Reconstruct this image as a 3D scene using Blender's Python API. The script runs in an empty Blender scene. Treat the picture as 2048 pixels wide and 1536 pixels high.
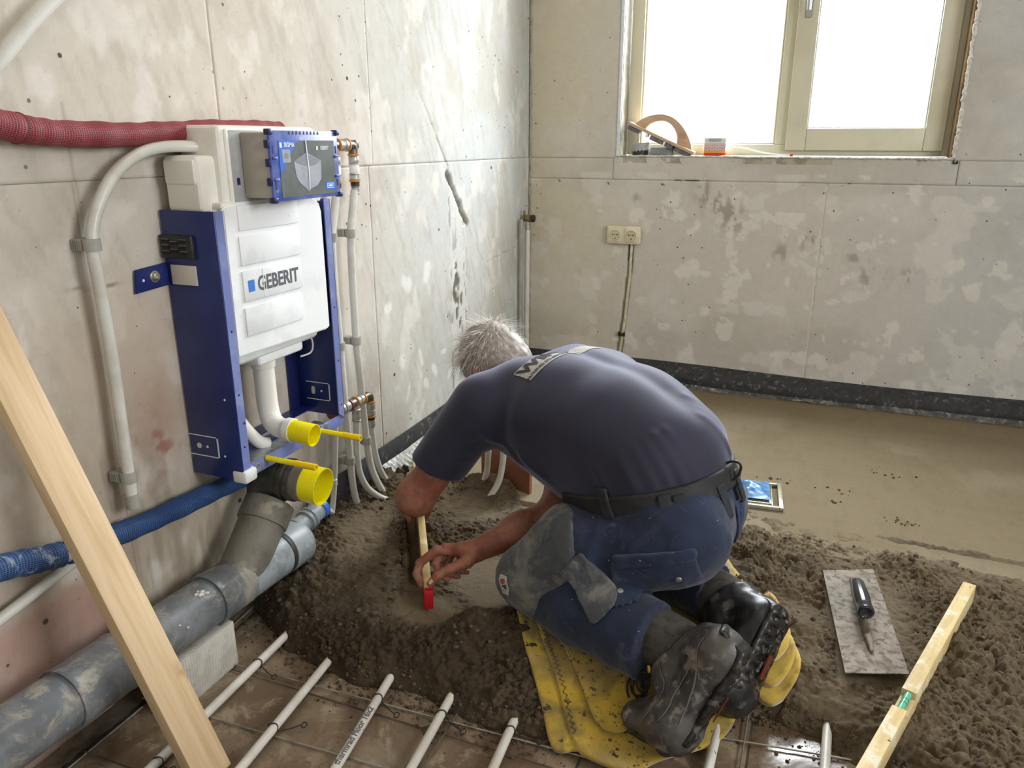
import bpy, bmesh, math, random
import numpy as np
from mathutils import Vector, Matrix

# ---------------------------------------------------------------- camera, world, lights
scene = bpy.context.scene
COL = scene.collection
CAM = Vector((1.272, 0.0, 1.13))
cd = bpy.data.cameras.new('camera')
cam = bpy.data.objects.new('camera', cd); COL.objects.link(cam)
cd.sensor_width = 36.0; cd.lens = 1530.0 / 2048.0 * 36.0; cd.clip_start = 0.02
cam.location = CAM
cam.rotation_euler = (math.radians(90 - 17.59), 0, math.radians(21.9))
scene.camera = cam
world = bpy.data.worlds.new('sky'); scene.world = world; world.use_nodes = True
bg = world.node_tree.nodes['Background']
bg.inputs[0].default_value = (0.93, 0.97, 1.0, 1); bg.inputs[1].default_value = 1.2
def area(name, loc, target, sx, sy, power, color):
    l = bpy.data.lights.new(name, 'AREA'); l.shape = 'RECTANGLE'; l.size = sx; l.size_y = sy
    l.energy = power; l.color = color
    o = bpy.data.objects.new(name, l); COL.objects.link(o); o.location = loc
    o.rotation_euler = (Vector(target) - Vector(loc)).to_track_quat('-Z', 'Y').to_euler()
    return o
area('window_daylight', (1.15, 4.15, 2.05), (0.95, 1.7, 0.3), 1.5, 1.3, 185, (0.90, 0.95, 1.0))
area('side_window_daylight', (3.75, 1.0, 1.85), (0.2, 1.9, 0.9), 1.3, 1.2, 52, (0.97, 0.98, 1.0))
area('ceiling_work_lamp', (0.75, 1.6, 2.5), (0.2, 1.9, 1.5), 0.3, 0.3, 3.0, (1.0, 0.8, 0.6))
scene.view_settings.view_transform = 'Standard'; scene.view_settings.look = 'None'
scene.view_settings.gamma = 1.0; scene.view_settings.exposure = 0.3
scene.view_settings.use_curve_mapping = False
scene.cycles.max_bounces = 6

random.seed(7); RNG = np.random.default_rng(11)
S = 0.08          # screed level above the old tiles
YB = 3.37         # back wall

# ---------------------------------------------------------------- object helpers
def tag(o, label=None, cat=None, group=None, kind=None):
    if label: o['label'] = label
    if cat: o['category'] = cat
    if group: o['group'] = group
    if kind: o['kind'] = kind
    return o
def thing(name, loc, label=None, cat=None, group=None, kind=None):
    o = bpy.data.objects.new(name, None); COL.objects.link(o); o.location = loc
    o.empty_display_size = 0.05
    return tag(o, label, cat, group, kind)
def origin(o):
    v = Vector(o.location)
    return v if o.parent is None else v + origin(o.parent) if False else v
def put(name, me, mat=None, parent=None, label=None, cat=None, group=None, kind=None):
    """link a mesh whose vertices are in room coordinates"""
    o = bpy.data.objects.new(name, me); COL.objects.link(o)
    if mat is not None:
        me.materials.clear(); me.materials.append(mat)
    if parent is not None:
        o.parent = parent
        o.matrix_parent_inverse = Matrix.Translation(parent.location).inverted()
    return tag(o, label, cat, group, kind)
def flat(me, smooth):
    me.polygons.foreach_set('use_smooth', np.full(len(me.polygons), smooth, dtype=bool)); return me
def from_bm(bm, smooth=False, angle=None):
    me = bpy.data.meshes.new('m'); bm.to_mesh(me); bm.free()
    flat(me, smooth)
    if angle is not None:
        me.polygons.foreach_set('use_smooth', np.ones(len(me.polygons), dtype=bool))
        try: me.set_sharp_from_angle(angle=math.radians(angle))
        except Exception: pass
    return me
def from_np(V, F, smooth=True, colors=None):
    me = bpy.data.meshes.new('m')
    V = np.asarray(V, dtype=np.float32); F = np.asarray(F, dtype=np.int32)
    n, k = F.shape
    me.vertices.add(len(V)); me.vertices.foreach_set('co', V.ravel())
    me.loops.add(n * k); me.loops.foreach_set('vertex_index', F.ravel())
    me.polygons.add(n); me.polygons.foreach_set('loop_start', np.arange(0, n * k, k, dtype=np.int32))
    me.polygons.foreach_set('loop_total', np.full(n, k, dtype=np.int32))
    me.update(calc_edges=True)
    flat(me, smooth)
    if colors is not None:
        a = me.color_attributes.new('Col', 'FLOAT_COLOR', 'POINT')
        c = np.ones((len(V), 4), dtype=np.float32); c[:, :3] = colors
        a.data.foreach_set('color', c.ravel())
    return me
def box(bm, x0, x1, y0, y1, z0, z1, bev=0.0, seg=2, M=None):
    r = bmesh.ops.create_cube(bm, size=1.0)
    vs = r['verts']
    for v in vs:
        v.co = Vector(((x0 + x1) / 2 + v.co.x * (x1 - x0), (y0 + y1) / 2 + v.co.y * (y1 - y0), (z0 + z1) / 2 + v.co.z * (z1 - z0)))
    if bev > 0:
        es = list({e for v in vs for e in v.link_edges})
        r2 = bmesh.ops.bevel(bm, geom=es, offset=bev, segments=seg, affect='EDGES', profile=0.5)
        vs = list({v for f in r2['faces'] for v in f.verts} | {v for v in vs if v.is_valid})
    if M is not None:
        for v in vs: v.co = M @ v.co
    return vs
def boxme(*a, **k):
    bm = bmesh.new(); box(bm, *a, **k)
    return from_bm(bm, angle=25)
def frame_mat(o, xa, za):
    """matrix with local X along xa, local Z near za, origin o"""
    x = Vector(xa).normalized(); z = Vector(za); z = (z - x * z.dot(x)).normalized(); y = z.cross(x)
    m = Matrix((x, y, z)).transposed().to_4x4(); m.translation = Vector(o); return m
def smoothpath(pts, n=8):
    P = [Vector(p) for p in pts]; P = [2 * P[0] - P[1]] + P + [2 * P[-1] - P[-2]]
    out = []
    for i in range(1, len(P) - 2):
        for k in range(n):
            t = k / n
            a, b, c, d = P[i - 1], P[i], P[i + 1], P[i + 2]
            out.append(0.5 * ((2 * b) + (c - a) * t + (2 * a - 5 * b + 4 * c - d) * t * t + (3 * b - a - 3 * c + d) * t ** 3))
    out.append(P[-2]); return out
def tube(bm, path, r, seg=16, caps=True, uvscale=None):
    """r: number or list per point; frames by parallel transport; UV in metres"""
    P = [Vector(p) for p in path]; n = len(P)
    R = r if isinstance(r, (list, tuple)) else [r] * n
    uvl = bm.loops.layers.uv.verify()
    T = [((P[min(i + 1, n - 1)] - P[max(i - 1, 0)])).normalized() for i in range(n)]
    a = Vector((0, 0, 1)) if abs(T[0].z) < 0.9 else Vector((1, 0, 0))
    N = (a - T[0] * a.dot(T[0])).normalized()
    rings = []; L = [0.0]
    for i in range(n):
        if i:
            L.append(L[-1] + (P[i] - P[i - 1]).length)
            N = (N - T[i] * N.dot(T[i])).normalized()
        B = T[i].cross(N)
        rings.append([bm.verts.new(P[i] + (N * math.cos(2 * math.pi * k / seg) + B * math.sin(2 * math.pi * k / seg)) * R[i]) for k in range(seg)])
    for i in range(n - 1):
        for k in range(seg):
            k2 = (k + 1) % seg
            f = bm.faces.new((rings[i][k], rings[i][k2], rings[i + 1][k2], rings[i + 1][k])); f.smooth = True
            for l, (u, v) in zip(f.loops, ((k, L[i]), (k + 1, L[i]), (k + 1, L[i + 1]), (k, L[i + 1]))):
                l[uvl].uv = (u / seg, v)
    if caps:
        bm.faces.new(list(reversed(rings[0]))); bm.faces.new(rings[-1])
    return rings
def tubeme(path, r, seg=16, caps=True):
    bm = bmesh.new(); tube(bm, path, r, seg, caps)
    return from_bm(bm, angle=50)
def lathe(bm, prof, o, axis, seg=28, closed=False):
    """prof: list of (distance along axis, radius)"""
    m = frame_mat(o, axis, (0, 0, 1) if abs(Vector(axis).normalized().z) < 0.9 else (1, 0, 0))
    rings = []
    for (d, r) in prof:
        rings.append([bm.verts.new(m @ Vector((d, r * math.cos(2 * math.pi * k / seg), r * math.sin(2 * math.pi * k / seg)))) for k in range(seg)])
    n = len(rings)
    for i in range(n if closed else n - 1):
        A, B = rings[i], rings[(i + 1) % n]
        for k in range(seg):
            k2 = (k + 1) % seg
            bm.faces.new((A[k], A[k2], B[k2], B[k]))
    if not closed:
        if prof[0][1] > 1e-5: bm.faces.new(list(reversed(rings[0])))
        if prof[-1][1] > 1e-5: bm.faces.new(rings[-1])
def latheme(prof, o, axis, seg=28, closed=False, angle=35):
    bm = bmesh.new(); lathe(bm, prof, o, axis, seg, closed)
    bmesh.ops.remove_doubles(bm, verts=bm.verts, dist=1e-6)
    bmesh.ops.recalc_face_normals(bm, faces=bm.faces)
    return from_bm(bm, angle=angle)
def poly_prism(bm, pts, d):
    """closed outline (list of Vectors), extruded by vector d"""
    a = [bm.verts.new(Vector(p)) for p in pts]; b = [bm.verts.new(Vector(p) + Vector(d)) for p in pts]
    n = len(a)
    bm.faces.new(a); bm.faces.new(list(reversed(b)))
    for i in range(n): bm.faces.new((a[i], b[i], b[(i + 1) % n], a[(i + 1) % n]))
def prismme(pts, d, bev=0.0):
    bm = bmesh.new(); poly_prism(bm, pts, d)
    bmesh.ops.recalc_face_normals(bm, faces=bm.faces)
    if bev: bmesh.ops.bevel(bm, geom=list(bm.edges), offset=bev, segments=2, affect='EDGES')
    return from_bm(bm, angle=35)
def textme(body, size, M, depth=0.0006, bold=0.0, align='CENTER'):
    c = bpy.data.curves.new('t', 'FONT'); c.body = body; c.size = size; c.extrude = depth; c.offset = bold
    c.align_x = align; c.align_y = 'CENTER'; c.resolution_u = 3
    o = bpy.data.objects.new('t', c); COL.objects.link(o)
    dg = bpy.context.evaluated_depsgraph_get()
    me = bpy.data.meshes.new_from_object(o.evaluated_get(dg))
    bpy.data.objects.remove(o); me.transform(M); return me
def copy_tree(o, parent=None, loc=None, rot=None, label=None):
    c = o.copy(); COL.objects.link(c)
    if parent is not None: c.parent = parent
    if loc is not None: c.location = loc
    if rot is not None: c.rotation_euler = rot
    if label: c['label'] = label
    for ch in list(o.children): copy_tree(ch, c)
    return c

# ---------------------------------------------------------------- noise (numpy)
def _hash(ix, iy, iz, s):
    h = (ix.astype(np.int64) * 374761393 + iy.astype(np.int64) * 668265263 + iz.astype(np.int64) * 2147483647 + s * 974634777)
    h = (h ^ (h >> 13)) * 1274126177
    h = h ^ (h >> 16)
    return ((h & 0xFFFFFF).astype(np.float32)) / 16777215.0
def vnoise(x, y, s=0):
    ix = np.floor(x); iy = np.floor(y); fx = x - ix; fy = y - iy
    fx = fx * fx * (3 - 2 * fx); fy = fy * fy * (3 - 2 * fy); z = np.zeros_like(ix)
    a = _hash(ix, iy, z, s); b = _hash(ix + 1, iy, z, s); c = _hash(ix, iy + 1, z, s); d = _hash(ix + 1, iy + 1, z, s)
    return (a * (1 - fx) + b * fx) * (1 - fy) + (c * (1 - fx) + d * fx) * fy
def fbm(x, y, s=0, o=4, g=0.5):
    t = 0; a = 1.0; n = 0
    for i in range(o):
        t = t + a * vnoise(x * 2 ** i + 17.3 * i, y * 2 ** i - 9.1 * i, s + i); n += a; a *= g
    return t / n
def vnoise3(P, s=0):
    I = np.floor(P); f = P - I; f = f * f * (3 - 2 * f)
    r = 0
    for dx in (0, 1):
        for dy in (0, 1):
            for dz in (0, 1):
                w = (f[:, 0] if dx else 1 - f[:, 0]) * (f[:, 1] if dy else 1 - f[:, 1]) * (f[:, 2] if dz else 1 - f[:, 2])
                r = r + w * _hash(I[:, 0] + dx, I[:, 1] + dy, I[:, 2] + dz, s)
    return r
def clumps(x, y, cell, s=0, rad=0.62):
    """rounded lumps: height of the tallest hemisphere over the point, in units of cell"""
    X = x / cell; Y = y / cell; ix = np.floor(X); iy = np.floor(Y); best = np.zeros_like(X); z = np.zeros_like(ix)
    for dx in (-1, 0, 1):
        for dy in (-1, 0, 1):
            cx = ix + dx; cy = iy + dy
            jx = cx + _hash(cx, cy, z, s); jy = cy + _hash(cx, cy, z, s + 1); r = rad * (0.45 + 0.75 * _hash(cx, cy, z, s + 2))
            q = r * r - (X - jx) ** 2 - (Y - jy) ** 2
            best = np.maximum(best, np.sqrt(np.maximum(q, 0)))
    return best
def sstep(a, b, x):
    t = np.clip((x - a) / (b - a), 0, 1); return t * t * (3 - 2 * t)
def gauss(x, y, cx, cy, r, ry=None, ang=0.0):
    dx = x - cx; dy = y - cy; c, s_ = math.cos(ang), math.sin(ang)
    u = (dx * c + dy * s_) / r; v = (-dx * s_ + dy * c) / (ry or r)
    return np.exp(-(u * u + v * v))
def segdist(x, y, ax, ay, bx, by):
    dx, dy = bx - ax, by - ay; t = np.clip(((x - ax) * dx + (y - ay) * dy) / (dx * dx + dy * dy), 0, 1)
    return np.hypot(x - ax - t * dx, y - ay - t * dy), t

# ---------------------------------------------------------------- materials
def srgb(h):
    h = h.lstrip('#'); v = [int(h[i:i + 2], 16) / 255 for i in (0, 2, 4)]
    return tuple(c / 12.92 if c <= 0.04045 else ((c + 0.055) / 1.055) ** 2.4 for c in v)
class NT:
    def __init__(s, name):
        s.m = bpy.data.materials.new(name); s.m.use_nodes = True; s.t = s.m.node_tree
        s.b = s.t.nodes['Principled BSDF']; s.out = s.t.nodes['Material Output']
    def n(s, ty, **k):
        nd = s.t.nodes.new(ty)
        for a, v in k.items(): setattr(nd, a, v)
        return nd
    def l(s, a, b): s.t.links.new(a, b)
    def coord(s, kind='pos', scale=(1, 1, 1)):
        if kind == 'pos': c = s.n('ShaderNodeNewGeometry').outputs['Position']
        elif kind == 'uv': c = s.n('ShaderNodeTexCoord').outputs['UV']
        else: c = s.n('ShaderNodeTexCoord').outputs['Object']
        if tuple(scale) != (1, 1, 1):
            mp = s.n('ShaderNodeMapping'); mp.inputs['Scale'].default_value = scale; s.l(c, mp.inputs[0]); c = mp.outputs[0]
        return c
    def noise(s, c, scale, detail=4, rough=0.55, dist=0.0):
        n = s.n('ShaderNodeTexNoise'); n.inputs['Scale'].default_value = scale; n.inputs['Detail'].default_value = detail
        n.inputs['Roughness'].default_value = rough; n.inputs['Distortion'].default_value = dist; s.l(c, n.inputs['Vector']); return n.outputs['Fac']
    def ramp(s, fac, lo, hi, a=0.0, b=1.0):
        r = s.n('ShaderNodeMapRange'); r.interpolation_type = 'SMOOTHSTEP'
        for i, v in enumerate((lo, hi, a, b)): r.inputs[i + 1].default_value = v
        s.l(fac, r.inputs[0]); return r.outputs[0]
    def math(s, op, a, b=None):
        n = s.n('ShaderNodeMath', operation=op)
        for i, v in enumerate((a, b)):
            if v is None: continue
            if isinstance(v, (int, float)): n.inputs[i].default_value = v
            else: s.l(v, n.inputs[i])
        return n.outputs[0]
    def mix(s, fac, a, b, blend='MIX'):
        n = s.n('ShaderNodeMix', data_type='RGBA', blend_type=blend)
        for sock, v in ((n.inputs[0], fac), (n.inputs[6], a), (n.inputs[7], b)):
            if isinstance(v, (int, float)): sock.default_value = v
            elif isinstance(v, tuple): sock.default_value = (*v[:3], 1)
            else: s.l(v, sock)
        return n.outputs[2]
    def bump(s, h, strength=0.3, dist=0.002, prev=None):
        n = s.n('ShaderNodeBump'); n.inputs['Strength'].default_value = strength; n.inputs['Distance'].default_value = dist
        s.l(h, n.inputs['Height'])
        if prev is not None: s.l(prev, n.inputs['Normal'])
        return n.outputs[0]
    def done(s, color=None, rough=0.6, metal=0.0, normal=None, spec=None, sheen=None, trans=None, sss=None, coat=None):
        for k, v in (('Base Color', color), ('Roughness', rough), ('Metallic', metal), ('Normal', normal), ('Specular IOR Level', spec), ('Sheen Weight', sheen), ('Transmission Weight', trans), ('Subsurface Weight', sss), ('Coat Weight', coat)):
            if v is None: continue
            i = s.b.inputs[k]
            if isinstance(v, (int, float)): i.default_value = v
            elif isinstance(v, tuple): i.default_value = (*v[:3], 1)
            else: s.l(v, i)
        return s.m
def M(name, c, c2=None, scale=6.0, lo=0.45, hi=0.62, rough=0.6, metal=0.0, bump=0.0, bscale=60.0, bdist=0.001, c3=None, s3=30.0, lo3=0.62, hi3=0.7, **k):
    t = NT(name); P = t.coord(); col = srgb(c)
    if c2: col = t.mix(t.ramp(t.noise(P, scale, 5, 0.6), lo, hi), col, srgb(c2))
    if c3: col = t.mix(t.ramp(t.noise(P, s3, 4, 0.6), lo3, hi3), col, srgb(c3))
    nrm = t.bump(t.noise(P, bscale, 4), bump, bdist) if bump else None
    return t.done(color=col, rough=rough, metal=metal, normal=nrm, **k)
# ================================================================= MATERIALS
m_white_plastic = M('white plastic', '#eef0f0', '#e2e5e5', 8, rough=0.42, c3='#b9b4a8', s3=70, lo3=0.68, hi3=0.74)
m_ivory_plastic = M('ivory blow moulded plastic', '#ebe9e0', '#e0dcd0', 6, rough=0.4, bump=0.15, bscale=18)
m_flush = M('white flush pipe plastic', '#e9e7df', rough=0.38)
m_grey_plate = M('pale grey plastic', '#a9a9a8', '#9d9d9c', 8, rough=0.5)
m_grey_box = M('grey foam box', '#b1aca1', '#a8a398', 9, rough=0.8, bump=0.2, bscale=200)
m_blue = M('blue enamelled steel', '#1b2a66', '#23336f', 5, rough=0.34, c3='#5a6178', s3=22, lo3=0.66, hi3=0.8)
m_blue_flange = M('pale scuffed blue steel', '#6f7bb0', '#8590be', 9, rough=0.4, c3='#26337a', s3=14, lo3=0.66, hi3=0.69)
m_blue_cover = M('translucent blue plastic frame', '#4558a4', '#6473b4', 16, rough=0.35, c3='#7f8cc2', s3=35, lo3=0.6, hi3=0.7)
m_blue_dark = M('dark blue plastic', '#1d2457', rough=0.4)
m_sticker_grey = M('sticker dark grey', '#5a625f', '#666e6b', 12, rough=0.3)
m_sticker_blue = M('sticker blue', '#3a6fd0', rough=0.3)
m_sticker_white = M('sticker white', '#dfe2ea', rough=0.35)
m_bowl = M('sticker bowl grey', '#a5a8b2', '#9a9da8', 30, rough=0.3)
m_bowl_dark = M('sticker bowl inner', '#84878f', rough=0.3)
m_print = M('print dark grey', '#5d6166', rough=0.5)
m_print_blue = M('print blue', '#3f78cf', rough=0.45)
m_black = M('black plastic', '#1d1e1c', '#2f2e2a', 40, rough=0.5, bump=0.1)
m_slat = M('worn grey slat', '#6a6a64', rough=0.6)
m_cream = M('cream insert', '#d2cabd', rough=0.6)
m_yellow = M('yellow plastic', '#fbee00', '#f2df00', 14, rough=0.35)
m_yellow_deep = M('deep yellow plastic', '#f5cf00', rough=0.4)
m_zinc = M('zinc plated steel', '#b3bac0', '#8b9399', 25, rough=0.38, metal=0.85)
m_bolt = M('bolt', '#d6d5c2', rough=0.25, metal=0.9)
m_pvc = NT('grey drain pipe dusty')
_P = m_pvc.coord(); _c = m_pvc.mix(m_pvc.ramp(m_pvc.noise(_P, 7, 6, 0.65), 0.42, 0.66), srgb('#64686b'), srgb('#85878a'))
_c = m_pvc.mix(m_pvc.ramp(m_pvc.noise(_P, 13, 8, 0.75, 0.6), 0.50, 0.66), _c, srgb('#a19b8c'))
_c = m_pvc.mix(m_pvc.ramp(m_pvc.noise(_P, 45, 4, 0.7), 0.66, 0.7), _c, srgb('#bdb8aa'))
m_pvc = m_pvc.done(color=_c, rough=m_pvc.ramp(m_pvc.noise(_P, 9), 0.4, 0.65, 0.28, 0.62), normal=m_pvc.bump(m_pvc.noise(_P, 60, 6), 0.15, 0.0008))
m_pvc_mud = M('grey drain branch muddy', '#7b776c', '#656157', 9, rough=0.6, c3='#938b7a', s3=26, lo3=0.56, hi3=0.68, bump=0.2, bscale=90)
m_pvc_light = M('light grey coupling', '#9aa1a3', '#828a8d', 18, rough=0.4, c3='#b9bcb9', s3=40)
m_pvc_dark = M('dark rubber', '#33352f', '#4a4a42', 20, rough=0.55)
m_pvc_ring = M('dark groove ring', '#5d5d59', rough=0.6)
m_clip = M('grey pipe clip', '#a8a69d', '#9b998f', 15, rough=0.6)
m_pipe = M('white water pipe', '#d3d2ca', '#c6c4ba', 12, rough=0.35, c3='#a39a88', s3=60, lo3=0.7, hi3=0.76)
m_pipe_floor = M('white heating pipe with mortar specks', '#d9d6cc', '#cbc6ba', 12, rough=0.4, c3='#5b4b3a', s3=75, lo3=0.67, hi3=0.70)
m_pipe_cut = M('pipe mud', '#5b4b3a', rough=0.8)
m_brass = M('press fitting dark brass', '#5e564e', '#76706a', 30, rough=0.4, metal=0.7)
m_steel = M('press sleeve steel', '#c4c3bc', '#a6a59e', 60, rough=0.35, metal=0.6)
m_orange = M('orange ring', '#c8863b', rough=0.45)
m_red_ring = M('dark red ring', '#7b3038', rough=0.45)
m_oldbrass = M('old brass valve', '#8d7c4f', '#6f6240', 60, rough=0.5, metal=0.5)
m_tie = M('black binding wire', '#191a1a', rough=0.5)
m_wire = M('galvanised mesh wire', '#aaa89b', '#8c8a80', 30, rough=0.4, metal=0.6)
m_wire_dark = M('muddy mesh wire', '#6b665a', '#4d463a', 20, rough=0.55, metal=0.4)
m_paint_white = M('white wall anchor', '#cfcdc3', '#b4b0a2', 30, rough=0.7)
def mesh_sleeve(name, c, hi, dark, nu, nv, dusty=None):
    t = NT(name); uv = t.coord('uv'); sep = t.n('ShaderNodeSeparateXYZ'); t.l(uv, sep.inputs[0])
    a = t.math('ABSOLUTE', t.math('SINE', t.math('MULTIPLY', sep.outputs[0], math.pi * nu)))
    b = t.math('ABSOLUTE', t.math('SINE', t.math('MULTIPLY', sep.outputs[1], math.pi * nv)))
    h = t.math('MAXIMUM', t.ramp(a, 0.75, 0.25), t.ramp(b, 0.8, 0.3))
    P = t.coord()
    col = t.mix(h, srgb(dark), t.mix(t.ramp(t.noise(P, 12, 4), 0.4, 0.65), srgb(c), srgb(hi)))
    if dusty: col = t.mix(t.ramp(t.noise(P, 35, 6, 0.7, 0.5), 0.53, 0.68), col, srgb(dusty))
    return t.done(color=col, rough=0.62, normal=t.bump(h, 0.9, 0.002))
m_hose_red = mesh_sleeve('red netted insulation', '#a3383f', '#b4525a', '#5d2529', 46, 210)
m_hose_blue = mesh_sleeve('blue netted insulation', '#2f5896', '#3f6cab', '#14233f', 40, 210)
m_hose_blue_dusty = mesh_sleeve('dusty blue netted insulation', '#2c5288', '#3d6aa6', '#16294a', 40, 190, '#9aa9b8')
m_foam = M('dark edge foam', '#333334', '#29292a', 30, rough=0.8, c3='#66655f', s3=45, lo3=0.55, hi3=0.72, bump=0.5, bscale=140)
m_block = NT('ribbed polystyrene block'); _P = m_block.coord(); _s = m_block.n('ShaderNodeSeparateXYZ'); m_block.l(_P, _s.inputs[0])
m_block = m_block.done(color=m_block.mix(m_block.ramp(m_block.noise(_P, 30), 0.4, 0.7), srgb('#c9c5ba'), srgb('#b5b0a3')), rough=0.85,
    normal=m_block.bump(m_block.math('SINE', m_block.math('MULTIPLY', _s.outputs[1], 900.0)), 0.35, 0.002))
# film skirt: thin milky plastic
t = NT('thin clear film'); P_ = t.coord('pos', (1, 1, 1))
fres = t.ramp(t.noise(P_, 22, 4, 0.6), 0.4, 0.66, 0.25, 0.7)
tb = t.n('ShaderNodeBsdfTransparent'); mx = t.n('ShaderNodeMixShader'); t.l(fres, mx.inputs[0]); t.l(tb.outputs[0], mx.inputs[1]); t.l(t.b.outputs[0], mx.inputs[2]); t.l(mx.outputs[0], t.out.inputs[0])
m_film = t.done(color=t.mix(t.ramp(t.noise(P_, 60, 4), 0.45, 0.65), srgb('#6f706b'), srgb('#a3a49d')), rough=0.3, normal=t.bump(t.noise(P_, 50, 3), 0.3, 0.002))
t = NT('window glass'); tb = t.n('ShaderNodeBsdfTransparent'); gl = t.n('ShaderNodeBsdfGlossy'); gl.inputs['Roughness'].default_value = 0.02
mx = t.n('ShaderNodeMixShader'); mx.inputs[0].default_value = 0.06; t.l(tb.outputs[0], mx.inputs[1]); t.l(gl.outputs[0], mx.inputs[2]); t.l(mx.outputs[0], t.out.inputs[0]); m_glass = t.m
m_film_light = M('crinkled clear film, milky', '#b9bab3', '#8c8d87', 60, rough=0.3, bump=0.5, bscale=120)
m_seam = M('boot seam', '#6d6862', rough=0.6)
t = NT('clear tinted vial'); t.b.inputs['Alpha'].default_value = 1; m_vial = t.done(color=srgb('#5fb592'), rough=0.1)
m_frame = M('cream window frame paint', '#d2ceb6', '#c9c4aa', 3, rough=0.35)
m_frame_edge = M('frame sealing edge', '#a9a391', '#8d8673', 20, rough=0.6)
m_foamwood = M('rough timber reveal', '#9a7f5c', '#7e6648', 14, rough=0.8, bump=0.4, bscale=90)
m_profile = M('white corner bead', '#d9e2e4', '#cbd3d4', 30, rough=0.45, bump=0.25, bscale=200)
m_filler = M('white filler bead', '#d6d4cb', '#bfbbb0', 40, rough=0.8, bump=0.6, bscale=120)
m_socket = M('cream socket plastic', '#ded5ba', '#d3caae', 12, rough=0.35)
m_socket_shade = M('socket recess shade', '#c2b898', rough=0.4)  # darker cream paints the shade of the recess onto the outlet face
m_hole = M('dark hole', '#15130f', rough=0.8)
m_cable = M('painted yellow conduit', '#bdbb92', '#cfccb8', 40, rough=0.6, c3='#6c6c58', s3=55)
def wood(name, a, b, knot, axis, sc=1.0, rough=0.6):
    t = NT(name); mp = [60 * sc, 60 * sc, 60 * sc]; mp['xyz'.index(axis)] = 3.0 * sc
    P = t.coord('obj', tuple(mp)); n1 = t.noise(P, 1.0, 5, 0.6, 0.4)
    P2 = t.coord('obj'); n2 = t.noise(P2, 7, 3)
    col = t.mix(t.ramp(n1, 0.35, 0.7), srgb(a), srgb(b)); col = t.mix(t.ramp(n2, 0.66, 0.78), col, srgb(knot))
    return t.done(color=col, rough=rough, normal=t.bump(n1, 0.2, 0.001))
m_pine = wood('rough sawn pine', '#dcc29c', '#c9ab80', '#b98f62', 'x')
m_pine_edge = wood('pine edge', '#b79470', '#9d7b58', '#8a6845', 'x')
m_level = wood('pale varnished wood', '#d9c187', '#c7ab6c', '#e2d3a4', 'x')
m_level_muddy = NT('pale wooden level with dried mortar'); _P = m_level_muddy.coord('obj', (6, 60, 60)); _Q = m_level_muddy.coord('obj')
_c = m_level_muddy.mix(m_level_muddy.ramp(m_level_muddy.noise(_P, 1, 5), 0.35, 0.7), srgb('#d6c08c'), srgb('#c2a970'))
_c = m_level_muddy.mix(m_level_muddy.ramp(m_level_muddy.noise(_Q, 22, 6, 0.7), 0.5, 0.62), _c, srgb('#d9d0b4'))
_c = m_level_muddy.mix(m_level_muddy.ramp(m_level_muddy.noise(_Q, 75, 4, 0.6), 0.66, 0.69), _c, srgb('#4b3d2d'))
m_level_muddy = m_level_muddy.done(color=_c, rough=0.55, normal=m_level_muddy.bump(m_level_muddy.noise(_Q, 60, 5), 0.3, 0.001))
m_red = M('red rubber end cap', '#b4111f', '#a00d1a', 12, rough=0.45)
m_beech = wood('beech', '#c4a78b', '#b59678', '#a98c70', 'x')
m_steel_old = M('mortar smeared steel', '#837a6c', '#6a5f50', 26, rough=0.65, metal=0.15, c3='#574936', s3=60, lo3=0.5, hi3=0.6, bump=0.5, bscale=110, bdist=0.002)
m_handle = M('black rubber grip', '#22262d', '#2e3540', 14, rough=0.22, c3='#8a8880', s3=80, lo3=0.67, hi3=0.7, coat=0.3)
m_stud = M('rubber studs', '#5b5c5e', '#74767a', 30, rough=0.6)
m_card = M('grey cardboard', '#8b8d90', '#77797c', 20, rough=0.5)
m_pack_white = M('pack white', '#d7d3d0', rough=0.5)
m_pack_red = M('pack red', '#c9342a', rough=0.45)
m_pack_yellow = M('pack orange yellow', '#e3a327', rough=0.45)
m_terracotta = M('red brown formwork board', '#8e5d47', '#7f513d', 8, rough=0.7, bump=0.15)
m_grate = M('stainless grate', '#b9b7a3', '#97957f', 20, rough=0.35, metal=0.7)
m_film_blue = M('blue protective film', '#5f93c4', '#3e6ea5', 30, rough=0.25)
# man
t = NT('skin'); P_ = t.coord(); c_ = t.mix(t.ramp(t.noise(P_, 14, 4), 0.4, 0.65), srgb('#a56e59'), srgb('#8d5442'))
c_ = t.mix(t.ramp(t.noise(P_, 70, 3), 0.62, 0.72), c_, srgb('#9a604d'))
c_ = t.mix(t.math('MULTIPLY', t.ramp(t.noise(P_, 38, 6, 0.7), 0.5, 0.62), 0.45), c_, srgb('#6a4a36'))
m_skin = t.done(color=c_, rough=0.55, sss=0.08, normal=t.bump(t.noise(P_, 220, 4), 0.25, 0.0008)); t.b.inputs['Subsurface Radius'].default_value = (0.01, 0.004, 0.002)
m_nail = M('finger nail', '#cfa995', rough=0.35)
t = NT('navy cotton'); P_ = t.coord(); m_shirt = t.done(color=t.mix(t.ramp(t.noise(P_, 9, 4), 0.35, 0.7), srgb('#17172b'), srgb('#1c1c33')), rough=0.75, sheen=0.45, normal=t.bump(t.noise(P_, 700, 2), 0.25, 0.0006))
t.b.inputs['Sheen Tint'].default_value = (0.75, 0.78, 1, 1); t.b.inputs['Sheen Roughness'].default_value = 0.45
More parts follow.
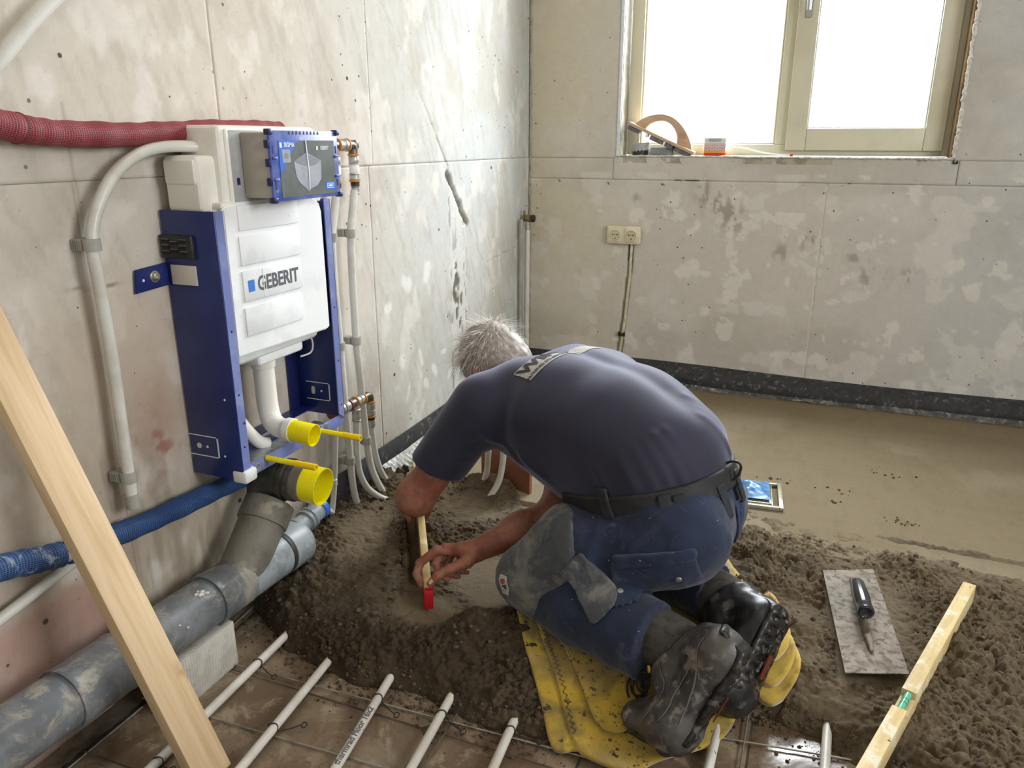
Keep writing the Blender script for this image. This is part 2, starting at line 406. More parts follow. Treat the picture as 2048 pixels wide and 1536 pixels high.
def trouser(name, a, b, dust, lo, hi):
    t = NT(name); P = t.coord(); c = t.mix(t.ramp(t.noise(P, 8, 5), 0.35, 0.65), srgb(a), srgb(b))
    c = t.mix(t.math('MULTIPLY', t.ramp(t.noise(P, 10, 8, 0.72, 0.8), lo, hi), 0.75), c, srgb(dust))
    c = t.mix(t.ramp(t.noise(P, 130, 3), 0.71, 0.73), c, srgb('#9a9a98'))
    return t.done(color=c, rough=0.85, sheen=0.2, normal=t.bump(t.noise(P, 500, 3), 0.35, 0.0008))
m_trouser = trouser('blue work trousers', '#101b33', '#162540', '#5b6578', 0.56, 0.78)
m_knee = trouser('dusty knee fabric', '#4a4d51', '#3c4046', '#85847c', 0.45, 0.66)
m_pocket = trouser('blue pocket cloth', '#142340', '#1a2b49', '#56606f', 0.54, 0.74)
m_belt = M('black woven belt', '#171818', '#202120', 30, rough=0.7, bump=0.4, bscale=300)
m_loop = M('black belt loop', '#1d1f24', '#292b31', 40, rough=0.8)
m_badge = M('grey printed label', '#b9b6b0', '#a9a69f', 60, rough=0.7)
m_badge_red = M('badge red', '#a12c35', rough=0.6)
m_badge_navy = M('badge navy', '#23294f', rough=0.6)
m_print_w = M('shirt print', '#b4b2a8', '#98968d', 90, rough=0.8, lo=0.5, hi=0.6)
m_print_k = M('shirt print dark letters', '#302e38', rough=0.8)
m_boot = M('grey boot leather', '#4c4743', '#2f2d2c', 13, rough=0.45, c3='#776f68', s3=24, lo3=0.54, hi3=0.66, bump=0.5, bscale=45, bdist=0.002)
m_boot_dark = M('black boot leather', '#1f1f20', '#313031', 14, rough=0.35, c3='#5b5854', s3=20, lo3=0.58, hi3=0.68, bump=0.4, bscale=45, bdist=0.002)
m_collar = M('boot collar textile', '#4a4641', '#3b3834', 60, rough=0.9, bump=0.4, bscale=350)
m_sole = M('black rubber sole', '#141414', '#242322', 25, rough=0.4, c3='#57524b', s3=38, lo3=0.58, hi3=0.66, bump=0.5, bscale=70, bdist=0.003)
m_sole_red = M('dark red sole insert', '#6b2c22', rough=0.5)
m_reflect = M('reflective stripe', '#a9a69f', rough=0.4)
m_hook = M('yellow lace hook', '#c99b2a', rough=0.4)
m_lace = M('black lace', '#121212', '#2b2b2b', 160, rough=0.8)
m_hair = M('grey hair', '#a39a92', '#8c827a', 80, rough=0.55)
m_strand = M('light grey hair strands', '#b9b3ad', '#d8d5d1', 50, rough=0.5)
t = NT('yellow felt cloth'); P_ = t.coord(); c_ = t.mix(t.ramp(t.noise(P_, 7, 5, 0.6, 0.5), 0.42, 0.62), srgb('#b7982c'), srgb('#7d6a35'))
c_ = t.mix(t.ramp(t.noise(P_, 55, 5, 0.65), 0.60, 0.68), c_, srgb('#45361c')); c_ = t.mix(t.ramp(t.noise(P_, 12, 4, 0.6), 0.6, 0.75), c_, srgb('#d8b52c'))
m_felt = t.done(color=c_, rough=0.95, sheen=0.5, normal=t.bump(t.noise(P_, 300, 4), 0.6, 0.0015))
m_felt_clean = M('clean yellow felt', '#c6a844', '#ac8f3c', 10, rough=0.95, bump=0.6, bscale=260, sheen=0.5)
# vertex coloured mortar
def vcol_mat(name, rough, bump, bscale, deep_tone=None):
    t = NT(name); a = t.n('ShaderNodeVertexColor'); a.layer_name = 'Col'; P = t.coord()
    c = t.mix(t.ramp(t.noise(P, 260, 3, 0.7), 0.35, 0.7, 0.0, 0.35), a.outputs[0], t.mix(1.0, a.outputs[0], (0.45, 0.42, 0.4), 'MULTIPLY'))
    return t.done(color=c, rough=rough, normal=t.bump(t.noise(P, bscale, 5, 0.7), bump, 0.003))
m_mortar = vcol_mat('moist sand cement mortar', 0.9, 0.8, 230)
m_crumb = M('mortar crumbs', '#5d4f3d', '#453a2d', 30, rough=0.95, bump=0.8, bscale=200)
m_concrete = NT('raw plastered wall'); a_ = m_concrete.n('ShaderNodeVertexColor'); a_.layer_name = 'Col'; _P = m_concrete.coord()
_v = m_concrete.n('ShaderNodeTexVoronoi'); _v.inputs['Scale'].default_value = 17; _v.inputs['Randomness'].default_value = 1; m_concrete.l(_P, _v.inputs['Vector'])
_sep = m_concrete.n('ShaderNodeSeparateColor'); m_concrete.l(_v.outputs['Color'], _sep.inputs[0])
_pit = m_concrete.math('MULTIPLY', m_concrete.math('LESS_THAN', _v.outputs['Distance'], m_concrete.math('MULTIPLY', m_concrete.math('MULTIPLY', _sep.outputs[1], _sep.outputs[1]), 0.12)), m_concrete.ramp(_sep.outputs[0], 0.05, 0.10))
_c = m_concrete.mix(m_concrete.ramp(m_concrete.noise(_P, 24, 7, 0.7, 0.5), 0.35, 0.7, 0, 0.25), a_.outputs[0], m_concrete.mix(1.0, a_.outputs[0], (0.72, 0.7, 0.68), 'MULTIPLY'))
_c = m_concrete.mix(m_concrete.ramp(m_concrete.noise(_P, 95, 5, 0.75), 0.60, 0.70, 0, 0.5), _c, m_concrete.mix(1.0, _c, (0.5, 0.47, 0.42), 'MULTIPLY'))
_v2 = m_concrete.n('ShaderNodeTexVoronoi'); _v2.inputs['Scale'].default_value = 38; m_concrete.l(_P, _v2.inputs['Vector']); _sp2 = m_concrete.n('ShaderNodeSeparateColor'); m_concrete.l(_v2.outputs['Color'], _sp2.inputs[0])
_pm = m_concrete.ramp(m_concrete.noise(_P, 2.2, 2), 0.42, 0.58)
_pit = m_concrete.math('MAXIMUM', _pit, m_concrete.math('MULTIPLY', _pm, m_concrete.math('LESS_THAN', _v2.outputs['Distance'], m_concrete.math('MULTIPLY', m_concrete.math('MULTIPLY', _sp2.outputs[1], _sp2.outputs[1]), 0.15))))
_c = m_concrete.mix(_pit, _c, srgb('#4f4a42'))
_n = m_concrete.bump(m_concrete.noise(_P, 45, 7, 0.65, 0.4), 0.25, 0.002); _n = m_concrete.bump(m_concrete.math('SUBTRACT', 1.0, _pit), 0.8, 0.003, _n)
m_concrete = m_concrete.done(color=_c, rough=0.85, normal=_n)
m_tile = NT('old brown floor tile'); _P = m_tile.coord()
_c = m_tile.mix(m_tile.ramp(m_tile.noise(_P, 6, 6, 0.65, 0.6), 0.38, 0.62), srgb('#6f5b47'), srgb('#8d7c66'))
_c = m_tile.mix(m_tile.ramp(m_tile.noise(_P, 13, 6, 0.7, 0.4), 0.52, 0.62), _c, srgb('#9c8b74'))
_c = m_tile.mix(m_tile.ramp(m_tile.noise(_P, 70, 4, 0.7), 0.64, 0.69), _c, srgb('#4d3c2b'))
_c = m_tile.mix(m_tile.ramp(m_tile.noise(_P, 4, 2), 0.55, 0.7), _c, srgb('#5f4a37'))
m_tile = m_tile.done(color=_c, rough=m_tile.ramp(m_tile.noise(_P, 6, 4, 0.6, 0.5), 0.45, 0.6, 0.62, 0.16), normal=m_tile.bump(m_tile.noise(_P, 35, 6, 0.65), 0.35, 0.003))
m_grout = M('dark grout bed', '#4a4034', '#5c5142', 20, rough=0.9)
m_ceiling = M('ceiling plaster', '#c9c4ba', rough=0.9)
# ================================================================= SETTING
def ragged_bead(path, r, seed, seg=8):
    rr = random.Random(seed); P = []
    for a, b in zip(path[:-1], path[1:]):
        n = max(2, int((Vector(b) - Vector(a)).length / 0.008))
        for i in range(n): P.append(Vector(a).lerp(Vector(b), i / n) + Vector([rr.uniform(-1, 1) * r * 0.35 for _ in range(3)]))
    P.append(Vector(path[-1])); return tubeme(P, [r * rr.uniform(0.55, 1.25) for _ in P], seg)
def gridmesh(us, vs, fn):
    """fn(U,V) -> (N,3) positions, (N,3) colours"""
    U, Vv = np.meshgrid(us, vs, indexing='ij'); nu, nv = U.shape
    pos, col = fn(U.ravel().astype(np.float32), Vv.ravel().astype(np.float32))
    i = np.arange(nu * nv).reshape(nu, nv)
    F = np.stack([i[:-1, :-1].ravel(), i[1:, :-1].ravel(), i[1:, 1:].ravel(), i[:-1, 1:].ravel()], 1)
    return pos, col, F
def lerp3(a, b, t): return np.asarray(a)[None, :] * (1 - t[:, None]) + np.asarray(b)[None, :] * t[:, None] if np.ndim(a) == 1 else a * (1 - t[:, None]) + np.asarray(b)[None, :] * t[:, None]

def left_wall_surface(y, z):
    d = 0.0025 * (fbm(y * 5, z * 5, 3) - 0.5) + 0.0012 * (fbm(y * 40, z * 40, 9, 3) - 0.5)
    base = lerp3(np.array(srgb('#cac3b5')), srgb('#c3c6c3'), sstep(1.6, 2.9, y + 0.3 * fbm(y * 2, z * 2, 1)))  # cool window light tinted into the wall colour towards the back
    base = lerp3(base, srgb('#b8ab98'), 0.9 * sstep(0.95, 0.35, z + 0.35 * (fbm(y * 3, z * 3, 44) - 0.5)) * sstep(1.9, 1.2, y))
    n = fbm(y * 3.2, z * 3.2, 21); base = lerp3(base, srgb('#d6d1c8'), 0.4 * sstep(0.48, 0.68, n))
    n = fbm(y * 4 + 40, z * 3 + 7, 33, 5); base = lerp3(base, srgb('#b3aa9b'), 0.5 * sstep(0.5, 0.72, n)); n = fbm(y * 55 + z * 20, z * 9 - y * 4, 36, 4); base = lerp3(base, srgb('#a79f91'), 0.3 * sstep(0.56, 0.7, n))
    n = fbm(y * 14 + 3, z * 9, 51, 5); base = lerp3(base, srgb('#e2ded6'), 0.5 * sstep(0.58, 0.72, n))
    n = fbm(y * 2.6 + 11, z * 2.6 + 5, 71, 5); base = lerp3(base, srgb('#c6ab98'), 0.30 * sstep(0.56, 0.72, n) * sstep(2.4, 1.4, y))
    for k_, (dy_, dz_, ry_, rz_) in enumerate(((2.17, .42, .022, .035), (2.30, .40, .014, .045), (2.40, .33, .018, .04), (2.22, .68, .03, .05), (2.37, .70, .05, .03), (2.48, .38, .012, .035), (2.1, .62, .02, .03), (2.33, .30, .03, .02), (2.52, .28, .02, .03), (2.2, .30, .012, .04))):
        base = lerp3(base, srgb('#e3e4e0'), 0.75 * sstep(0.35, 0.7, gauss(y, z, dy_, dz_, ry_, rz_, .3 * k_) + 0.5 * (fbm(y * 40, z * 40, 230 + k_, 3) - 0.5)))
    # pink undercoat near the foot of the wall, streaks above it
    e = 0.30 + 0.10 * (y - 0.75) + 0.05 * (fbm(y * 12, z * 12, 5) - 0.5)
    pk = sstep(0.02, -0.02, z - e) * sstep(1.12, 1.0, y + 0.1 * fbm(y * 9, z * 9, 8)) * (0.55 + 0.45 * fbm(y * 6, z * 6, 91))
    base = lerp3(base, srgb('#a2766a'), 0.85 * pk)
    st = sstep(0.55, 0.7, fbm(y * 30, z * 6 + y * 3, 61, 3)) * sstep(0.6, 0.5, z) * sstep(0.75, 1.0, y) * sstep(1.45, 1.3, y)
    base = lerp3(base, srgb('#7f7462'), 0.45 * st); d = d - 0.002 * st
    rd = gauss(y, z, 1.12, 0.50, 0.05, 0.05) * sstep(0.5, 0.62, fbm(y * 30, z * 30, 77, 4)); base = lerp3(base, srgb('#8d4a39'), 0.8 * np.clip(rd * 1.6, 0, 1))
    rd = gauss(y, z, 1.14, 0.58, 0.07, 0.09); base = lerp3(base, srgb('#a78270'), 0.6 * rd)
    # chases filled with white plaster behind the pipes
    for cy in (1.79, 1.70):
        dd = np.abs(y - cy - 0.006 * np.sin(z * 9)); ch = sstep(0.03, 0.02, dd) * sstep(1.2, 1.1, z)
        base = lerp3(base, srgb('#dedbd3'), 0.6 * ch * (0.6 + 0.6 * fbm(y * 20, z * 20, 17)))
    # filled strip below the stair line and its open seams
    strip = sstep(0.012, 0.0, np.abs(y - 2.62) - 0.062) * sstep(0.99, 0.96, z) * sstep(0.1, 0.2, z)
    base = lerp3(base, srgb('#d9dbd5'), 0.5 * strip)
    rag = (fbm(y * 60, z * 25, 15, 4) - 0.5)
    for cy, z0, z1, w, dep in ((2.555, 0.1, 0.98, 0.008, 0.004), (2.665, 0.62, 0.84, 0.009, 0.008), (2.675, 0.2, 0.62, 0.004, 0.002)):
        m = sstep(w, w * 0.3, np.abs(y - cy + rag * 0.02)) * (z > z0) * (z < z1) * sstep(0.42, 0.56, fbm(y * 5 + 9, z * 24, 19, 3))
        base = lerp3(base, srgb('#6e675b'), 0.75 * m); d = d - dep * m
    for (ay, az, by, bz, w, dep, c) in ((2.13, 1.53, 2.39, 1.245, 0.003, 0.002, '#a59c8c'), (2.39, 1.245, 2.55, 1.045, 0.006, 0.004, '#7d7565'),
                                        (2.54, 1.02, 2.70, 0.83, 0.017, 0.012, '#6a6252'), (2.70, 0.83, 3.2, 0.276, 0.0035, 0.0015, '#aaa598'),
                                        (2.88, 0.66, 3.24, 0.685, 0.003, 0.001, '#9c978a'), (0.978, 0.869, 1.172, 0.859, 0.0035, 0.002, '#7d7060')):
        dd, tt = segdist(y, z, ay, az, by, bz); dd = dd + rag * w * 1.6
        m = sstep(w, w * 0.35, dd) * (0.35 + 0.65 * sstep(0.35, 0.55, fbm(y * 30, z * 30, 28, 3)) if w < 0.01 else 1.0)
        base = lerp3(base, srgb(c), 0.85 * m); d = d - dep * m
    hole = sstep(0.62, 0.7, fbm(y * 45, z * 22, 83, 4) + 0.25 * np.exp(-((y - 2.60) / 0.035) ** 2 - ((z - 0.57) / 0.12) ** 2) - 0.02) * np.exp(-((y - 2.61) / 0.07) ** 2 - ((z - 0.55) / 0.2) ** 2)
    base = lerp3(base, srgb('#6f695f'), np.clip(hole * 1.6, 0, 1)); d = d - 0.006 * np.clip(hole, 0, 1)
    for (cy, w) in ((1.952, 0.0022), (1.036, 0.003)):
        m = sstep(w, w * 0.3, np.abs(y - cy)) * (1 if cy < 1.5 else 1.0); base = lerp3(base, srgb('#948a7b'), 0.5 * m * ((z > 1.061) if cy > 1.5 else (z < 1.2)))
    # foot of the wall: browner and darker towards the floor
    base = lerp3(base, srgb('#8b7f6f'), 0.45 * sstep(0.16, 0.03, z))
    return d, base
def back_wall_surface(x, z):
    d = 0.0018 * (fbm(x * 6, z * 6, 103) - 0.5) + 0.001 * (fbm(x * 38, z * 38, 109, 3) - 0.5)
    base = lerp3(np.array(srgb('#c8c0a8')), srgb('#c4beb3'), sstep(0.15, 0.7, x + 0.2 * fbm(x * 4, z * 4, 99)))
    base = lerp3(base, srgb('#bdbcb8'), 0.9 * sstep(1.2, 2.1, x))
    n = fbm(x * 4.5, z * 4.5, 121, 5); base = lerp3(base, srgb('#cfcac0'), 0.5 * sstep(0.5, 0.7, n))
    n = fbm(x * 3.1 + 8, z * 3.7, 133, 5); base = lerp3(base, srgb('#aca699'), 0.45 * sstep(0.48, 0.7, n))
    n = fbm(x * 12 + 3, z * 12, 151, 4); m = sstep(0.655, 0.675, n) * (z < 1.0); base = lerp3(base, srgb('#dad5cb'), 0.65 * m); d = d + 0.0006 * m
    m = sstep(0.62, 0.64, fbm(x * 7 + 30, z * 9 + 2, 157, 4)) * (z < 1.0); base = lerp3(base, srgb('#d8d3ca'), 0.45 * m)
    for (cx, cz, r, s_) in ((0.86, 0.87, 0.06, 1), (0.80, 0.93, 0.05, 1), (0.92, 0.81, 0.06, 1), (1.12, 0.69, 0.035, 2), (1.22, 0.74, 0.04, 3), (1.40, 0.68, 0.03, 1), (1.60, 0.62, 0.03, 2), (1.47, 0.61, 0.05, 2), (0.5, 0.9, 0.02, 3)):
        g = gauss(x, z, cx, cz, r); sm = g * sstep(0.5, 0.62, fbm(x * 55, z * 28, 160 + s_, 4)); base = lerp3(base, srgb('#7b7261'), 0.5 * np.clip(sm * 1.4, 0, 1))
    # chase for the conduit below the sockets
    cx = 0.487 - 0.03 * sstep(0.69, 0.2, z); dd = np.abs(x - cx) + (fbm(x * 70, z * 30, 171, 3) - 0.5) * 0.01
    m = sstep(0.014, 0.008, dd) * (z < 0.70) * (z > 0.1); base = lerp3(base, srgb('#8f8875'), 0.8 * m); d = d - 0.010 * m
    m = sstep(0.006, 0.003, np.abs(x - 0.478)) * (z < 0.69) * (z > 0.62); base = lerp3(base, srgb('#1b1812'), m)
    m = sstep(0.02, 0.012, np.hypot((x - 0.135) / 1.1, (z - 1.0))); base = lerp3(base, srgb('#2b2721'), m * 0)
    for hx, hz, r in ((0.145, 0.965, 0.004), (0.372, 0.957, 0.003), (0.61, 0.955, 0.006), (0.36, 0.935, 0.003)):
        m = sstep(r * 1.3, r * 0.8, np.hypot(x - hx, z - hz)); base = lerp3(base, srgb('#2c2820'), m)
    ch = sstep(0.022, 0.012, np.abs(x - 0.265) + (fbm(x * 30, z * 30, 181, 2) - 0.5) * 0.02) * sstep(0.03, 0.015, np.abs(z - 1.303)); base = lerp3(base, srgb('#c8bfae'), 0.8 * ch); d = d - 0.004 * ch
    m = sstep(0.006, 0.003, np.abs(x - 1.264) + 0.004 * (fbm(x * 60, z * 30, 187, 3) - 0.5)) * (z < 0.96); base = lerp3(base, srgb('#cfcabf'), 0.8 * m)
    # ragged corner line
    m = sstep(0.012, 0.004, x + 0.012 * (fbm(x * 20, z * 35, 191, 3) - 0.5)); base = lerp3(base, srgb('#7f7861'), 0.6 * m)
    return d, base
wl = thing('wall_left', (0, 1.5, 0), kind='structure')
put('wall_body', boxme(-0.20, -0.012, -0.6, YB + 0.2, 0, 2.6), m_ceiling, wl)
def lpanel(y0, y1, z0, z1, step=0.0065, off=0.0):
    g = 0.0002; y0 += g; y1 -= g; z0 += g; z1 -= g
    lin = lambda a, b: np.concatenate([[a], np.linspace(a + 0.0007, b - 0.0007, max(3, int((b - a) / step))), [b]])
    ys = lin(y0, y1); zs = lin(z0, z1)
    def fn(y, z):
        d, c = left_wall_surface(y, z)
        e = np.minimum(np.minimum(y - y0, y1 - y), np.minimum(z - z0, z1 - z)); d = d + off
        d = np.where(e < 1e-5, d - 0.0022, d)
        return np.stack([d, y, z], 1), c
    P, C, F = gridmesh(ys, zs, fn)
    put('wall_panel', from_np(P, F, True, C), m_concrete, wl)
for a in ((0.55, 1.422, 1.061, 1.78, 0.0065, 0.0), (1.422, 2.048, 1.061, 1.78, 0.0065, 0.0006), (2.048, YB + 0.01, 1.061, 1.78, 0.0065, 0.0),
          (0.35, 1.03, 0.0, 1.061, 0.0065, 0.0004), (1.03, 2.023, 0.0, 1.061, 0.0065, 0.0), (2.023, YB + 0.01, 0.0, 1.061, 0.0065, 0.0005),
          (-0.6, 0.55, 1.061, 1.78, 0.05, 0.0), (-0.6, 0.35, 0.0, 1.061, 0.05, 0.0), (-0.6, YB + 0.01, 1.78, 2.6, 0.03, 0.0)):
    lpanel(*a)
wb = thing('wall_back', (1.6, YB, 0), kind='structure')
WX0, WX1, WZ0, WZ1 = 0.413, 1.690, 1.072, 2.28
put('wall_body', boxme(-0.1, WX0 - 0.0, YB + 0.012, YB + 0.24, 0, 2.6), m_ceiling, wb)
put('wall_body', boxme(WX1, 3.6, YB + 0.012, YB + 0.24, 0, 2.6), m_ceiling, wb)
put('wall_body', boxme(WX0, WX1, YB + 0.012, YB + 0.24, 0, WZ0 - 0.004), m_ceiling, wb)
put('wall_body', boxme(WX0, WX1, YB + 0.012, YB + 0.24, WZ1, 2.6), m_ceiling, wb)
def bpanel(x0, x1, z0, z1, step=0.008, off=0.0):
    g = 0.0002; x0 += g; x1 -= g; z0 += g; z1 -= g
    lin = lambda a, b: np.concatenate([[a], np.linspace(a + 0.0007, b - 0.0007, max(3, int((b - a) / step))), [b]])
    xs = lin(x0, x1); zs = lin(z0, z1)
    def fn(x, z):
        d, c = back_wall_surface(x, z); e = np.minimum(np.minimum(x - x0, x1 - x), np.minimum(z - z0, z1 - z)); d = d + off
        d = np.where(e < 1e-5, d - 0.0022, d)
        return np.stack([x, YB - d, z], 1), c
    P, C, F = gridmesh(xs, zs, fn); F = F[:, ::-1].copy()
    put('wall_panel', from_np(P, F, True, C), m_concrete, wb)
for a in ((0.0, WX0, 1.061, 1.78), (0.0, 0.39, 0.972, 1.061), (0.39, 1.712, 0.972, WZ0 - 0.003, 0.008, -0.002), (1.712, 2.5, 0.972, 1.061, 0.008, 0.0008),
          (WX1, 2.5, 1.061, 1.78), (0.0, 1.264, 0.0, 0.972), (1.264, 2.5, 0.0, 0.972, 0.008, 0.0006),
          (2.5, 3.6, 0.0, 1.78, 0.06), (0.0, WX0, 1.78, 2.6, 0.05), (WX1, 3.6, 1.78, 2.6, 0.05), (WX0, WX1, WZ1, 2.6, 0.05)):
    bpanel(*a)
tag(put('ceiling', boxme(-0.2, 3.6, -0.6, YB + 0.24, 2.6, 2.75), m_ceiling), kind='structure')
# right hand wall, outside the view, with its own window; rear wall with a doorway behind the camera
bm = bmesh.new()
for a in ((1.75, YB + 0.2, 0, 2.6), (-0.6, 0.25, 0, 2.6), (0.25, 1.75, 0, 0.95), (0.25, 1.75, 2.3, 2.6)): box(bm, 3.45, 3.6, *a)
tag(put('wall_right', from_bm(bm), m_ceiling), kind='structure')
bm = bmesh.new()
for a in ((-0.2, 1.9, 0, 2.6), (2.8, 3.6, 0, 2.6), (1.9, 2.8, 2.1, 2.6)): box(bm, a[0], a[1], -0.75, -0.6, a[2], a[3])
tag(put('wall_rear', from_bm(bm), m_ceiling), kind='structure')

put('seam_filler', ragged_bead([(1.264, YB + 0.0015, 0.18), (1.2645, YB + 0.0015, 0.55), (1.264, YB + 0.0015, 0.965)], 0.0028, 21, 6), m_filler, wb)
# window
win = thing('window_1', (1.05, 3.46, WZ0), kind='structure')
def wbox(name, x0, x1, z0, z1, y0, y1, mat=m_frame, bev=0.003): return put(name, boxme(x0, x1, y0, y1, z0, z1, bev=bev), mat, win)
FY0, FY1 = 3.455, 3.53
wbox('window_frame', 0.428, 0.482, 1.075, 2.26, FY0, FY1); wbox('window_frame', 1.655, 1.688, 1.075, 2.26, FY0, FY1)
wbox('window_frame', 0.482, 1.655, 1.075, 1.118, FY0, FY1); wbox('window_frame', 0.482, 1.655, 2.20, 2.26, FY0, FY1)
wbox('mullion', 1.045, 1.10, 1.118, 2.20, FY0, FY1)
wbox('glazing_bead', 0.482, 0.490, 1.118, 2.20, FY0 + 0.012, FY1 - 0.03, bev=0.002); wbox('glazing_bead', 1.036, 1.045, 1.118, 2.20, FY0 + 0.012, FY1 - 0.03, bev=0.002)
wbox('glazing_bead', 0.49, 1.036, 1.118, 1.126, FY0 + 0.012, FY1 - 0.03, bev=0.002)
SY0, SY1 = 3.435, 3.50
sash = thing('casement_sash', (1.37, SY0, 1.1)); sash.parent = win; sash.matrix_parent_inverse = Matrix.Translation(win.location).inverted()
def sbox(name, x0, x1, z0, z1, y0, y1, mat=m_frame, bev=0.0035):
    o = put(name, boxme(x0, x1, y0, y1, z0, z1, bev=bev), mat); o.parent = sash; o.matrix_parent_inverse = Matrix.Translation(sash.location).inverted(); return o
sbox('stile', 1.086, 1.163, 1.095, 2.22, SY0, SY1); sbox('stile', 1.588, 1.655, 1.095, 2.22, SY0, SY1)
sbox('rail', 1.1635, 1.5875, 1.095, 1.180, SY0, SY1); sbox('rail', 1.1635, 1.5875, 2.15, 2.22, SY0, SY1)
sbox('glazing_bead', 1.163, 1.168, 1.18, 2.15, SY0 + 0.01, SY1 - 0.02, m_profile, 0.001); sbox('glazing_bead', 1.583, 1.588, 1.18, 2.15, SY0 + 0.01, SY1 - 0.02, m_profile, 0.001)
sbox('glazing_bead', 1.168, 1.583, 1.18, 1.185, SY0 + 0.01, SY1 - 0.02, m_profile, 0.001)
sbox('pane', 1.160, 1.590, 1.178, 2.155, 3.468, 3.474, m_glass, 0)
wbox('pane', 0.480, 1.047, 1.116, 2.205, 3.495, 3.501, m_glass, 0)
bm = bmesh.new(); box(bm, 1.112, 1.136, SY0 - 0.006, SY0 + 0.002, 1.585, 1.74, bev=0.006)
hp = put('handle_plate', from_bm(bm, angle=40), m_clip); hp.parent = sash; hp.matrix_parent_inverse = Matrix.Translation(sash.location).inverted()
bm = bmesh.new(); tube(bm, smoothpath([(1.124, SY0, 1.70), (1.124, SY0 - 0.035, 1.702), (1.124, SY0 - 0.042, 1.69), (1.124, SY0 - 0.040, 1.64), (1.124, SY0 - 0.036, 1.608)], 5), 0.009, 12)
hd = put('window_handle', from_bm(bm, angle=50), m_zinc); hd.parent = sash; hd.matrix_parent_inverse = Matrix.Translation(sash.location).inverted()
# reveal: timber battens, white corner beads, filler along the sill
def trim(name, me, mat): return tag(put(name, me, mat), kind='structure')
trim('trim_1', boxme(WX0 - 0.001, WX0 + 0.006, YB + 0.0, FY0 + 0.04, WZ0, WZ1), m_frame_edge)
trim('trim_2', boxme(WX0 - 0.010, WX0 + 0.004, YB - 0.006, YB + 0.012, WZ0 - 0.002, WZ1, bev=0.002), m_profile)
trim('trim_3', boxme(WX1 - 0.012, WX1 + 0.001, YB + 0.006, FY0 + 0.04, WZ0, WZ1), m_foamwood)
trim('trim_4', ragged_bead([(WX1 + 0.0, YB - 0.002, WZ0), (WX1, YB - 0.002, 1.75), (WX1, YB - 0.002, WZ1)], 0.0075, 3), m_filler)
trim('trim_5', ragged_bead([(WX0, YB - 0.001, WZ0), (0.8, YB - 0.001, WZ0 - 0.002), (1.3, YB - 0.001, WZ0 - 0.003), (WX1, YB - 0.001, WZ0 - 0.004)], 0.0045, 5), m_filler)
trim('trim_6', boxme(WX0, WX1, YB + 0.002, FY0 + 0.03, WZ0 - 0.03, WZ0 - 0.001), m_frame_edge)
trim('trim_7', ragged_bead([(0.006, YB - 0.004, 0.18), (0.006, YB - 0.004, 1.78)], 0.004, 9, 6), m_frame_edge)
bm = bmesh.new(); box(bm, 1.692, 1.706, YB - 0.004, YB + 0.001, 1.050, 1.056); box(bm, 1.690, 1.694, YB - 0.004, YB + 0.001, 1.050, 1.063); box(bm, 1.703, 1.707, YB - 0.004, YB + 0.001, 1.050, 1.062)
put('clip_remnant', from_bm(bm), m_black, wb)
for x0, x1, z in ((0.66, 0.69, 0.9745), (0.705, 0.765, 0.9735), (1.34, 1.35, 0.972)):
    put('open_seam', boxme(x0, x1, YB - 0.0032, YB - 0.001, z - 0.0012, z + 0.0012), m_hole, wb)

# sub floor: slab, tiles
fl = thing('floor', (1.2, 1.0, 0), kind='structure')
put('slab', boxme(-0.1, 3.6, -0.8, YB + 0.1, -0.12, -0.006), m_grout, fl)
tile_meshes = []
for k in range(4):
    rr = np.random.default_rng(k)
    us = np.linspace(-0.148, 0.148, 15)
    def fn(x, y):
        z = 0.0012 * (fbm(x * 20 + k * 7, y * 20, 300 + k) - 0.5); e = np.minimum(0.148 - np.abs(x), 0.148 - np.abs(y))
        z = np.where(e < 1e-5, -0.006, z); return np.stack([x, y, z], 1), np.ones((len(x), 3))
    P, C, F = gridmesh(us, us, fn); me = from_np(P, F, True); me.materials.append(m_tile); tile_meshes.append(me)
c = 0
for i in range(8):
    for j in range(5):
        o = bpy.data.objects.new('floor_tile', tile_meshes[c % 4]); COL.objects.link(o); c += 1; o.parent = fl
        o.matrix_parent_inverse = Matrix.Translation(fl.location).inverted()
        o.location = (0.05 + 0.15 + 0.3 * i, 0.21 + 0.15 + 0.3 * j, 0.0005 * math.sin(i * 3 + j)); o.rotation_euler = (0, 0, math.pi / 2 * ((i * 3 + j) % 4))
# rubble strip between tiles and wall
us = np.linspace(-0.01, 0.049, 12); vs = np.linspace(0.2, 1.6, 220)
P, C, F = gridmesh(us, vs, lambda x, y: (np.stack([x, y, 0.010 * fbm(x * 30, y * 30, 311) + 0.006 * clumps(x, y, 0.03, 4) - 0.006], 1), lerp3(np.array(srgb('#7d705e')), srgb('#5c5143'), sstep(0.4, 0.6, fbm(x * 18, y * 18, 312)))))
put('rubble_edge', from_np(P, F, True, C), m_mortar, fl)

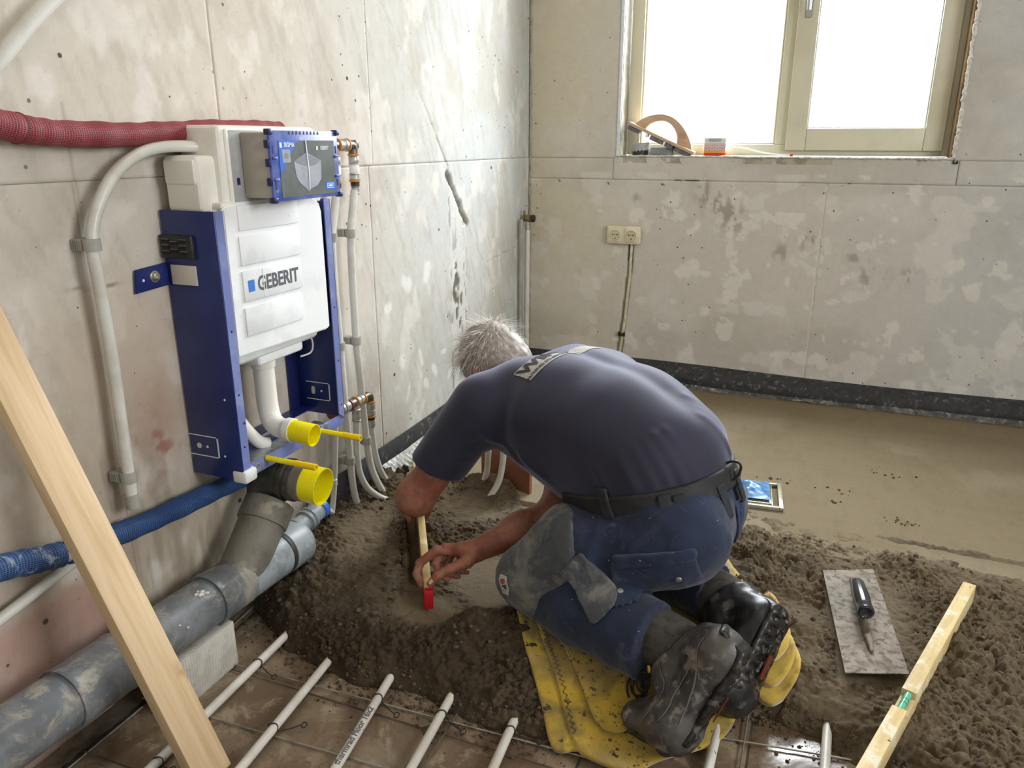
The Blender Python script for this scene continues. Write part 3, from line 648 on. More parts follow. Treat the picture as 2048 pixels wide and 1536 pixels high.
# finished screed, smooth
def screed_surface(x, y):
    z = S + 0.0012 * (fbm(x * 3, y * 3, 401) - 0.5) + 0.0009 * (fbm(x * 60, y * 25, 403, 3) - 0.5)
    c = lerp3(np.array(srgb('#83765b')), srgb('#8e8168'), sstep(0.4, 0.6, fbm(x * 3, y * 3, 411)))
    c = lerp3(c, srgb('#7c6946'), 0.7 * sstep(2.9, 3.35, y)); n = fbm(x * 40, y * 16, 413, 4); c = lerp3(c, srgb('#75684f'), 0.35 * sstep(0.55, 0.75, n)); n2 = fbm(x * 9 + y * 4, y * 30, 417, 4); c = lerp3(c, srgb('#7a6b50'), 0.3 * sstep(0.55, 0.7, n2))
    return np.stack([x, y, z], 1), c
us = np.linspace(0.0, 3.45, 430); vs = np.linspace(1.98, YB, 260)
def fn(x, y):
    p, c = screed_surface(x, y); e = np.minimum(np.minimum(x - 0.0, 3.45 - x), y - 1.98); p[:, 2] = np.where(e < 1e-5, 0.0, p[:, 2]); return p, c
P, C, F = gridmesh(us, vs, fn)
tag(put('screed', from_np(P, F, True, C), m_mortar), kind='structure')

# loose mortar: relief field
EDGE = np.array([(-0.1, 1.36), (0.0, 1.346), (0.094, 1.285), (0.215, 1.215), (0.333, 1.185), (0.448, 1.165), (0.527, 1.179), (0.574, 1.181), (0.727, 1.155), (0.779, 1.155), (0.854, 1.17), (0.95, 1.20), (1.15, 1.33), (1.263, 1.403), (1.315, 1.385), (1.381, 1.37), (1.444, 1.325), (1.475, 1.315), (1.7, 1.20), (2.3, 1.05)])
LV0 = (0.505, 1.375); LV1 = (0.105, 2.04)       # hand held level: near and far end
def inside(poly, x, y):
    r = np.zeros(len(x), bool); n = len(poly)
    for i in range(n):
        x0, y0 = poly[i]; x1, y1 = poly[(i + 1) % n]
        if y0 == y1: continue
        c = ((y0 > y) != (y1 > y)) & (x < (x1 - x0) * (y - y0) / (y1 - y0) + x0); r ^= c
    return r
PRESS = [[(.685, 1.515), (.745, 1.395), (.805, 1.290), (.865, 1.205), (.905, 1.145), (.965, 1.145), (1.05, 1.160), (1.19, 1.33), (1.24, 1.385), (1.30, 1.40), (1.325, 1.45), (1.31, 1.50), (1.26, 1.59), (1.15, 1.79), (1.07, 1.91), (.98, 1.84), (.80, 1.78), (.71, 1.62)]]
def mortar_z(x, y, detail=True):
    wob = 0.035 * (fbm(x * 9, y * 9, 501, 4) - 0.5) + 0.012 * (fbm(x * 45, y * 45, 503, 3) - 0.5)
    d = y - np.interp(x, EDGE[:, 0], EDGE[:, 1]) + wob
    z = S * 0.93 * (1 - np.exp(-np.maximum(d, 0) / 0.055))
    z = np.where(d < 0, -0.02 * np.minimum(1, -d / 0.01) - 0.004, z)
    for (cx, cy, r, ry, a, h) in ((0.23, 1.40, 0.12, 0.09, 0.2, 0.030), (0.10, 1.62, 0.06, 0.20, 0, 0.020), (0.64, 1.33, 0.09, 0.075, 0.6, 0.050), (0.72, 1.44, 0.09, 0.06, 0.9, 0.020), (0.52, 1.235, 0.10, 0.05, 0, 0.012),
                                  (0.40, 2.03, 0.075, 0.06, 0, 0.045), (0.33, 2.03, 0.05, 0.05, 0, 0.02), (0.07, 1.93, 0.07, 0.05, 0, 0.025), (0.46, 1.80, 0.16, 0.045, 0.95, 0.022),
                                  (1.25, 1.77, 0.10, 0.06, 0.4, 0.026), (1.27, 1.62, 0.08, 0.07, 0.2, 0.024), (1.22, 1.93, 0.12, 0.04, -0.2, 0.016), (1.33, 1.50, 0.06, 0.05, 0, 0.012), (1.63, 1.99, 0.09, 0.05, -0.2, 0.022),
                                  (1.84, 1.95, 0.09, 0.04, -0.3, 0.022), (1.50, 1.38, 0.10, 0.04, -0.4, 0.014), (1.72, 1.45, 0.2, 0.12, 0, 0.016), (0.80, 1.26, 0.07, 0.05, 0, 0.012)):
        z = z + h * gauss(x, y, cx, cy, r, ry, a) * (d > 0)
    # smooth places: worked round the level, tracks beside it, finished margin
    dl, tl = segdist(x, y, *LV0, *LV1); sgn = (x - LV0[0]) * (LV1[1] - LV0[1]) - (y - LV0[1]) * (LV1[0] - LV0[0])
    basin = np.maximum(gauss(x, y, 0.505, 1.375, 0.085, 0.075), gauss(x, y, 0.60, 1.55, 0.12, 0.13, 0.5))
    smooth = np.clip(1.6 * basin, 0, 1)
    z = z * (1 - smooth) + (S - 0.004) * smooth * (d > 0.02) + np.where(d > 0.02, 0, z * smooth)
    track = np.clip(sstep(0.042, 0.034, dl) * ((sgn < 0) | (dl < 0.014)) * sstep(0.10, 0.16, tl), 0, 1); z = z * (1 - track) + (S - 0.012 - 0.024 * (sgn < 0) * (dl > 0.010)) * track
    gr = sstep(0.006, 0.003, np.abs(dl - 0.055)) * (sgn < 0) * (tl > 0.25) * (tl < 0.5); z = z - 0.008 * gr
    plate = gauss(x, y, 0.18, 1.62, 0.085, 0.16, 0.5); smooth = np.maximum(smooth, np.clip(1.1 * plate, 0, 0.8)); smooth = np.maximum(smooth, 0.75 * gauss(x, y, 0.40, 1.87, 0.14, 0.10, -0.5))
    smooth = np.maximum(smooth, track); smooth = np.maximum(smooth, 0.9 * gauss(x, y, 1.40, 1.41, 0.06, 0.04)); smooth = np.maximum(smooth, 0.85 * gauss(x, y, 1.75, 2.06, 0.16, 0.035, -0.15))
    smooth = np.maximum(smooth, 0.7 * sstep(1.98, 2.12, y) * sstep(1.05, 1.2, x)); smooth = np.maximum(smooth, 0.85 * gauss(x, y, 1.5, 1.7, 0.09, 0.25, 0.25))
    # far boundary against the finished screed
    far = 2.175 - 0.035 * sstep(1.2, 1.9, x) + 0.010 * (fbm(x * 30, y * 10, 520, 3) - 0.5); far = np.where(x < 0.80, 2.055 + 0.02 * (fbm(x * 25, y * 8, 521, 3) - 0.5) - 0.20 * sstep(0.42, 0.62, x), far); far = np.where((x >= 0.80) & (x < 1.08), 2.08, far)
    rdg = np.exp(-((y - far + 0.012) / 0.013) ** 2) * sstep(1.45, 1.6, x) * (0.5 + 0.5 * vnoise(x * 20, y * 3, 77)); z = z + 0.014 * rdg
    out = sstep(-0.006, 0.006, y - far); z = z * (1 - out) + (S - 0.012) * out
    pr = inside(PRESS[0], x, y); tw = inside([(1.360, 1.87), (1.49, 1.925), (1.542, 1.508), (1.408, 1.460)], x, y); z = np.where(tw, np.minimum(z, 0.086), z)
    z = np.where(pr, np.minimum(z - 0.004, 0.075), z); smooth = np.where(pr | tw, np.maximum(smooth, 0.85), smooth)
    rough = (1 - 0.93 * smooth) * (d > -0.01) * (1 - out)
    if detail:
        w = np.hypot(x, y)
        ys = y + 1.3 * z; wx = x + 0.016 * (fbm(x * 28, ys * 28, 1, 3) - 0.5); wy = ys + 0.016 * (fbm(x * 28 + 9, ys * 28, 2, 3) - 0.5)
        cl = 0.55 * clumps(wx, wy, 0.036, 31) * 0.036 * (0.1 + 1.2 * sstep(0.45, 0.62, fbm(x * 9, y * 9, 540))) + 0.75 * clumps(wx, wy, 0.018, 41) * 0.018 * (0.4 + fbm(x * 30, ys * 30, 542)) + 1.0 * clumps(wx, wy, 0.0095, 47) * 0.0095 + 0.004 * (vnoise(x * 210, ys * 210, 48) - 0.5)
        cl = cl * (0.45 + 0.8 * sstep(0.35, 0.62, fbm(x * 6, y * 6, 551)))
        z_base = z
        z = z + rough * (cl + 0.007 * (fbm(x * 22, y * 22, 560, 4) - 0.5)) * np.clip(d / 0.03, 0.25, 1) + (1 - rough) * 0.0016 * (fbm(x * 90, y * 90, 570, 3) - 0.5) * (1 - out)
    if detail == 'split': return z_base, z - z_base, rough, smooth, d, out
    return z, rough, smooth, d, out
step = 0.0026
us = np.arange(0.0, 2.06, step); vs = np.arange(1.10, 2.21, step)
def fn(x, y):
    z0, dt, rough, smooth, d, out = mortar_z(x, y, 'split'); Z = z0.reshape(len(us), len(vs)); gx_, gy_ = np.gradient(Z, step); gx_ = gx_.ravel(); gy_ = gy_.ravel(); nn = np.sqrt(1 + gx_ ** 2 + gy_ ** 2)
    k_ = np.minimum(1, 1.6 / nn); X_ = x - gx_ / nn * dt * k_; Y_ = y - gy_ / nn * dt * k_; z = z0 + dt / nn
    c = lerp3(np.array(srgb('#7c6e56')), srgb('#57482f'), np.clip(rough * 1.05, 0, 1) * (0.6 + 0.4 * sstep(0.38, 0.6, fbm(x * 6, y * 6, 580))))
    deep_tone = 0.8 * gauss(x, y, 0.50, 1.27, 0.55, 0.16) * rough; c = lerp3(c, srgb('#3a2e21'), np.clip(deep_tone, 0, 1)); c = lerp3(c, srgb('#33291d'), 0.55 * sstep(0.62, 0.3, fbm(x * 45, y * 45, 583, 3)) * rough)  # deeper brown along the front of the heap
    c = lerp3(c, srgb('#685a44'), 0.75 * sstep(1.05, 1.35, x) * rough); c = lerp3(c, srgb('#86785f'), 0.6 * sstep(1.85, 2.1, y) * sstep(1.0, 1.3, x))
    c = lerp3(c, srgb('#52463a'), 0.6 * np.exp(-((y - 2.135) / 0.02) ** 2) * sstep(1.4, 1.6, x))  # shadow along the far ridge laid into the mortar colour
    return np.stack([X_, Y_, z], 1), c
P, C, F = gridmesh(us, vs, fn)
keep = (P[F[:, 0], 2] > -0.012) | (P[F[:, 2], 2] > -0.012); F = F[keep]
tag(put('mortar_bed', from_np(P, F, True, C), m_mortar), 'loose brown sand cement mortar heaped over the tiles around the kneeling person', 'mortar', kind='stuff')
def mz(x, y, detail=True):
    z = mortar_z(np.array([x], dtype=np.float32), np.array([y], dtype=np.float32), detail)[0][0]; return max(float(z), 0.0)
# crumbs rolled off the heap
ico_v, ico_f = None, None
bm = bmesh.new(); bmesh.ops.create_icosphere(bm, subdivisions=1, radius=1.0); bm.verts.ensure_lookup_table()
ico_v = np.array([v.co[:] for v in bm.verts]); ico_f = np.array([[v.index for v in f.verts] for f in bm.faces]); bm.free()
def lumps(pts, rads, seed=0):
    r = np.random.default_rng(seed); n = len(pts); V = ico_v[None] * (0.75 + 0.5 * r.random((n, len(ico_v), 1))) * (np.asarray(rads)[:, None, None]) * np.stack([1 + 0.4 * r.random(n), 1 + 0.3 * r.random(n), 0.75 + 0 * r.random(n)], 1)[:, None, :]
    V = V + np.asarray(pts)[:, None, :]; F = ico_f[None] + (np.arange(n) * len(ico_v))[:, None, None]
    return V.reshape(-1, 3), F.reshape(-1, 3)
n = 5200; xs = RNG.uniform(0.03, 2.0, n); e = np.interp(xs, EDGE[:, 0], EDGE[:, 1]); ys = e + 0.03 - np.abs(RNG.normal(0, 0.045, n)); rad = 0.0007 + 0.0035 * RNG.random(n) ** 5
zs = np.maximum(mortar_z(xs.astype(np.float32), ys.astype(np.float32))[0], 0.0) + rad * 0.4
xs2 = RNG.uniform(0.05, 2.0, 2200); ys2 = RNG.uniform(1.25, 2.1, 2200); z2, rg, sm, dd, oo = mortar_z(xs2.astype(np.float32), ys2.astype(np.float32)); r2 = 0.0015 + 0.0055 * RNG.random(2200) ** 3
k = (rg > 0.5) & (dd > 0.02)
pts = np.concatenate([np.stack([xs, ys, zs], 1), np.stack([xs2, ys2, z2 + r2 * 0.3], 1)[k]]); rads = np.concatenate([rad, r2[k]])
V_, F_ = lumps(pts, rads, 3)
tag(put('mortar_crumbs', from_np(V_, F_, True), m_crumb), 'brown mortar crumbs and lumps scattered over the heap and tiles', 'mortar', kind='stuff')
pts = []; rads = []
for cx, cy, n_, s_ in ((1.58, 2.26, 26, 0.022), (1.38, 2.42, 14, 0.03), (1.22, 2.44, 16, 0.035), (1.52, 2.63, 12, 0.05), (1.40, 2.33, 7, 0.012), (2.05, 2.55, 8, 0.05)):
    for _ in range(n_):
        r = 0.001 + 0.0035 * random.random() ** 2; pts.append((cx + random.gauss(0, s_), cy + random.gauss(0, s_ * 0.5), S + r * 0.5)); rads.append(r)
V_, F_ = lumps(pts, rads, 5)
tag(put('screed_crumbs', from_np(V_, F_, True), m_crumb), 'few dark crumbs lying on the smooth finished screed', 'mortar', kind='stuff')
# ================================================================= WALL INSTALLATION
# concealed cistern frame, built against the left wall
FR = thing('cistern_frame', (0.07, 1.41, 0.42), 'blue steel wall frame holding a concealed white toilet cistern with yellow plugs', 'cistern frame')
PY0, PY1, FX, FZ0, FZ1 = 1.215, 1.612, 0.145, 0.412, 0.997
def plate_with(name, x0, x1, y0, y1, z0, z1, mat, bev=0.0015, parent=FR, **k): return put(name, boxme(x0, x1, y0, y1, z0, z1, bev=bev), mat, parent, **k)
sp = plate_with('side_panel', 0.004, FX, PY0, PY0 + 0.003, FZ0, FZ1, m_blue)
plate_with('side_panel', 0.004, FX, PY1 - 0.003, PY1, FZ0 + 0.02, FZ1, m_blue)
# front flanges
bm = bmesh.new(); poly_prism(bm, [(FX - 0.003, PY0 + 0.0031, FZ0), (FX - 0.003, PY0 + 0.026, FZ0 + 0.01), (FX - 0.003, PY0 + 0.026, FZ1), (FX - 0.003, PY0 + 0.0031, FZ1)], (0.003, 0, 0)); bmesh.ops.recalc_face_normals(bm, faces=bm.faces)
put('front_flange', from_bm(bm), m_blue_flange, FR)
bm = bmesh.new(); poly_prism(bm, [(FX - 0.003, PY1 - 0.025, FZ0 + 0.035), (FX - 0.003, PY1 - 0.0031, FZ0 + 0.02), (FX - 0.003, PY1 - 0.0031, FZ1), (FX - 0.003, PY1 - 0.025, FZ1)], (0.003, 0, 0)); bmesh.ops.recalc_face_normals(bm, faces=bm.faces)
put('front_flange', from_bm(bm), m_blue_flange, FR)
plate_with('back_flange', 0.004, 0.007, PY1 - 0.045, PY1 - 0.0031, FZ0 + 0.02, FZ1 - 0.2, m_blue_dark)
# bottom rail: channel
rail = thing('bottom_rail', (0.14, 1.4, 0.42)); rail.parent = FR; rail.matrix_parent_inverse = Matrix.Translation(FR.location).inverted()
def sub(name, me, mat, par):
    o = put(name, me, mat); o.parent = par; o.matrix_parent_inverse = Matrix.Translation(par.location).inverted(); return o
sub('rail_front', boxme(FX - 0.006, FX - 0.0032, PY0 + 0.004, PY1 - 0.004, 0.412, 0.442, bev=0.001), m_blue_flange, rail)
sub('rail_top', boxme(0.085, FX - 0.0062, PY0 + 0.004, PY1 - 0.12, 0.438, 0.441), m_zinc, rail)
sub('rail_back', boxme(0.008, 0.05, PY0 + 0.004, PY1 - 0.004, 0.445, 0.448), m_blue, rail)
sub('brace', prismme([(0.05, PY0 + 0.01, 0.442), (0.075, PY0 + 0.01, 0.442), (0.095, PY0 + 0.2, 0.442), (0.07, PY0 + 0.2, 0.442)], (0, 0, 0.004)), m_blue, rail)
sub('nut_insert', latheme([(0, 0.010), (0.003, 0.010), (0.003, 0.0065), (-0.006, 0.0065)], (FX - 0.004, 1.265, 0.428), (1, 0, 0), 20), m_steel, rail)
for yy, zz in ((1.46, 0.430), (1.50, 0.433), (1.53, 0.428)): sub('clip', boxme(0.10, FX - 0.001, yy - 0.009, yy + 0.009, zz - 0.004, zz + 0.012, bev=0.002), m_zinc, rail)
plate_with('foot_cap', FX - 0.030, FX + 0.008, PY0 - 0.002, PY0 + 0.038, FZ0 - 0.006, FZ0 + 0.024, m_white_plastic, 0.006)
# details on the near side panel
blk = plate_with('cable_entry', 0.004, 0.088, PY0 - 0.010, PY0 + 0.0005, 0.900, 0.948, m_black, 0.003)
for cx in (0.020, 0.043, 0.066):
    for cz in ((0.912, 0.924, 0.936) if cx != 0.043 else (0.916, 0.932)):
        w = 0.009; o = sub('slot', boxme(cx - w, cx + w, PY0 - 0.0115, PY0 - 0.0095, cz - 0.0038, cz + 0.0028), m_hole, blk); o.parent = blk; o.matrix_parent_inverse = Matrix()
        sub('slat', boxme(cx - w, cx + w, PY0 - 0.0125, PY0 - 0.0095, cz + 0.003, cz + 0.0045), m_slat, blk).matrix_parent_inverse = Matrix()
plate_with('window_insert', 0.018, 0.085, PY0 - 0.003, PY0, 0.845, 0.886, m_cream, 0.001)
lug = put('wall_bracket', prismme([(0.004, 1.125, 0.838), (0.004, 1.131, 0.885), (0.004, PY0, 0.890), (0.004, PY0, 0.843)], (0.004, 0, 0), 0.001), m_blue, FR)
sub('bolt', latheme([(0, 0.012), (0.003, 0.012), (0.0031, 0.009), (0.008, 0.0085), (0.009, 0.004), (0.006, 0.0035)], (0.0075, 1.176, 0.866), (1, 0, 0), 24), m_bolt, lug).matrix_parent_inverse = Matrix()
sub('hole', latheme([(0, 0.003), (0.0006, 0.003)], (0.0078, 1.148, 0.862), (1, 0, 0), 12), m_sticker_white, lug).matrix_parent_inverse = Matrix()
def slotframe(y, x0, x1, z0, z1, sgn):
    bm = bmesh.new(); w = 0.0022; yy = (y - 0.0008, y) if sgn < 0 else (y, y + 0.0008)
    box(bm, x0, x1, *yy, z1 - w, z1); box(bm, x0, x1, *yy, z0, z0 + w); box(bm, x1 - w * 1.6, x1, *yy, z0, z1)
    return from_bm(bm)
put('label_outline', slotframe(PY0, 0.002, 0.085, 0.458, 0.508, -1), m_sticker_white, FR)
put('label_outline', slotframe(PY1 - 0.003, 0.030, 0.105, 0.470, 0.520, -1), m_sticker_white, FR)
def pill(x, z, hx, hz, y, par, mat):
    pts = [(x + hx * math.cos(a), y, z + (hz - hx) * (1 if math.sin(a) > 0 else -1) + hx * math.sin(a)) for a in [i * math.pi / 8 + 0.01 for i in range(16)]]
    return put('hole', prismme(pts, (0, -0.001, 0)), mat, par)
pill(0.030, 0.482, 0.0065, 0.0065, PY0, FR, m_cream); pill(0.053, 0.482, 0.003, 0.003, PY0, FR, m_sticker_white); pill(0.100, 0.466, 0.0025, 0.0025, PY0, FR, m_sticker_white); pill(0.118, 0.600, 0.0025, 0.0025, PY0, FR, m_sticker_white)
pill(0.052, 0.496, 0.0055, 0.011, PY1 - 0.003, FR, m_cream); pill(0.078, 0.496, 0.003, 0.003, PY1 - 0.003, FR, m_sticker_white)
for zz in (0.49, 0.61, 0.75): 
    put('hole', latheme([(0, 0.0025), (0.0004, 0.0025)], (FX, PY0 + 0.014, zz), (1, 0, 0), 10), m_hole, FR)
    put('hole', latheme([(0, 0.0025), (0.0004, 0.0025)], (FX, PY1 - 0.013, zz - 0.02), (1, 0, 0), 10), m_hole, FR)
put('wire_hook', tubeme(smoothpath([(0.060, 1.560, 0.650), (0.066, 1.585, 0.650), (0.070, 1.596, 0.640), (0.070, 1.597, 0.618), (0.066, 1.588, 0.605), (0.058, 1.560, 0.602)], 6), 0.0025, 8), m_white_plastic, FR)
# cistern tank (blow moulded)
tank = thing('cistern_tank', (0.08, 1.41, 0.7)); tank.parent = FR; tank.matrix_parent_inverse = Matrix.Translation(FR.location).inverted()
sub('tank_shell', boxme(0.022, 0.128, 1.270, 1.600, 1.000, 1.162, bev=0.012, seg=3), m_ivory_plastic, tank)
sub('tank_shoulder', boxme(0.020, 0.112, 1.222, 1.290, 0.990, 1.104, bev=0.012, seg=3), m_ivory_plastic, tank)
sub('tank_rib', boxme(0.030, 0.134, 1.285, 1.300, 1.004, 1.155, bev=0.006, seg=3), m_ivory_plastic, tank)
sub('tank_rib', boxme(0.024, 0.106, 1.2185, 1.240, 1.045, 1.098, bev=0.008, seg=3), m_ivory_plastic, tank)
sub('tank_lip', boxme(0.020, 0.136, 1.250, 1.590, 0.992, 1.012, bev=0.006, seg=3), m_ivory_plastic, tank)
# insulated front shell with hopper shaped underside
pts = [(1.245, 1.0), (1.262, 1.006), (1.545, 1.006), (1.572, 0.992), (1.580, 0.97), (1.580, 0.685), (1.570, 0.680), (1.250, 0.688), (1.243, 0.69)]
bm = bmesh.new(); poly_prism(bm, [(0.130, y, z) for y, z in pts], (0.012, 0, 0)); bmesh.ops.recalc_face_normals(bm, faces=bm.faces); bmesh.ops.bevel(bm, geom=list(bm.edges), offset=0.004, segments=3, affect='EDGES')
sub('front_shell', from_bm(bm, angle=45), m_white_plastic, tank)
sub('tank_body', boxme(0.035, 0.131, 1.245, 1.572, 0.700, 1.000, bev=0.012, seg=3), m_white_plastic, tank)
sub('flush_funnel', latheme([(0.02, 0.033), (0.045, 0.033), (0.06, 0.029), (0.075, 0.027)], (0.085, 1.385, 0.700), (0, 0, -1), 28), m_ivory_plastic, tank)
sub('tank_underside', boxme(0.040, 0.124, 1.262, 1.560, 0.660, 0.705, bev=0.016, seg=3), m_white_plastic, tank)
sub('tank_outlet', boxme(0.048, 0.118, 1.335, 1.500, 0.640, 0.670, bev=0.010, seg=3), m_white_plastic, tank)
for (y0, y1, z0, z1) in ((1.285, 1.482, 0.952, 1.003), (1.281, 1.480, 0.880, 0.941), (1.280, 1.478, 0.803, 0.868), (1.277, 1.474, 0.728, 0.790)):
    sub('raised_panel', boxme(0.1415, 0.1455, y0, y1, z0, z1, bev=0.0012), m_white_plastic, tank)
MX = Matrix(((0, 0, 1, 0), (1, 0, 0, 0), (0, 1, 0, 0), (0, 0, 0, 1)))     # text x->world y, text y->world z, facing +x
def text_on_x(body, size, x, y, z, sx=1.0, bold=0.0, shear=0.0):
    return textme(body, size, Matrix.Translation((x, y, z)) @ MX @ Matrix.Diagonal((sx, 1, 1, 1)), 0.0003, bold)
sub('lettering', text_on_x('GEBERIT', 0.044, 0.1458, 1.394, 0.834, 0.86, 0.0012), m_print, tank)
sub('lettering_square', boxme(0.1456, 0.1462, 1.293, 1.313, 0.822, 0.847), m_print_blue, tank)
sub('moulding_seam', boxme(0.1455, 0.1464, 1.3415, 1.3437, 0.805, 0.866), m_white_plastic, tank)
# service opening: plate, foam box, blue cover with sticker
plate_with('service_plate', 0.1285, 0.1345, 1.292, 1.600, 1.008, 1.152, m_grey_plate, 0.002)
plate_with('plate_mark', 0.1345, 0.1352, 1.305, 1.314, 1.044, 1.058, m_blue_dark, 0)
plate_with('service_box', 0.134, 0.206, 1.325, 1.556, 1.017, 1.148, m_grey_box, 0.004)
cv = thing('service_cover', (0.21, 1.44, 1.08)); cv.parent = FR; cv.matrix_parent_inverse = Matrix.Translation(FR.location).inverted()
cx0, cy0, cy1, cz0, cz1 = 0.206, 1.322, 1.560, 1.010, 1.152
bm = bmesh.new(); w = 0.020
sub('cover_frame', boxme(cx0, cx0 + 0.006, cy0, cy1, cz0, cz1, bev=0.0015), m_blue_cover, cv)
for yy in (cy0 + 0.002, cy1 - 0.002):
    for zz in (cz0 + 0.003, cz1 - 0.003): sub('corner_lug', boxme(cx0 - 0.004, cx0 + 0.010, yy - 0.007, yy + 0.007, zz - 0.006, zz + 0.006, bev=0.002), m_blue_dark, cv)
for i in range(9):
    yy = cy0 + 0.065 + i * 0.0125; sub('notch', prismme([(cx0 + 0.006, yy - 0.003, cz1 - 0.0075), (cx0 + 0.006, yy + 0.003, cz1 - 0.0075), (cx0 + 0.006, yy, cz1 - 0.001)], (0.0008, 0, 0)), m_blue_dark, cv)
for zz in (1.125, 1.088, 1.050): sub('side_clip', boxme(cx0 - 0.006, cx0 + 0.005, cy0 - 0.0045, cy0 + 0.001, zz - 0.008, zz + 0.008, bev=0.001), m_blue_dark, cv)
for zz in (1.116, 1.044):
    sub('slot', boxme(cx0 + 0.006, cx0 + 0.0068, cy0 + 0.007, cy0 + 0.0105, zz - 0.010, zz + 0.006), m_blue_dark, cv)
    sub('slot', boxme(cx0 + 0.006, cx0 + 0.0068, cy1 - 0.0105, cy1 - 0.007, zz - 0.012, zz + 0.004), m_blue_dark, cv)
for zz in (1.098, 1.055):
    for yy in (cy0 + 0.012, cy1 - 0.010): sub('latch', boxme(cx0 + 0.006, cx0 + 0.010, yy - 0.008, yy + 0.006, zz - 0.003, zz + 0.002, bev=0.001), m_blue_cover, cv)
sy0, sy1, sz0, sz1, sx = cy0 + 0.026, cy1 - 0.016, cz0 + 0.007, cz1 - 0.020, cx0 + 0.0065
sub('sticker', boxme(sx, sx + 0.0004, sy0, sy1, sz0, sz1), m_sticker_grey, cv)
sub('sticker_blue_corner', prismme([(sx + 0.0005, sy0, sz1), (sx + 0.0005, sy0, sz0 + 0.045), (sx + 0.0005, sy0 + 0.062, sz1)], (0.0002, 0, 0)), m_sticker_blue, cv)
bw = [(0.044, 0.072), (0.090, 0.090), (0.140, 0.073), (0.138, 0.035), (0.122, 0.020), (0.096, 0.014), (0.090, 0.008), (0.082, 0.014), (0.060, 0.028), (0.050, 0.040)]
sub('sticker_bowl', prismme([(sx + 0.0006, sy0 + a + 0.002, sz0 + b) for a, b in bw], (0.0003, 0, 0)), m_bowl, cv)
sub('sticker_bowl_inside', prismme([(sx + 0.001, sy0 + a, sz0 + b) for a, b in ((0.048, 0.072), (0.092, 0.088), (0.138, 0.073), (0.120, 0.064), (0.100, 0.061), (0.072, 0.065))], (0.0002, 0, 0)), m_bowl_dark, cv)
sub('cover_crease', prismme([(sx + 0.0012, sy0 + 0.089, sz1), (sx + 0.0012, sy0 + 0.092, sz1), (sx + 0.0012, sy0 + 0.097, sz0 + 0.05), (sx + 0.0012, sy0 + 0.094, sz0 + 0.012), (sx + 0.0012, sy0 + 0.092, sz0 + 0.012), (sx + 0.0012, sy0 + 0.094, sz0 + 0.05)], (0.001, 0, 0)), m_sticker_white, cv)
sub('lettering', text_on_x('SIGMA', 0.0125, sx + 0.001, sy0 + 0.034, sz1 - 0.009, 0.95, 0.0003), m_sticker_white, cv)
sub('lettering_icon', boxme(sx + 0.0006, sx + 0.001, sy0 + 0.003, sy0 + 0.010, sz1 - 0.014, sz1 - 0.004), m_sticker_white, cv)
sub('lettering', text_on_x('GEBERIT', 0.0110, sx + 0.001, sy0 + 0.158, sz1 - 0.016, 0.75, 0.0002), m_sticker_white, cv)
sub('lettering_icon', boxme(sx + 0.0006, sx + 0.001, sy0 + 0.128, sy0 + 0.134, sz1 - 0.020, sz1 - 0.012), m_sticker_white, cv)
bm = bmesh.new(); box(bm, sx + 0.0006, sx + 0.0009, sy0 + 0.010, sy0 + 0.036, sz1 - 0.044, sz1 - 0.018, bev=0.0001); sub('sticker_knob', from_bm(bm), m_bowl, cv)
sub('sticker_knob_centre', latheme([(0, 0.006), (0.0004, 0.006)], (sx + 0.0009, sy0 + 0.023, sz1 - 0.031), (1, 0, 0), 12), m_bowl_dark, cv)
sub('sticker_patch', boxme(sx + 0.0005, sx + 0.0007, sy1 - 0.040, sy1 - 0.006, sz0 + 0.009, sz0 + 0.026), m_sticker_blue, cv)
o = sub('sticker_patch_outline', from_bm((lambda b: (box(b, sx + 0.0007, sx + 0.0009, sy1 - 0.035, sy1 - 0.011, sz0 + 0.012, sz0 + 0.0135), box(b, sx + 0.0007, sx + 0.0009, sy1 - 0.035, sy1 - 0.011, sz0 + 0.0215, sz0 + 0.023), box(b, sx + 0.0007, sx + 0.0009, sy1 - 0.036, sy1 - 0.0345, sz0 + 0.013, sz0 + 0.022), box(b, sx + 0.0007, sx + 0.0009, sy1 - 0.0115, sy1 - 0.010, sz0 + 0.013, sz0 + 0.022), box(b, sx + 0.0007, sx + 0.0009, sy1 - 0.031, sy1 - 0.015, sz0 + 0.0155, sz0 + 0.0195), b)[-1])(bmesh.new())), m_sticker_white, cv)
# flush bend, plugs, threaded rods in yellow sleeves
put('flush_pipe', tubeme(smoothpath([(0.085, 1.385, 0.70), (0.085, 1.385, 0.60), (0.087, 1.384, 0.53), (0.098, 1.380, 0.496), (0.120, 1.376, 0.482), (0.150, 1.376, 0.479)], 8), 0.0245, 28), m_flush, FR)
put('pipe_collar', latheme([(0.0, 0.0245), (0.0, 0.0285), (0.016, 0.0285), (0.016, 0.0245)], (0.145, 1.376, 0.479), (1, 0.05, -0.03), 32), m_flush, FR)
put('yellow_plug', latheme([(0, 0.0255), (0.062, 0.0265), (0.062, 0.0245), (0.004, 0.0238), (0.004, 0.0)], (0.157, 1.376, 0.479), (1, 0.05, -0.09), 40), m_yellow, FR, label='upper yellow protective plug on the flush bend')
put('drain_elbow', tubeme(smoothpath([(0.150, 1.372, 0.352), (0.115, 1.365, 0.352), (0.085, 1.362, 0.340), (0.078, 1.360, 0.315), (0.078, 1.358, 0.29)], 8), 0.047, 28), m_pvc_dark, FR)
put('elbow_ring', latheme([(0, 0.044), (0, 0.051), (0.012, 0.052), (0.012, 0.047), (0.022, 0.047), (0.022, 0.050), (0.034, 0.050), (0.034, 0.044)], (0.132, 1.370, 0.352), (1, 0.05, -0.06), 36), m_pvc_dark, FR)
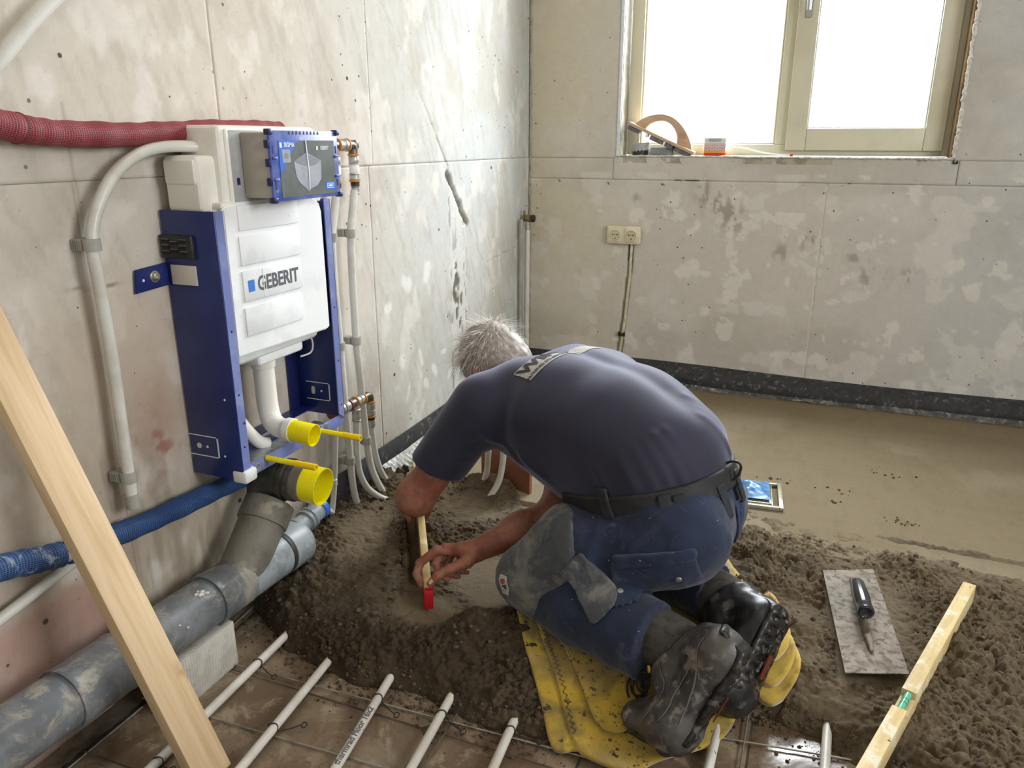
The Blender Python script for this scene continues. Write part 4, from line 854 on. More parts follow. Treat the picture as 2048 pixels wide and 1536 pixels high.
put('elbow_sleeve', latheme([(0, 0.043), (0, 0.0465), (0.03, 0.0465), (0.03, 0.043)], (0.160, 1.372, 0.351), (1, 0.05, -0.06), 36), m_pvc_mud, FR)
put('yellow_cover', latheme([(0, 0.0445), (0.062, 0.0455), (0.062, 0.0435), (0.005, 0.042), (0.005, 0.0)], (0.172, 1.373, 0.350), (1, 0.07, -0.09), 44), m_yellow, FR, label='larger lower yellow cover on the waste outlet')
for (yy, zz, L) in ((1.295, 0.438, 0.135), (1.502, 0.430, 0.118)):
    a = Vector((FX, yy, zz)); dr = Vector((1, 0.01, -0.02)).normalized()
    s1 = put('rod_sleeve', tubeme([a, a + dr * L * 0.6], 0.0065, 14), m_yellow, FR); s1['label'] = 'thin yellow tube sleeve over a threaded rod'
    put('rod_tip', latheme([(0, 0.0078), (L * 0.42, 0.0078), (L * 0.42, 0.0045), (L * 0.3, 0.0045)], a + dr * L * 0.58, dr, 16), m_yellow_deep, FR)
put('inlet_hose', tubeme(smoothpath([(0.05, 1.262, 0.512), (0.06, 1.275, 0.528), (0.066, 1.300, 0.520), (0.078, 1.318, 0.485), (0.092, 1.335, 0.455), (0.10, 1.355, 0.444)], 8), 0.015, 18), m_flush, FR)
put('bracket_plate', boxme(0.03, 0.10, 1.40, 1.50, 0.396, 0.404, bev=0.002), m_zinc, FR)

# drain: main pipe, couplings, branch
DR = thing('drain_pipe', (0.1, 1.0, 0.11), 'thick grey drain pipe with angled branch running along the foot of the wall', 'drain pipe')
def dz(y): return float(np.interp(y, [0.3, 0.7, 1.1, 1.42], [0.182, 0.176, 0.162, 0.147]))
def dp(y): return (0.1, y, dz(y))
put('pipe_run', tubeme([dp(y) for y in np.linspace(0.2, 1.21, 22)], 0.055, 48), m_pvc, DR)
def ringpipe(name, y0, y1, prof, mat, seg=48): 
    a = Vector(dp(y0)); b = Vector(dp(y1)); L = (b - a).length
    return put(name, latheme([(t * L, r) for t, r in prof], a, b - a, seg), mat, DR)
ringpipe('coupling', 0.752, 0.878, [(0, 0.0555), (0, 0.0595), (0.03, 0.0602), (0.06, 0.0592), (0.92, 0.0592), (0.96, 0.0610), (1.0, 0.0605), (1, 0.0555)], m_pvc)
ringpipe('branch_collar', 1.105, 1.21, [(0, 0.0555), (0, 0.061), (0.16, 0.0615), (0.2, 0.0595), (1.0, 0.0585), (1, 0.055)], m_pvc)
ringpipe('branch_body', 1.20, 1.43, [(0, 0.0565), (0.62, 0.0565), (0.63, 0.054), (0.68, 0.054), (0.69, 0.0585), (0.97, 0.0585), (1.0, 0.056), (1.0, 0.0)], m_pvc_light)
ringpipe('groove_ring', 1.347, 1.362, [(0, 0.0562), (0, 0.0572), (1, 0.0572), (1, 0.0562)], m_pvc_dark)
a = Vector((0.1, 1.215, 0.165)); b = Vector((0.092, 1.352, 0.290)); L = (b - a).length
put('branch_arm', latheme([(0, 0.054), (L * 0.70, 0.0555), (L * 0.705, 0.0605), (L * 0.74, 0.0615), (L * 0.99, 0.0605), (L, 0.058), (L, 0.053), (L * 0.72, 0.052)], a, b - a, 48), m_pvc_mud, DR)
put('reducer', latheme([(0, 0.03), (0.014, 0.030), (0.016, 0.0255), (0.040, 0.025), (0.041, 0.0295), (0.050, 0.0295), (0.051, 0.0265), (0.056, 0.0265), (0.057, 0.0295), (0.066, 0.0295), (0.067, 0.0255), (0.10, 0.0255)], (0.1, 1.425, 0.178), (0.0, 1, 0.12), 32), m_pvc_light, DR)
put('end_cap', latheme([(0, 0.0265), (0.0, 0.029), (0.016, 0.029), (0.018, 0.0255), (0.018, 0)], (0.1, 1.523, 0.190), (0, 1, 0.12), 30), m_sticker_blue, DR)
put('drain_cuff', latheme([(0, 0.049), (0.02, 0.052), (0.03, 0.047), (0.055, 0.047)], (0.088, 1.354, 0.29), (-0.2, 0.25, 0.7), 30), m_pvc_dark, DR)
put('lettering', textme('WAVIN', 0.011, Matrix.Translation((0.1 + 0.0553 * math.cos(0.62), 0.70, dz(0.7) + 0.0553 * math.sin(0.62))) @ Matrix(((0, -math.sin(0.62), math.cos(0.62), 0), (1, 0, 0, 0), (0, math.cos(0.62), math.sin(0.62), 0), (0, 0, 0, 1))), 0.0002), m_hole, DR) if False else None
V_, F_ = lumps([(0.1 + 0.055 * math.cos(a_), y_, dz(y_) + 0.055 * math.sin(a_)) for y_, a_ in ((1.065, 1.05), (1.07, 1.0), (1.075, 1.1), (1.06, 1.15), (1.08, 0.95), (1.068, 1.2), (0.985, 0.5), (1.0, 0.25))], [0.006, 0.005, 0.006, 0.004, 0.005, 0.004, 0.003, 0.003], 8)
put('glue_blob', from_np(V_, F_), m_filler, DR, kind='stuff')
bm = bmesh.new(); box(bm, 0.118, 0.150, 0.935, 1.128, 0.0, 0.112, bev=0.002)
tag(put('polystyrene_block', from_bm(bm, angle=30), m_block), 'white ribbed polystyrene block propping up the grey drain pipe', 'block')

# insulated hoses
def hose(name, parts, label, cat='insulated pipe'):
    t = thing(name, parts[0][1][0], label, cat)
    for (nm, path, r, mat) in parts:
        pp = smoothpath(path, 14); rr = [r * (1 + 0.035 * math.sin(i * 0.9) + 0.03 * math.sin(i * 0.37)) if 'inner' not in nm else r for i in range(len(pp))]
        put(nm, tubeme(pp, rr, 28), mat, t)
    return t
hose('blue_insulated_pipe', [('net_sleeve', [(0.034, 0.45, 0.46), (0.036, 0.62, 0.452), (0.036, 0.74, 0.437), (0.034, 0.80, 0.418), (0.034, 0.847, 0.405)], 0.0235, m_hose_blue_dusty),
     ('net_sleeve', [(0.034, 0.862, 0.401), (0.034, 0.93, 0.390), (0.036, 1.04, 0.376), (0.038, 1.19, 0.366), (0.040, 1.32, 0.358), (0.040, 1.39, 0.352)], 0.0225, m_hose_blue),
     ('inner_pipe', [(0.034, 0.84, 0.406), (0.034, 0.852, 0.403), (0.034, 0.868, 0.400)], 0.017, m_cream)], 'pipe in blue netted insulation sleeve running below the cistern frame')
hose('red_insulated_pipe', [('net_sleeve', [(0.034, 0.60, 1.20), (0.034, 0.78, 1.176), (0.034, 0.90, 1.154), (0.032, 0.922, 1.150)], 0.0245, m_hose_red),
     ('net_sleeve', [(0.032, 0.926, 1.149), (0.032, 1.0, 1.143), (0.030, 1.13, 1.142), (0.028, 1.25, 1.146), (0.026, 1.36, 1.152), (0.022, 1.5, 1.154), (0.020, 1.60, 1.154)], 0.0225, m_hose_red),
     ('inner_pipe', [(0.033, 0.915, 1.151), (0.032, 0.924, 1.150), (0.032, 0.935, 1.148)], 0.016, m_cream)], 'pipe in red netted insulation sleeve running into the top of the cistern')

# white water pipes
def pipe(name, path, r, label, mat=m_pipe, group=None, seg=18, cat='pipe'):
    t = thing(name, path[-1], label, cat, group)
    put('pipe_tube', tubeme(smoothpath(path, 8), r, seg), mat, t); return t
LP = pipe('water_pipe', [(0.070, 1.285, 1.118), (0.055, 1.25, 1.121), (0.045, 1.20, 1.119), (0.04, 1.154, 1.108), (0.04, 1.105, 1.084), (0.04, 1.066, 1.050), (0.04, 1.034, 1.003), (0.04, 1.017, 0.95), (0.04, 1.018, 0.868), (0.04, 1.020, 0.732), (0.04, 1.016, 0.581), (0.04, 1.013, 0.44)], 0.0115, 'white pipe arching down from the cistern left of the blue frame')
put('pipe_end_sleeve', latheme([(0, 0.0118), (0.0, 0.0135), (0.03, 0.0135), (0.03, 0.0118)], (0.04, 1.013, 0.425), (0, 0, 1), 20), m_clip, LP)
pipe('water_pipe', [(0.045, 0.62, 1.02), (0.045, 0.80, 1.165), (0.045, 0.90, 1.252), (0.045, 0.96, 1.309), (0.045, 1.02, 1.360), (0.045, 1.12, 1.44), (0.045, 1.3, 1.58)], 0.0135, 'white pipe crossing the upper left corner above the red sleeve')
pipe('water_pipe', [(0.028, 0.45, 0.315), (0.028, 0.66, 0.333), (0.028, 0.75, 0.348), (0.028, 0.84, 0.366), (0.026, 0.92, 0.380), (0.022, 1.0, 0.392)], 0.0105, 'white pipe low on the wall under the blue sleeve')
# press fittings
def leg_fitting(par, x, y, ztop):
    """vertical press coupling hanging below an elbow"""
    for (z0, z1, r, m, nm) in ((0, 0.006, 0.0158, m_orange, 'orange_ring'), (0.006, 0.026, 0.0142, m_steel, 'press_sleeve'), (0.026, 0.029, 0.0152, m_steel, 'sleeve_rib'), (0.029, 0.052, 0.0138, m_white_plastic, 'clear_sleeve'), (0.052, 0.055, 0.0152, m_steel, 'sleeve_rib'), (0.055, 0.069, 0.0142, m_steel, 'press_sleeve'),
                               (0.069, 0.075, 0.0158, m_orange, 'orange_ring'), (0.075, 0.084, 0.0125, m_black, 'seal'), (0.084, 0.088, 0.0125, m_brass, 'sleeve_rib'), (0.088, 0.104, 0.0112, m_steel, 'press_sleeve'), (0.104, 0.110, 0.0118, m_steel, 'sleeve_rib')):
        b = (z1 - z0) * 0.12; put(nm, latheme([(z0, r - 0.0015), (z0 + b, r), (z1 - b, r), (z1, r - 0.0015)], (x, y, ztop), (0, 0, -1), 20), m, par)
def run_fitting(par, seq, o, d):
    s = 0.0
    for (L, r, m, nm) in seq:
        put(nm, latheme([(s, r - 0.0015), (s + L * 0.15, r), (s + L * 0.85, r), (s + L, r - 0.0015)], o, d, 22), m, par); s += L
# upper pair
WA = thing('riser_pipe', (0.05, 1.765, 0.08), 'inner white riser pipe dropping from the tee beside the blue frame', 'pipe', 'riser pipes right of the frame')
put('pipe_tube', tubeme(smoothpath([(0.05, 1.778, 1.00), (0.05, 1.765, 0.955), (0.05, 1.745, 0.885), (0.05, 1.740, 0.78), (0.05, 1.744, 0.66), (0.05, 1.747, 0.586), (0.05, 1.750, 0.45), (0.05, 1.757, 0.264), (0.052, 1.760, 0.15), (0.06, 1.765, 0.085), (0.065, 1.768, 0.05)], 8), 0.0105, 18), m_pipe, WA)
leg_fitting(WA, 0.05, 1.783, 1.098)
run_fitting(WA, [(0.03, 0.012, m_steel, 'press_sleeve'), (0.006, 0.017, m_red_ring, 'red_ring'), (0.026, 0.0135, m_brass, 'tee_body'), (0.006, 0.017, m_orange, 'orange_ring'), (0.014, 0.0148, m_steel, 'press_sleeve'), (0.004, 0.016, m_steel, 'sleeve_rib'), (0.006, 0.014, m_brass, 'sleeve_groove'), (0.004, 0.016, m_steel, 'sleeve_rib'), (0.010, 0.0148, m_steel, 'press_sleeve'), (0.006, 0.017, m_orange, 'orange_ring')], (0.05, 1.732, 1.121), (0, 1, 0))
put('tee_stem', latheme([(0, 0.011), (0.022, 0.0125)], (0.05, 1.783, 1.121), (0, 0, -1), 20), m_brass, WA)
WB = thing('riser_pipe', (0.07, 1.87, 0.08), 'outer white riser pipe dropping from the upper elbow beside the blue frame', 'pipe', 'riser pipes right of the frame')
put('pipe_tube', tubeme(smoothpath([(0.05, 1.866, 1.00), (0.05, 1.848, 0.94), (0.05, 1.835, 0.885), (0.05, 1.829, 0.78), (0.05, 1.828, 0.66), (0.05, 1.828, 0.579), (0.05, 1.836, 0.46), (0.05, 1.845, 0.33), (0.052, 1.850, 0.24), (0.058, 1.856, 0.17), (0.072, 1.866, 0.115), (0.085, 1.875, 0.08), (0.09, 1.878, 0.06)], 8), 0.0105, 18), m_pipe, WB)
leg_fitting(WB, 0.05, 1.872, 1.098)
put('elbow', tubeme(smoothpath([(0.05, 1.848, 1.121), (0.05, 1.864, 1.121), (0.05, 1.872, 1.113), (0.05, 1.872, 1.096)], 5), 0.0128, 18), m_brass, WB)
put('elbow_cap', boxme(0.038, 0.062, 1.866, 1.886, 1.112, 1.134, bev=0.003), m_brass, WB)
# lower pair
WC = thing('riser_pipe', (0.1, 1.84, 0.08), 'white pipe curving into the mortar from the lower tee', 'pipe', 'riser pipes right of the frame')
put('pipe_tube', tubeme(smoothpath([(0.055, 1.797, 0.345), (0.055, 1.792, 0.30), (0.057, 1.785, 0.235), (0.062, 1.786, 0.18), (0.075, 1.800, 0.13), (0.098, 1.822, 0.095), (0.118, 1.842, 0.076)], 8), 0.0098, 18), m_pipe, WC)
run_fitting(WC, [(0.008, 0.018, m_red_ring, 'red_ring'), (0.022, 0.0165, m_steel, 'press_sleeve'), (0.005, 0.018, m_clip, 'sleeve_rib'), (0.022, 0.0165, m_steel, 'press_sleeve'), (0.005, 0.018, m_clip, 'sleeve_rib'), (0.020, 0.0165, m_steel, 'press_sleeve'), (0.007, 0.019, m_red_ring, 'red_ring'), (0.028, 0.0145, m_brass, 'tee_body'), (0.006, 0.0175, m_orange, 'orange_ring'), (0.014, 0.015, m_steel, 'press_sleeve'), (0.005, 0.0165, m_clip, 'sleeve_rib'), (0.014, 0.015, m_steel, 'press_sleeve'), (0.006, 0.0175, m_orange, 'orange_ring')], (0.052, 1.680, 0.404), (0, 1, -0.03))
put('tee_stem', latheme([(0, 0.0105), (0.018, 0.012), (0.02, 0.0145), (0.024, 0.0145), (0.026, 0.0125), (0.052, 0.0125), (0.053, 0.0135), (0.057, 0.0135)], (0.055, 1.798, 0.400), (0, -0.02, -1), 20), m_steel, WC)
WD = thing('riser_pipe', (0.07, 1.95, 0.08), 'white pipe dropping from the lower right elbow into the mortar', 'pipe', 'riser pipes right of the frame')
put('pipe_tube', tubeme(smoothpath([(0.05, 1.880, 0.31), (0.05, 1.882, 0.27), (0.050, 1.890, 0.21), (0.052, 1.905, 0.155), (0.056, 1.925, 0.11), (0.062, 1.945, 0.08), (0.066, 1.955, 0.06)], 8), 0.0105, 18), m_pipe, WD)
put('elbow', tubeme(smoothpath([(0.052, 1.840, 0.399), (0.052, 1.868, 0.399), (0.052, 1.878, 0.392), (0.052, 1.879, 0.378)], 5), 0.0125, 18), m_brass, WD)
for (z0, z1, r, m, nm) in ((0, 0.006, 0.0165, m_orange, 'orange_ring'), (0.006, 0.028, 0.015, m_steel, 'press_sleeve'), (0.028, 0.032, 0.0165, m_steel, 'sleeve_rib'), (0.032, 0.046, 0.015, m_steel, 'press_sleeve'), (0.046, 0.052, 0.0165, m_orange, 'orange_ring'), (0.052, 0.060, 0.0125, m_black, 'seal'), (0.060, 0.084, 0.0122, m_steel, 'press_sleeve')):
    put(nm, latheme([(z0, r - 0.0015), (z0 + 0.001, r), (z1 - 0.001, r), (z1, r - 0.0015)], (0.052, 1.879, 0.380), (0, 0, -1), 20), m, WD)
WE = thing('water_pipe', (0.05, 1.65, 0.1), 'thin white pipe dropping behind the yellow cover and bending back', 'pipe')
put('pipe_tube', tubeme(smoothpath([(0.05, 1.700, 0.375), (0.05, 1.692, 0.32), (0.05, 1.680, 0.24), (0.05, 1.664, 0.16), (0.05, 1.652, 0.118)], 8), 0.0085, 16), m_pipe, WE)
put('pipe_foot', tubeme([(0.05, 1.653, 0.112), (0.05, 1.625, 0.132), (0.05, 1.585, 0.162), (0.05, 1.56, 0.18)], 0.0085, 16), m_pipe, WE)
put('press_sleeve', latheme([(0, 0.0125), (0.03, 0.0125)], (0.05, 1.702, 0.40), (0, -0.1, -1), 18), m_brass, WE)
put('sleeve_rib', latheme([(0, 0.010), (0.001, 0.011), (0.018, 0.011), (0.019, 0.010)], (0.05, 1.668, 0.19), (0, 0.1, 1), 18), m_pipe, WE)
# clips
def clip(x, y, z, L, label, first=[None]):
    if first[0] is None:
        t = thing('pipe_clip', (0, 0, 0), label, 'pipe clip', 'grey clips holding the white pipes')
        n = 14; pts = []
        R0, R1 = 0.0118, 0.0150
        a0 = math.radians(35)
        outer = [(R1 * math.cos(a), R1 * math.sin(a)) for a in np.linspace(math.pi - 0.5, -math.pi + 0.5 + 0.0, 2 * n)][::-1]
        outer = [(R1 * math.cos(a), R1 * math.sin(a)) for a in np.linspace(-math.radians(150), math.radians(150), 2 * n)]
        inner = [(R0 * math.cos(a), R0 * math.sin(a)) for a in np.linspace(math.radians(165), -math.radians(165), 2 * n)]
        bm = bmesh.new(); poly_prism(bm, [(p[0], p[1], -0.011) for p in outer + inner], (0, 0, 0.022)); bmesh.ops.recalc_face_normals(bm, faces=bm.faces)
        put('clip_ring', from_bm(bm, angle=40), m_clip, t)
        bm = bmesh.new(); box(bm, -0.036, -0.0118, -0.013, 0.013, -0.0105, 0.0105, bev=0.0015)
        for k in range(4): box(bm, -0.034 + k * 0.005, -0.032 + k * 0.005, -0.0145, -0.013, -0.009, 0.009)
        put('clip_base', from_bm(bm, angle=40), m_clip, t)
        first[0] = t; t.location = (x, y, z)
        for ch in t.children: ch.matrix_parent_inverse = Matrix()
        t.scale = (1, 1, 1)
    else:
        t = copy_tree(first[0], loc=(x, y, z), label=label)
    return t
clip(0.040, 1.017, 0.951, 0, 'grey clip on the arching pipe level with the black vent of the frame')
clip(0.040, 1.013, 0.492, 0, 'grey clip near the lower end of the arching pipe left of the frame')
clip(0.050, 1.744, 0.885, 0, 'upper grey clip on the inner riser pipe'); clip(0.050, 1.834, 0.887, 0, 'upper grey clip on the outer riser pipe')
clip(0.050, 1.747, 0.583, 0, 'middle grey clip on the inner riser pipe'); clip(0.050, 1.828, 0.580, 0, 'middle grey clip on the outer riser pipe')
clip(0.050, 1.757, 0.232, 0, 'lowest grey clip on the inner riser pipe above the foam strip'); clip(0.051, 1.848, 0.262, 0, 'lowest grey clip on the outer riser pipe under the elbow')
# corner valve with its pipe
CVL = thing('stop_valve', (0.04, 3.25, 0.8), 'old brass stop valve with black cap in the corner of the room', 'valve')
put('valve_body', latheme([(0, 0.010), (0.002, 0.014), (0.016, 0.014), (0.018, 0.017), (0.038, 0.017), (0.040, 0.013), (0.044, 0.013)], (0.012, 3.262, 0.802), (1, 0, 0), 22), m_oldbrass, CVL)
put('valve_cap', latheme([(0, 0.014), (0.002, 0.0165), (0.014, 0.0165), (0.016, 0.013)], (0.054, 3.262, 0.802), (1, 0, 0), 22), m_black, CVL)
put('valve_stem', latheme([(0, 0.009), (0.02, 0.010), (0.021, 0.013), (0.036, 0.013), (0.037, 0.010), (0.05, 0.010)], (0.036, 3.262, 0.795), (0, 0, -1), 18), m_steel, CVL)
put('valve_spindle', latheme([(0, 0.005), (0.03, 0.005)], (0.02, 3.262, 0.805), (0, 0, 1), 12), m_oldbrass, CVL)
pipe('water_pipe', [(0.036, 3.262, 0.752), (0.035, 3.262, 0.6), (0.034, 3.262, 0.4), (0.034, 3.262, 0.26), (0.034, 3.262, 0.10)], 0.0115, 'grey white pipe standing in the corner below the brass valve')
pipe('water_pipe', [(0.020, 3.225, 0.80), (0.017, 3.225, 0.5), (0.017, 3.225, 0.10)], 0.008, 'thin grey pipe on the wall just left of the corner pipe', mat=m_clip)
# double socket
SK = thing('wall_socket', (0.454, YB, 0.735), 'cream double power socket on the back wall', 'socket')
put('socket_plate', boxme(0.378, 0.530, YB - 0.022, YB + 0.001, 0.696, 0.776, bev=0.009, seg=3), m_socket, SK)
for cx in (0.418, 0.490):
    f = put('outlet', boxme(cx - 0.029, cx + 0.029, YB - 0.027, YB - 0.021, 0.707, 0.765, bev=0.003), m_socket, SK)
    bm = bmesh.new(); lathe(bm, [(0, 0.0235), (0.0030, 0.0230), (0.0030, 0.0205), (0.0006, 0.0195), (0.0006, 0.0)], (cx, YB - 0.0268, 0.736), (0, -1, 0), 28); bmesh.ops.recalc_face_normals(bm, faces=bm.faces)
    sub('recess', from_bm(bm, angle=35), m_socket_shade, SK).parent = f; bpy.data.objects[f.name].children[0].matrix_parent_inverse = Matrix()
    for dx, dz_, r in ((-0.0095, 0.002, 0.003), (0.0095, 0.002, 0.003), (0, 0.002, 0.0018), (0.001, -0.0145, 0.0028)):
        h = put('pin_hole', latheme([(0, r), (0.0012, r)], (cx + dx, YB - 0.0270, 0.736 + dz_), (0, -1, 0), 12), m_hole); h.parent = f
tag(put('conduit', tubeme(smoothpath([(0.490, YB + 0.001, 0.70), (0.488, YB, 0.64), (0.487, YB, 0.55), (0.480, YB, 0.46), (0.474, YB - 0.001, 0.36), (0.466, YB - 0.004, 0.28), (0.458, YB - 0.004, 0.20), (0.455, YB - 0.004, 0.12)], 8), 0.0065, 12), m_cable), 'mortar stained yellow conduit running down from the socket in its chase', 'conduit')
bm = bmesh.new(); box(bm, 0.448, 0.4535, YB - 0.014, YB, 0.276, 0.296); box(bm, 0.472, 0.4775, YB - 0.014, YB, 0.276, 0.296); box(bm, 0.4535, 0.472, YB - 0.012, YB - 0.002, 0.278, 0.290)
tag(put('cable_clip', from_bm(bm), m_black), 'small black clip on the conduit above the foam strip', 'clip')
# edge insulation foam strips with clear film skirt
def foam_left(y, k): return None
def strip_mesh(n, m, f):
    us = np.linspace(0, 1, n); vs = np.linspace(0, 1, m)
    U, Vv = np.meshgrid(us, vs, indexing='ij'); P = f(U.ravel(), Vv.ravel()); i = np.arange(n * m).reshape(n, m)
    return P, np.stack([i[:-1, :-1].ravel(), i[1:, :-1].ravel(), i[1:, 1:].ravel(), i[:-1, 1:].ravel()], 1)
def fl_(u, v):     # along left wall
    y = 1.60 + u * (3.30 - 1.60); a = v * math.pi * 0.5 * 2
    w = 0.006 * (fbm(y * 6, y * 0 + 1, 601, 3) - 0.5)
    top = 0.176 + 0.004 * np.sin(y * 5); t = 0.011
    px = np.interp(v, [0, 0.06, 0.5, 0.94, 1.0], [0.002, 0.008, 0.009, 0.011, 0.004]); px = 0.004 + t * np.sin(np.clip(v * 2.2, 0, 1) * math.pi / 2) + 0.004 * v
    z = np.interp(v, [0, 0.08, 1.0], [0, 0.004, 0.100]); return np.stack([px + w * v, y, top - z], 1)
P, F = strip_mesh(220, 14, fl_)
FL = tag(put('foam_strip', from_np(P, F), m_foam), 'dark grey edge foam strip along the foot of the left wall', 'foam strip')
def fb_(u, v):
    x = 0.012 + u * 3.42; z0 = 0.175 + 0.004 * np.sin(x * 3.1) - 0.008 * sstep(0.6, 1.6, x)
    lean = 0.030 + 0.034 * sstep(0.2, 0.9, x) - 0.004 * np.sin(x * 4); ang = np.clip(v * 1.9, 0, 1) * math.pi / 2
    y = YB - 0.004 - lean * np.sin(ang) - 0.010 * v * (1 - v) * 4 * 0.5 + 0.004 * (fbm(x * 8, v * 2, 611, 3) - 0.5)
    z = z0 - 0.092 * v - 0.004 * (1 - np.cos(ang)); return np.stack([x, y, z], 1)
P, F = strip_mesh(260, 16, fb_)
FB = tag(put('foam_strip', from_np(P, F[:, ::-1].copy()), m_foam), 'dark grey edge foam strip bulging along the foot of the back wall', 'foam strip')
def film_b(u, v):
    x = 0.3 + u * 3.1; y0 = YB - 0.052 - 0.018 * sstep(0.2, 0.9, x); wr = (fbm(x * 9, v * 3, 621, 4) - 0.5); fold = 0.006 * np.sin(x * 55 + 6 * wr) * sstep(0.35, 0.6, fbm(x * 3, v * 0 + 1, 625))
    out = 0.014 + 0.012 * fbm(x * 4, v * 0 + 3, 623); y = y0 - v * out + 0.006 * wr + fold * v * 0.5
    z = 0.102 - v * 0.021 + 0.010 * wr * v * (1 - v) * 4 + np.abs(fold) * 0.4 + 0.004 * sstep(0.8, 1, v) * fbm(x * 12, v, 4); return np.stack([x, y, np.maximum(z, S + 0.001)], 1)
P, F = strip_mesh(500, 12, film_b)
put('film_skirt', from_np(P, F), m_film, FB)
def film_l(u, v):
    y = 1.98 + u * 1.25; f = 0.007 * np.sin(y * 260 + 5 * fbm(y * 20, v, 3)) * v; x = 0.020 + v * 0.055 + 0.006 * (fbm(y * 15, v * 3, 631) - 0.5) + f * 0.25
    z = 0.120 - 0.038 * np.sin(v * math.pi / 2) + f * 0.9; return np.stack([x, y, np.maximum(z, S + 0.0008)], 1)
P, F = strip_mesh(900, 10, film_l)
put('film_skirt', from_np(P, F[:, ::-1].copy()), m_film_light, FL)
# ================================================================= THINGS ON THE FLOOR
PZ = 0.0185
heat = [((0.199, 1.285), (0.223, 0.80), (0.245, 0.25), 'leftmost white floor heating pipe, crossing behind the leaning plank'),
        ((0.342, 1.275), (0.378, 0.869), (0.43, 0.25), 'white floor heating pipe between the leaning plank and the lettered pipe'),
        ((0.500, 1.243), (0.542, 0.935), (0.62, 0.30), 'white floor heating pipe with black lettering'),
        ((0.651, 1.250), (0.672, 0.987), (0.72, 0.35), 'white floor heating pipe just right of the lettered pipe'),
        ((0.795, 1.320), (0.814, 1.044), (0.86, 0.40), 'muddy white floor heating pipe disappearing at the edge of the yellow cloth'),
        ((1.190, 1.380), (1.186, 1.20), (1.18, 0.60), 'white floor heating pipe coming out below the boots'),
        ((1.392, 1.450), (1.386, 1.25), (1.37, 0.70), 'white floor heating pipe with a bright tip between boots and wooden level'),
        ((1.545, 1.400), (1.556, 1.25), (1.58, 0.80), 'short white floor heating pipe right beneath the wooden level')]
for i, (a, b, c, lab) in enumerate(heat):
    t = thing('heating_pipe', (a[0], a[1], PZ), lab, 'heating pipe')
    tip = 0.006 if i in (6, 7) else 0.0
    pth = smoothpath([(c[0], c[1], PZ), (b[0], b[1], PZ), (a[0], a[1], PZ + tip)], 10); pth.append(Vector((a[0] - 0.003, a[1] + 0.06, PZ + tip - 0.012)))
    put('pipe_tube', tubeme(pth, 0.0092, 20), m_pipe_floor, t)
    if i == 2:
        d = Vector((b[0] - c[0], b[1] - c[1], 0)).normalized(); up = Vector((0.30, -0.42, 0.85)).normalized(); up = (up - d * up.dot(d)).normalized(); yv = up.cross(d)
        Mx = Matrix((d, yv, up)).transposed().to_4x4(); pos = Vector(((a[0] + b[0]) / 2 + 0.010, (a[1] + b[1]) / 2 - 0.075, PZ)) + up * 0.0093
        Mx.translation = pos
        me = textme('thermrad Floor 16x2', 0.0165, Mx @ Matrix.Diagonal((1.1, 1, 1, 1)), 0.0002, 0.0005); put('lettering', me, m_print, t)
# mesh wires under the pipes
mw = thing('wire_mesh', (0.6, 1.1, 0.006), 'thin reinforcement mesh wires lying on the tiles under the heating pipes', 'wire mesh')
for a, b, m in (((0.045, 0.955), (1.0, 1.000), m_wire), ((0.10, 1.113), (1.2, 1.158), m_wire), ((1.10, 1.282), (1.9, 1.400), m_wire), ((0.06, 0.80), (0.9, 0.835), m_wire_dark),
                ((0.071, 0.30), (0.066, 0.935), m_wire), ((0.047, 1.20), (0.030, 1.42), m_wire), ((1.24, 0.5), (1.24, 1.38), m_wire), ((0.22, 1.30), (0.60, 1.315), m_wire_dark), ((0.687, 0.6), (0.684, 1.16), m_wire_dark)):
    put('wire', tubeme([(a[0], a[1], 0.0062), ((a[0] + b[0]) / 2, (a[1] + b[1]) / 2, 0.0055), (b[0], b[1], 0.0062)], 0.0019, 8), m, mw)
# binding wires
def tie(x, y, tail, label):
    t = thing('binding_wire', (x, y, 0.005), label, 'binding wire', 'black wires tying the heating pipes to the mesh')
    r = 0.0108; put('loop', tubeme([(x + r * math.cos(a), y + 0.003 * math.sin(a * 2), PZ + r * math.sin(a)) for a in np.linspace(-0.6, 2 * math.pi - 0.7, 22)], 0.0013, 7), m_tie, t)
    e = Vector((x + r * math.cos(-0.6), y, PZ + r * math.sin(-0.6))); d = Vector((*tail, 0)); p1 = e + d * 0.5 + Vector((0, 0, -0.002)); p2 = e + d; p2.z = 0.012
    put('twisted_tail', tubeme(smoothpath([e, p1, p2], 5), 0.0011, 7), m_tie, t)
    put('tail_loop', tubeme([p2 + Vector((0.0055 * math.cos(a) + 0.004, 0.0055 * math.sin(a), 0.002 * math.sin(a))) for a in np.linspace(0, 2 * math.pi * 0.95, 16)], 0.0012, 7), m_tie, t)
tie(0.207, 1.126, (0.045, -0.018), 'black binding wire on the leftmost pipe right of the plank')
tie(0.224, 0.825, (0.02, 0.0), 'black binding wire on the leftmost pipe at the lower edge left of the plank')
tie(0.367, 0.977, (0.035, 0.035), 'black binding wire on the pipe left of the lettered one, tail up right')
tie(0.515, 1.128, (0.045, -0.022), 'black binding wire on the lettered pipe')
tie(0.661, 1.135, (0.045, -0.020), 'black binding wire on the pipe right of the lettered one')
tie(0.806, 1.146, (0.050, 0.0), 'black binding wire on the muddy pipe beside the yellow cloth')
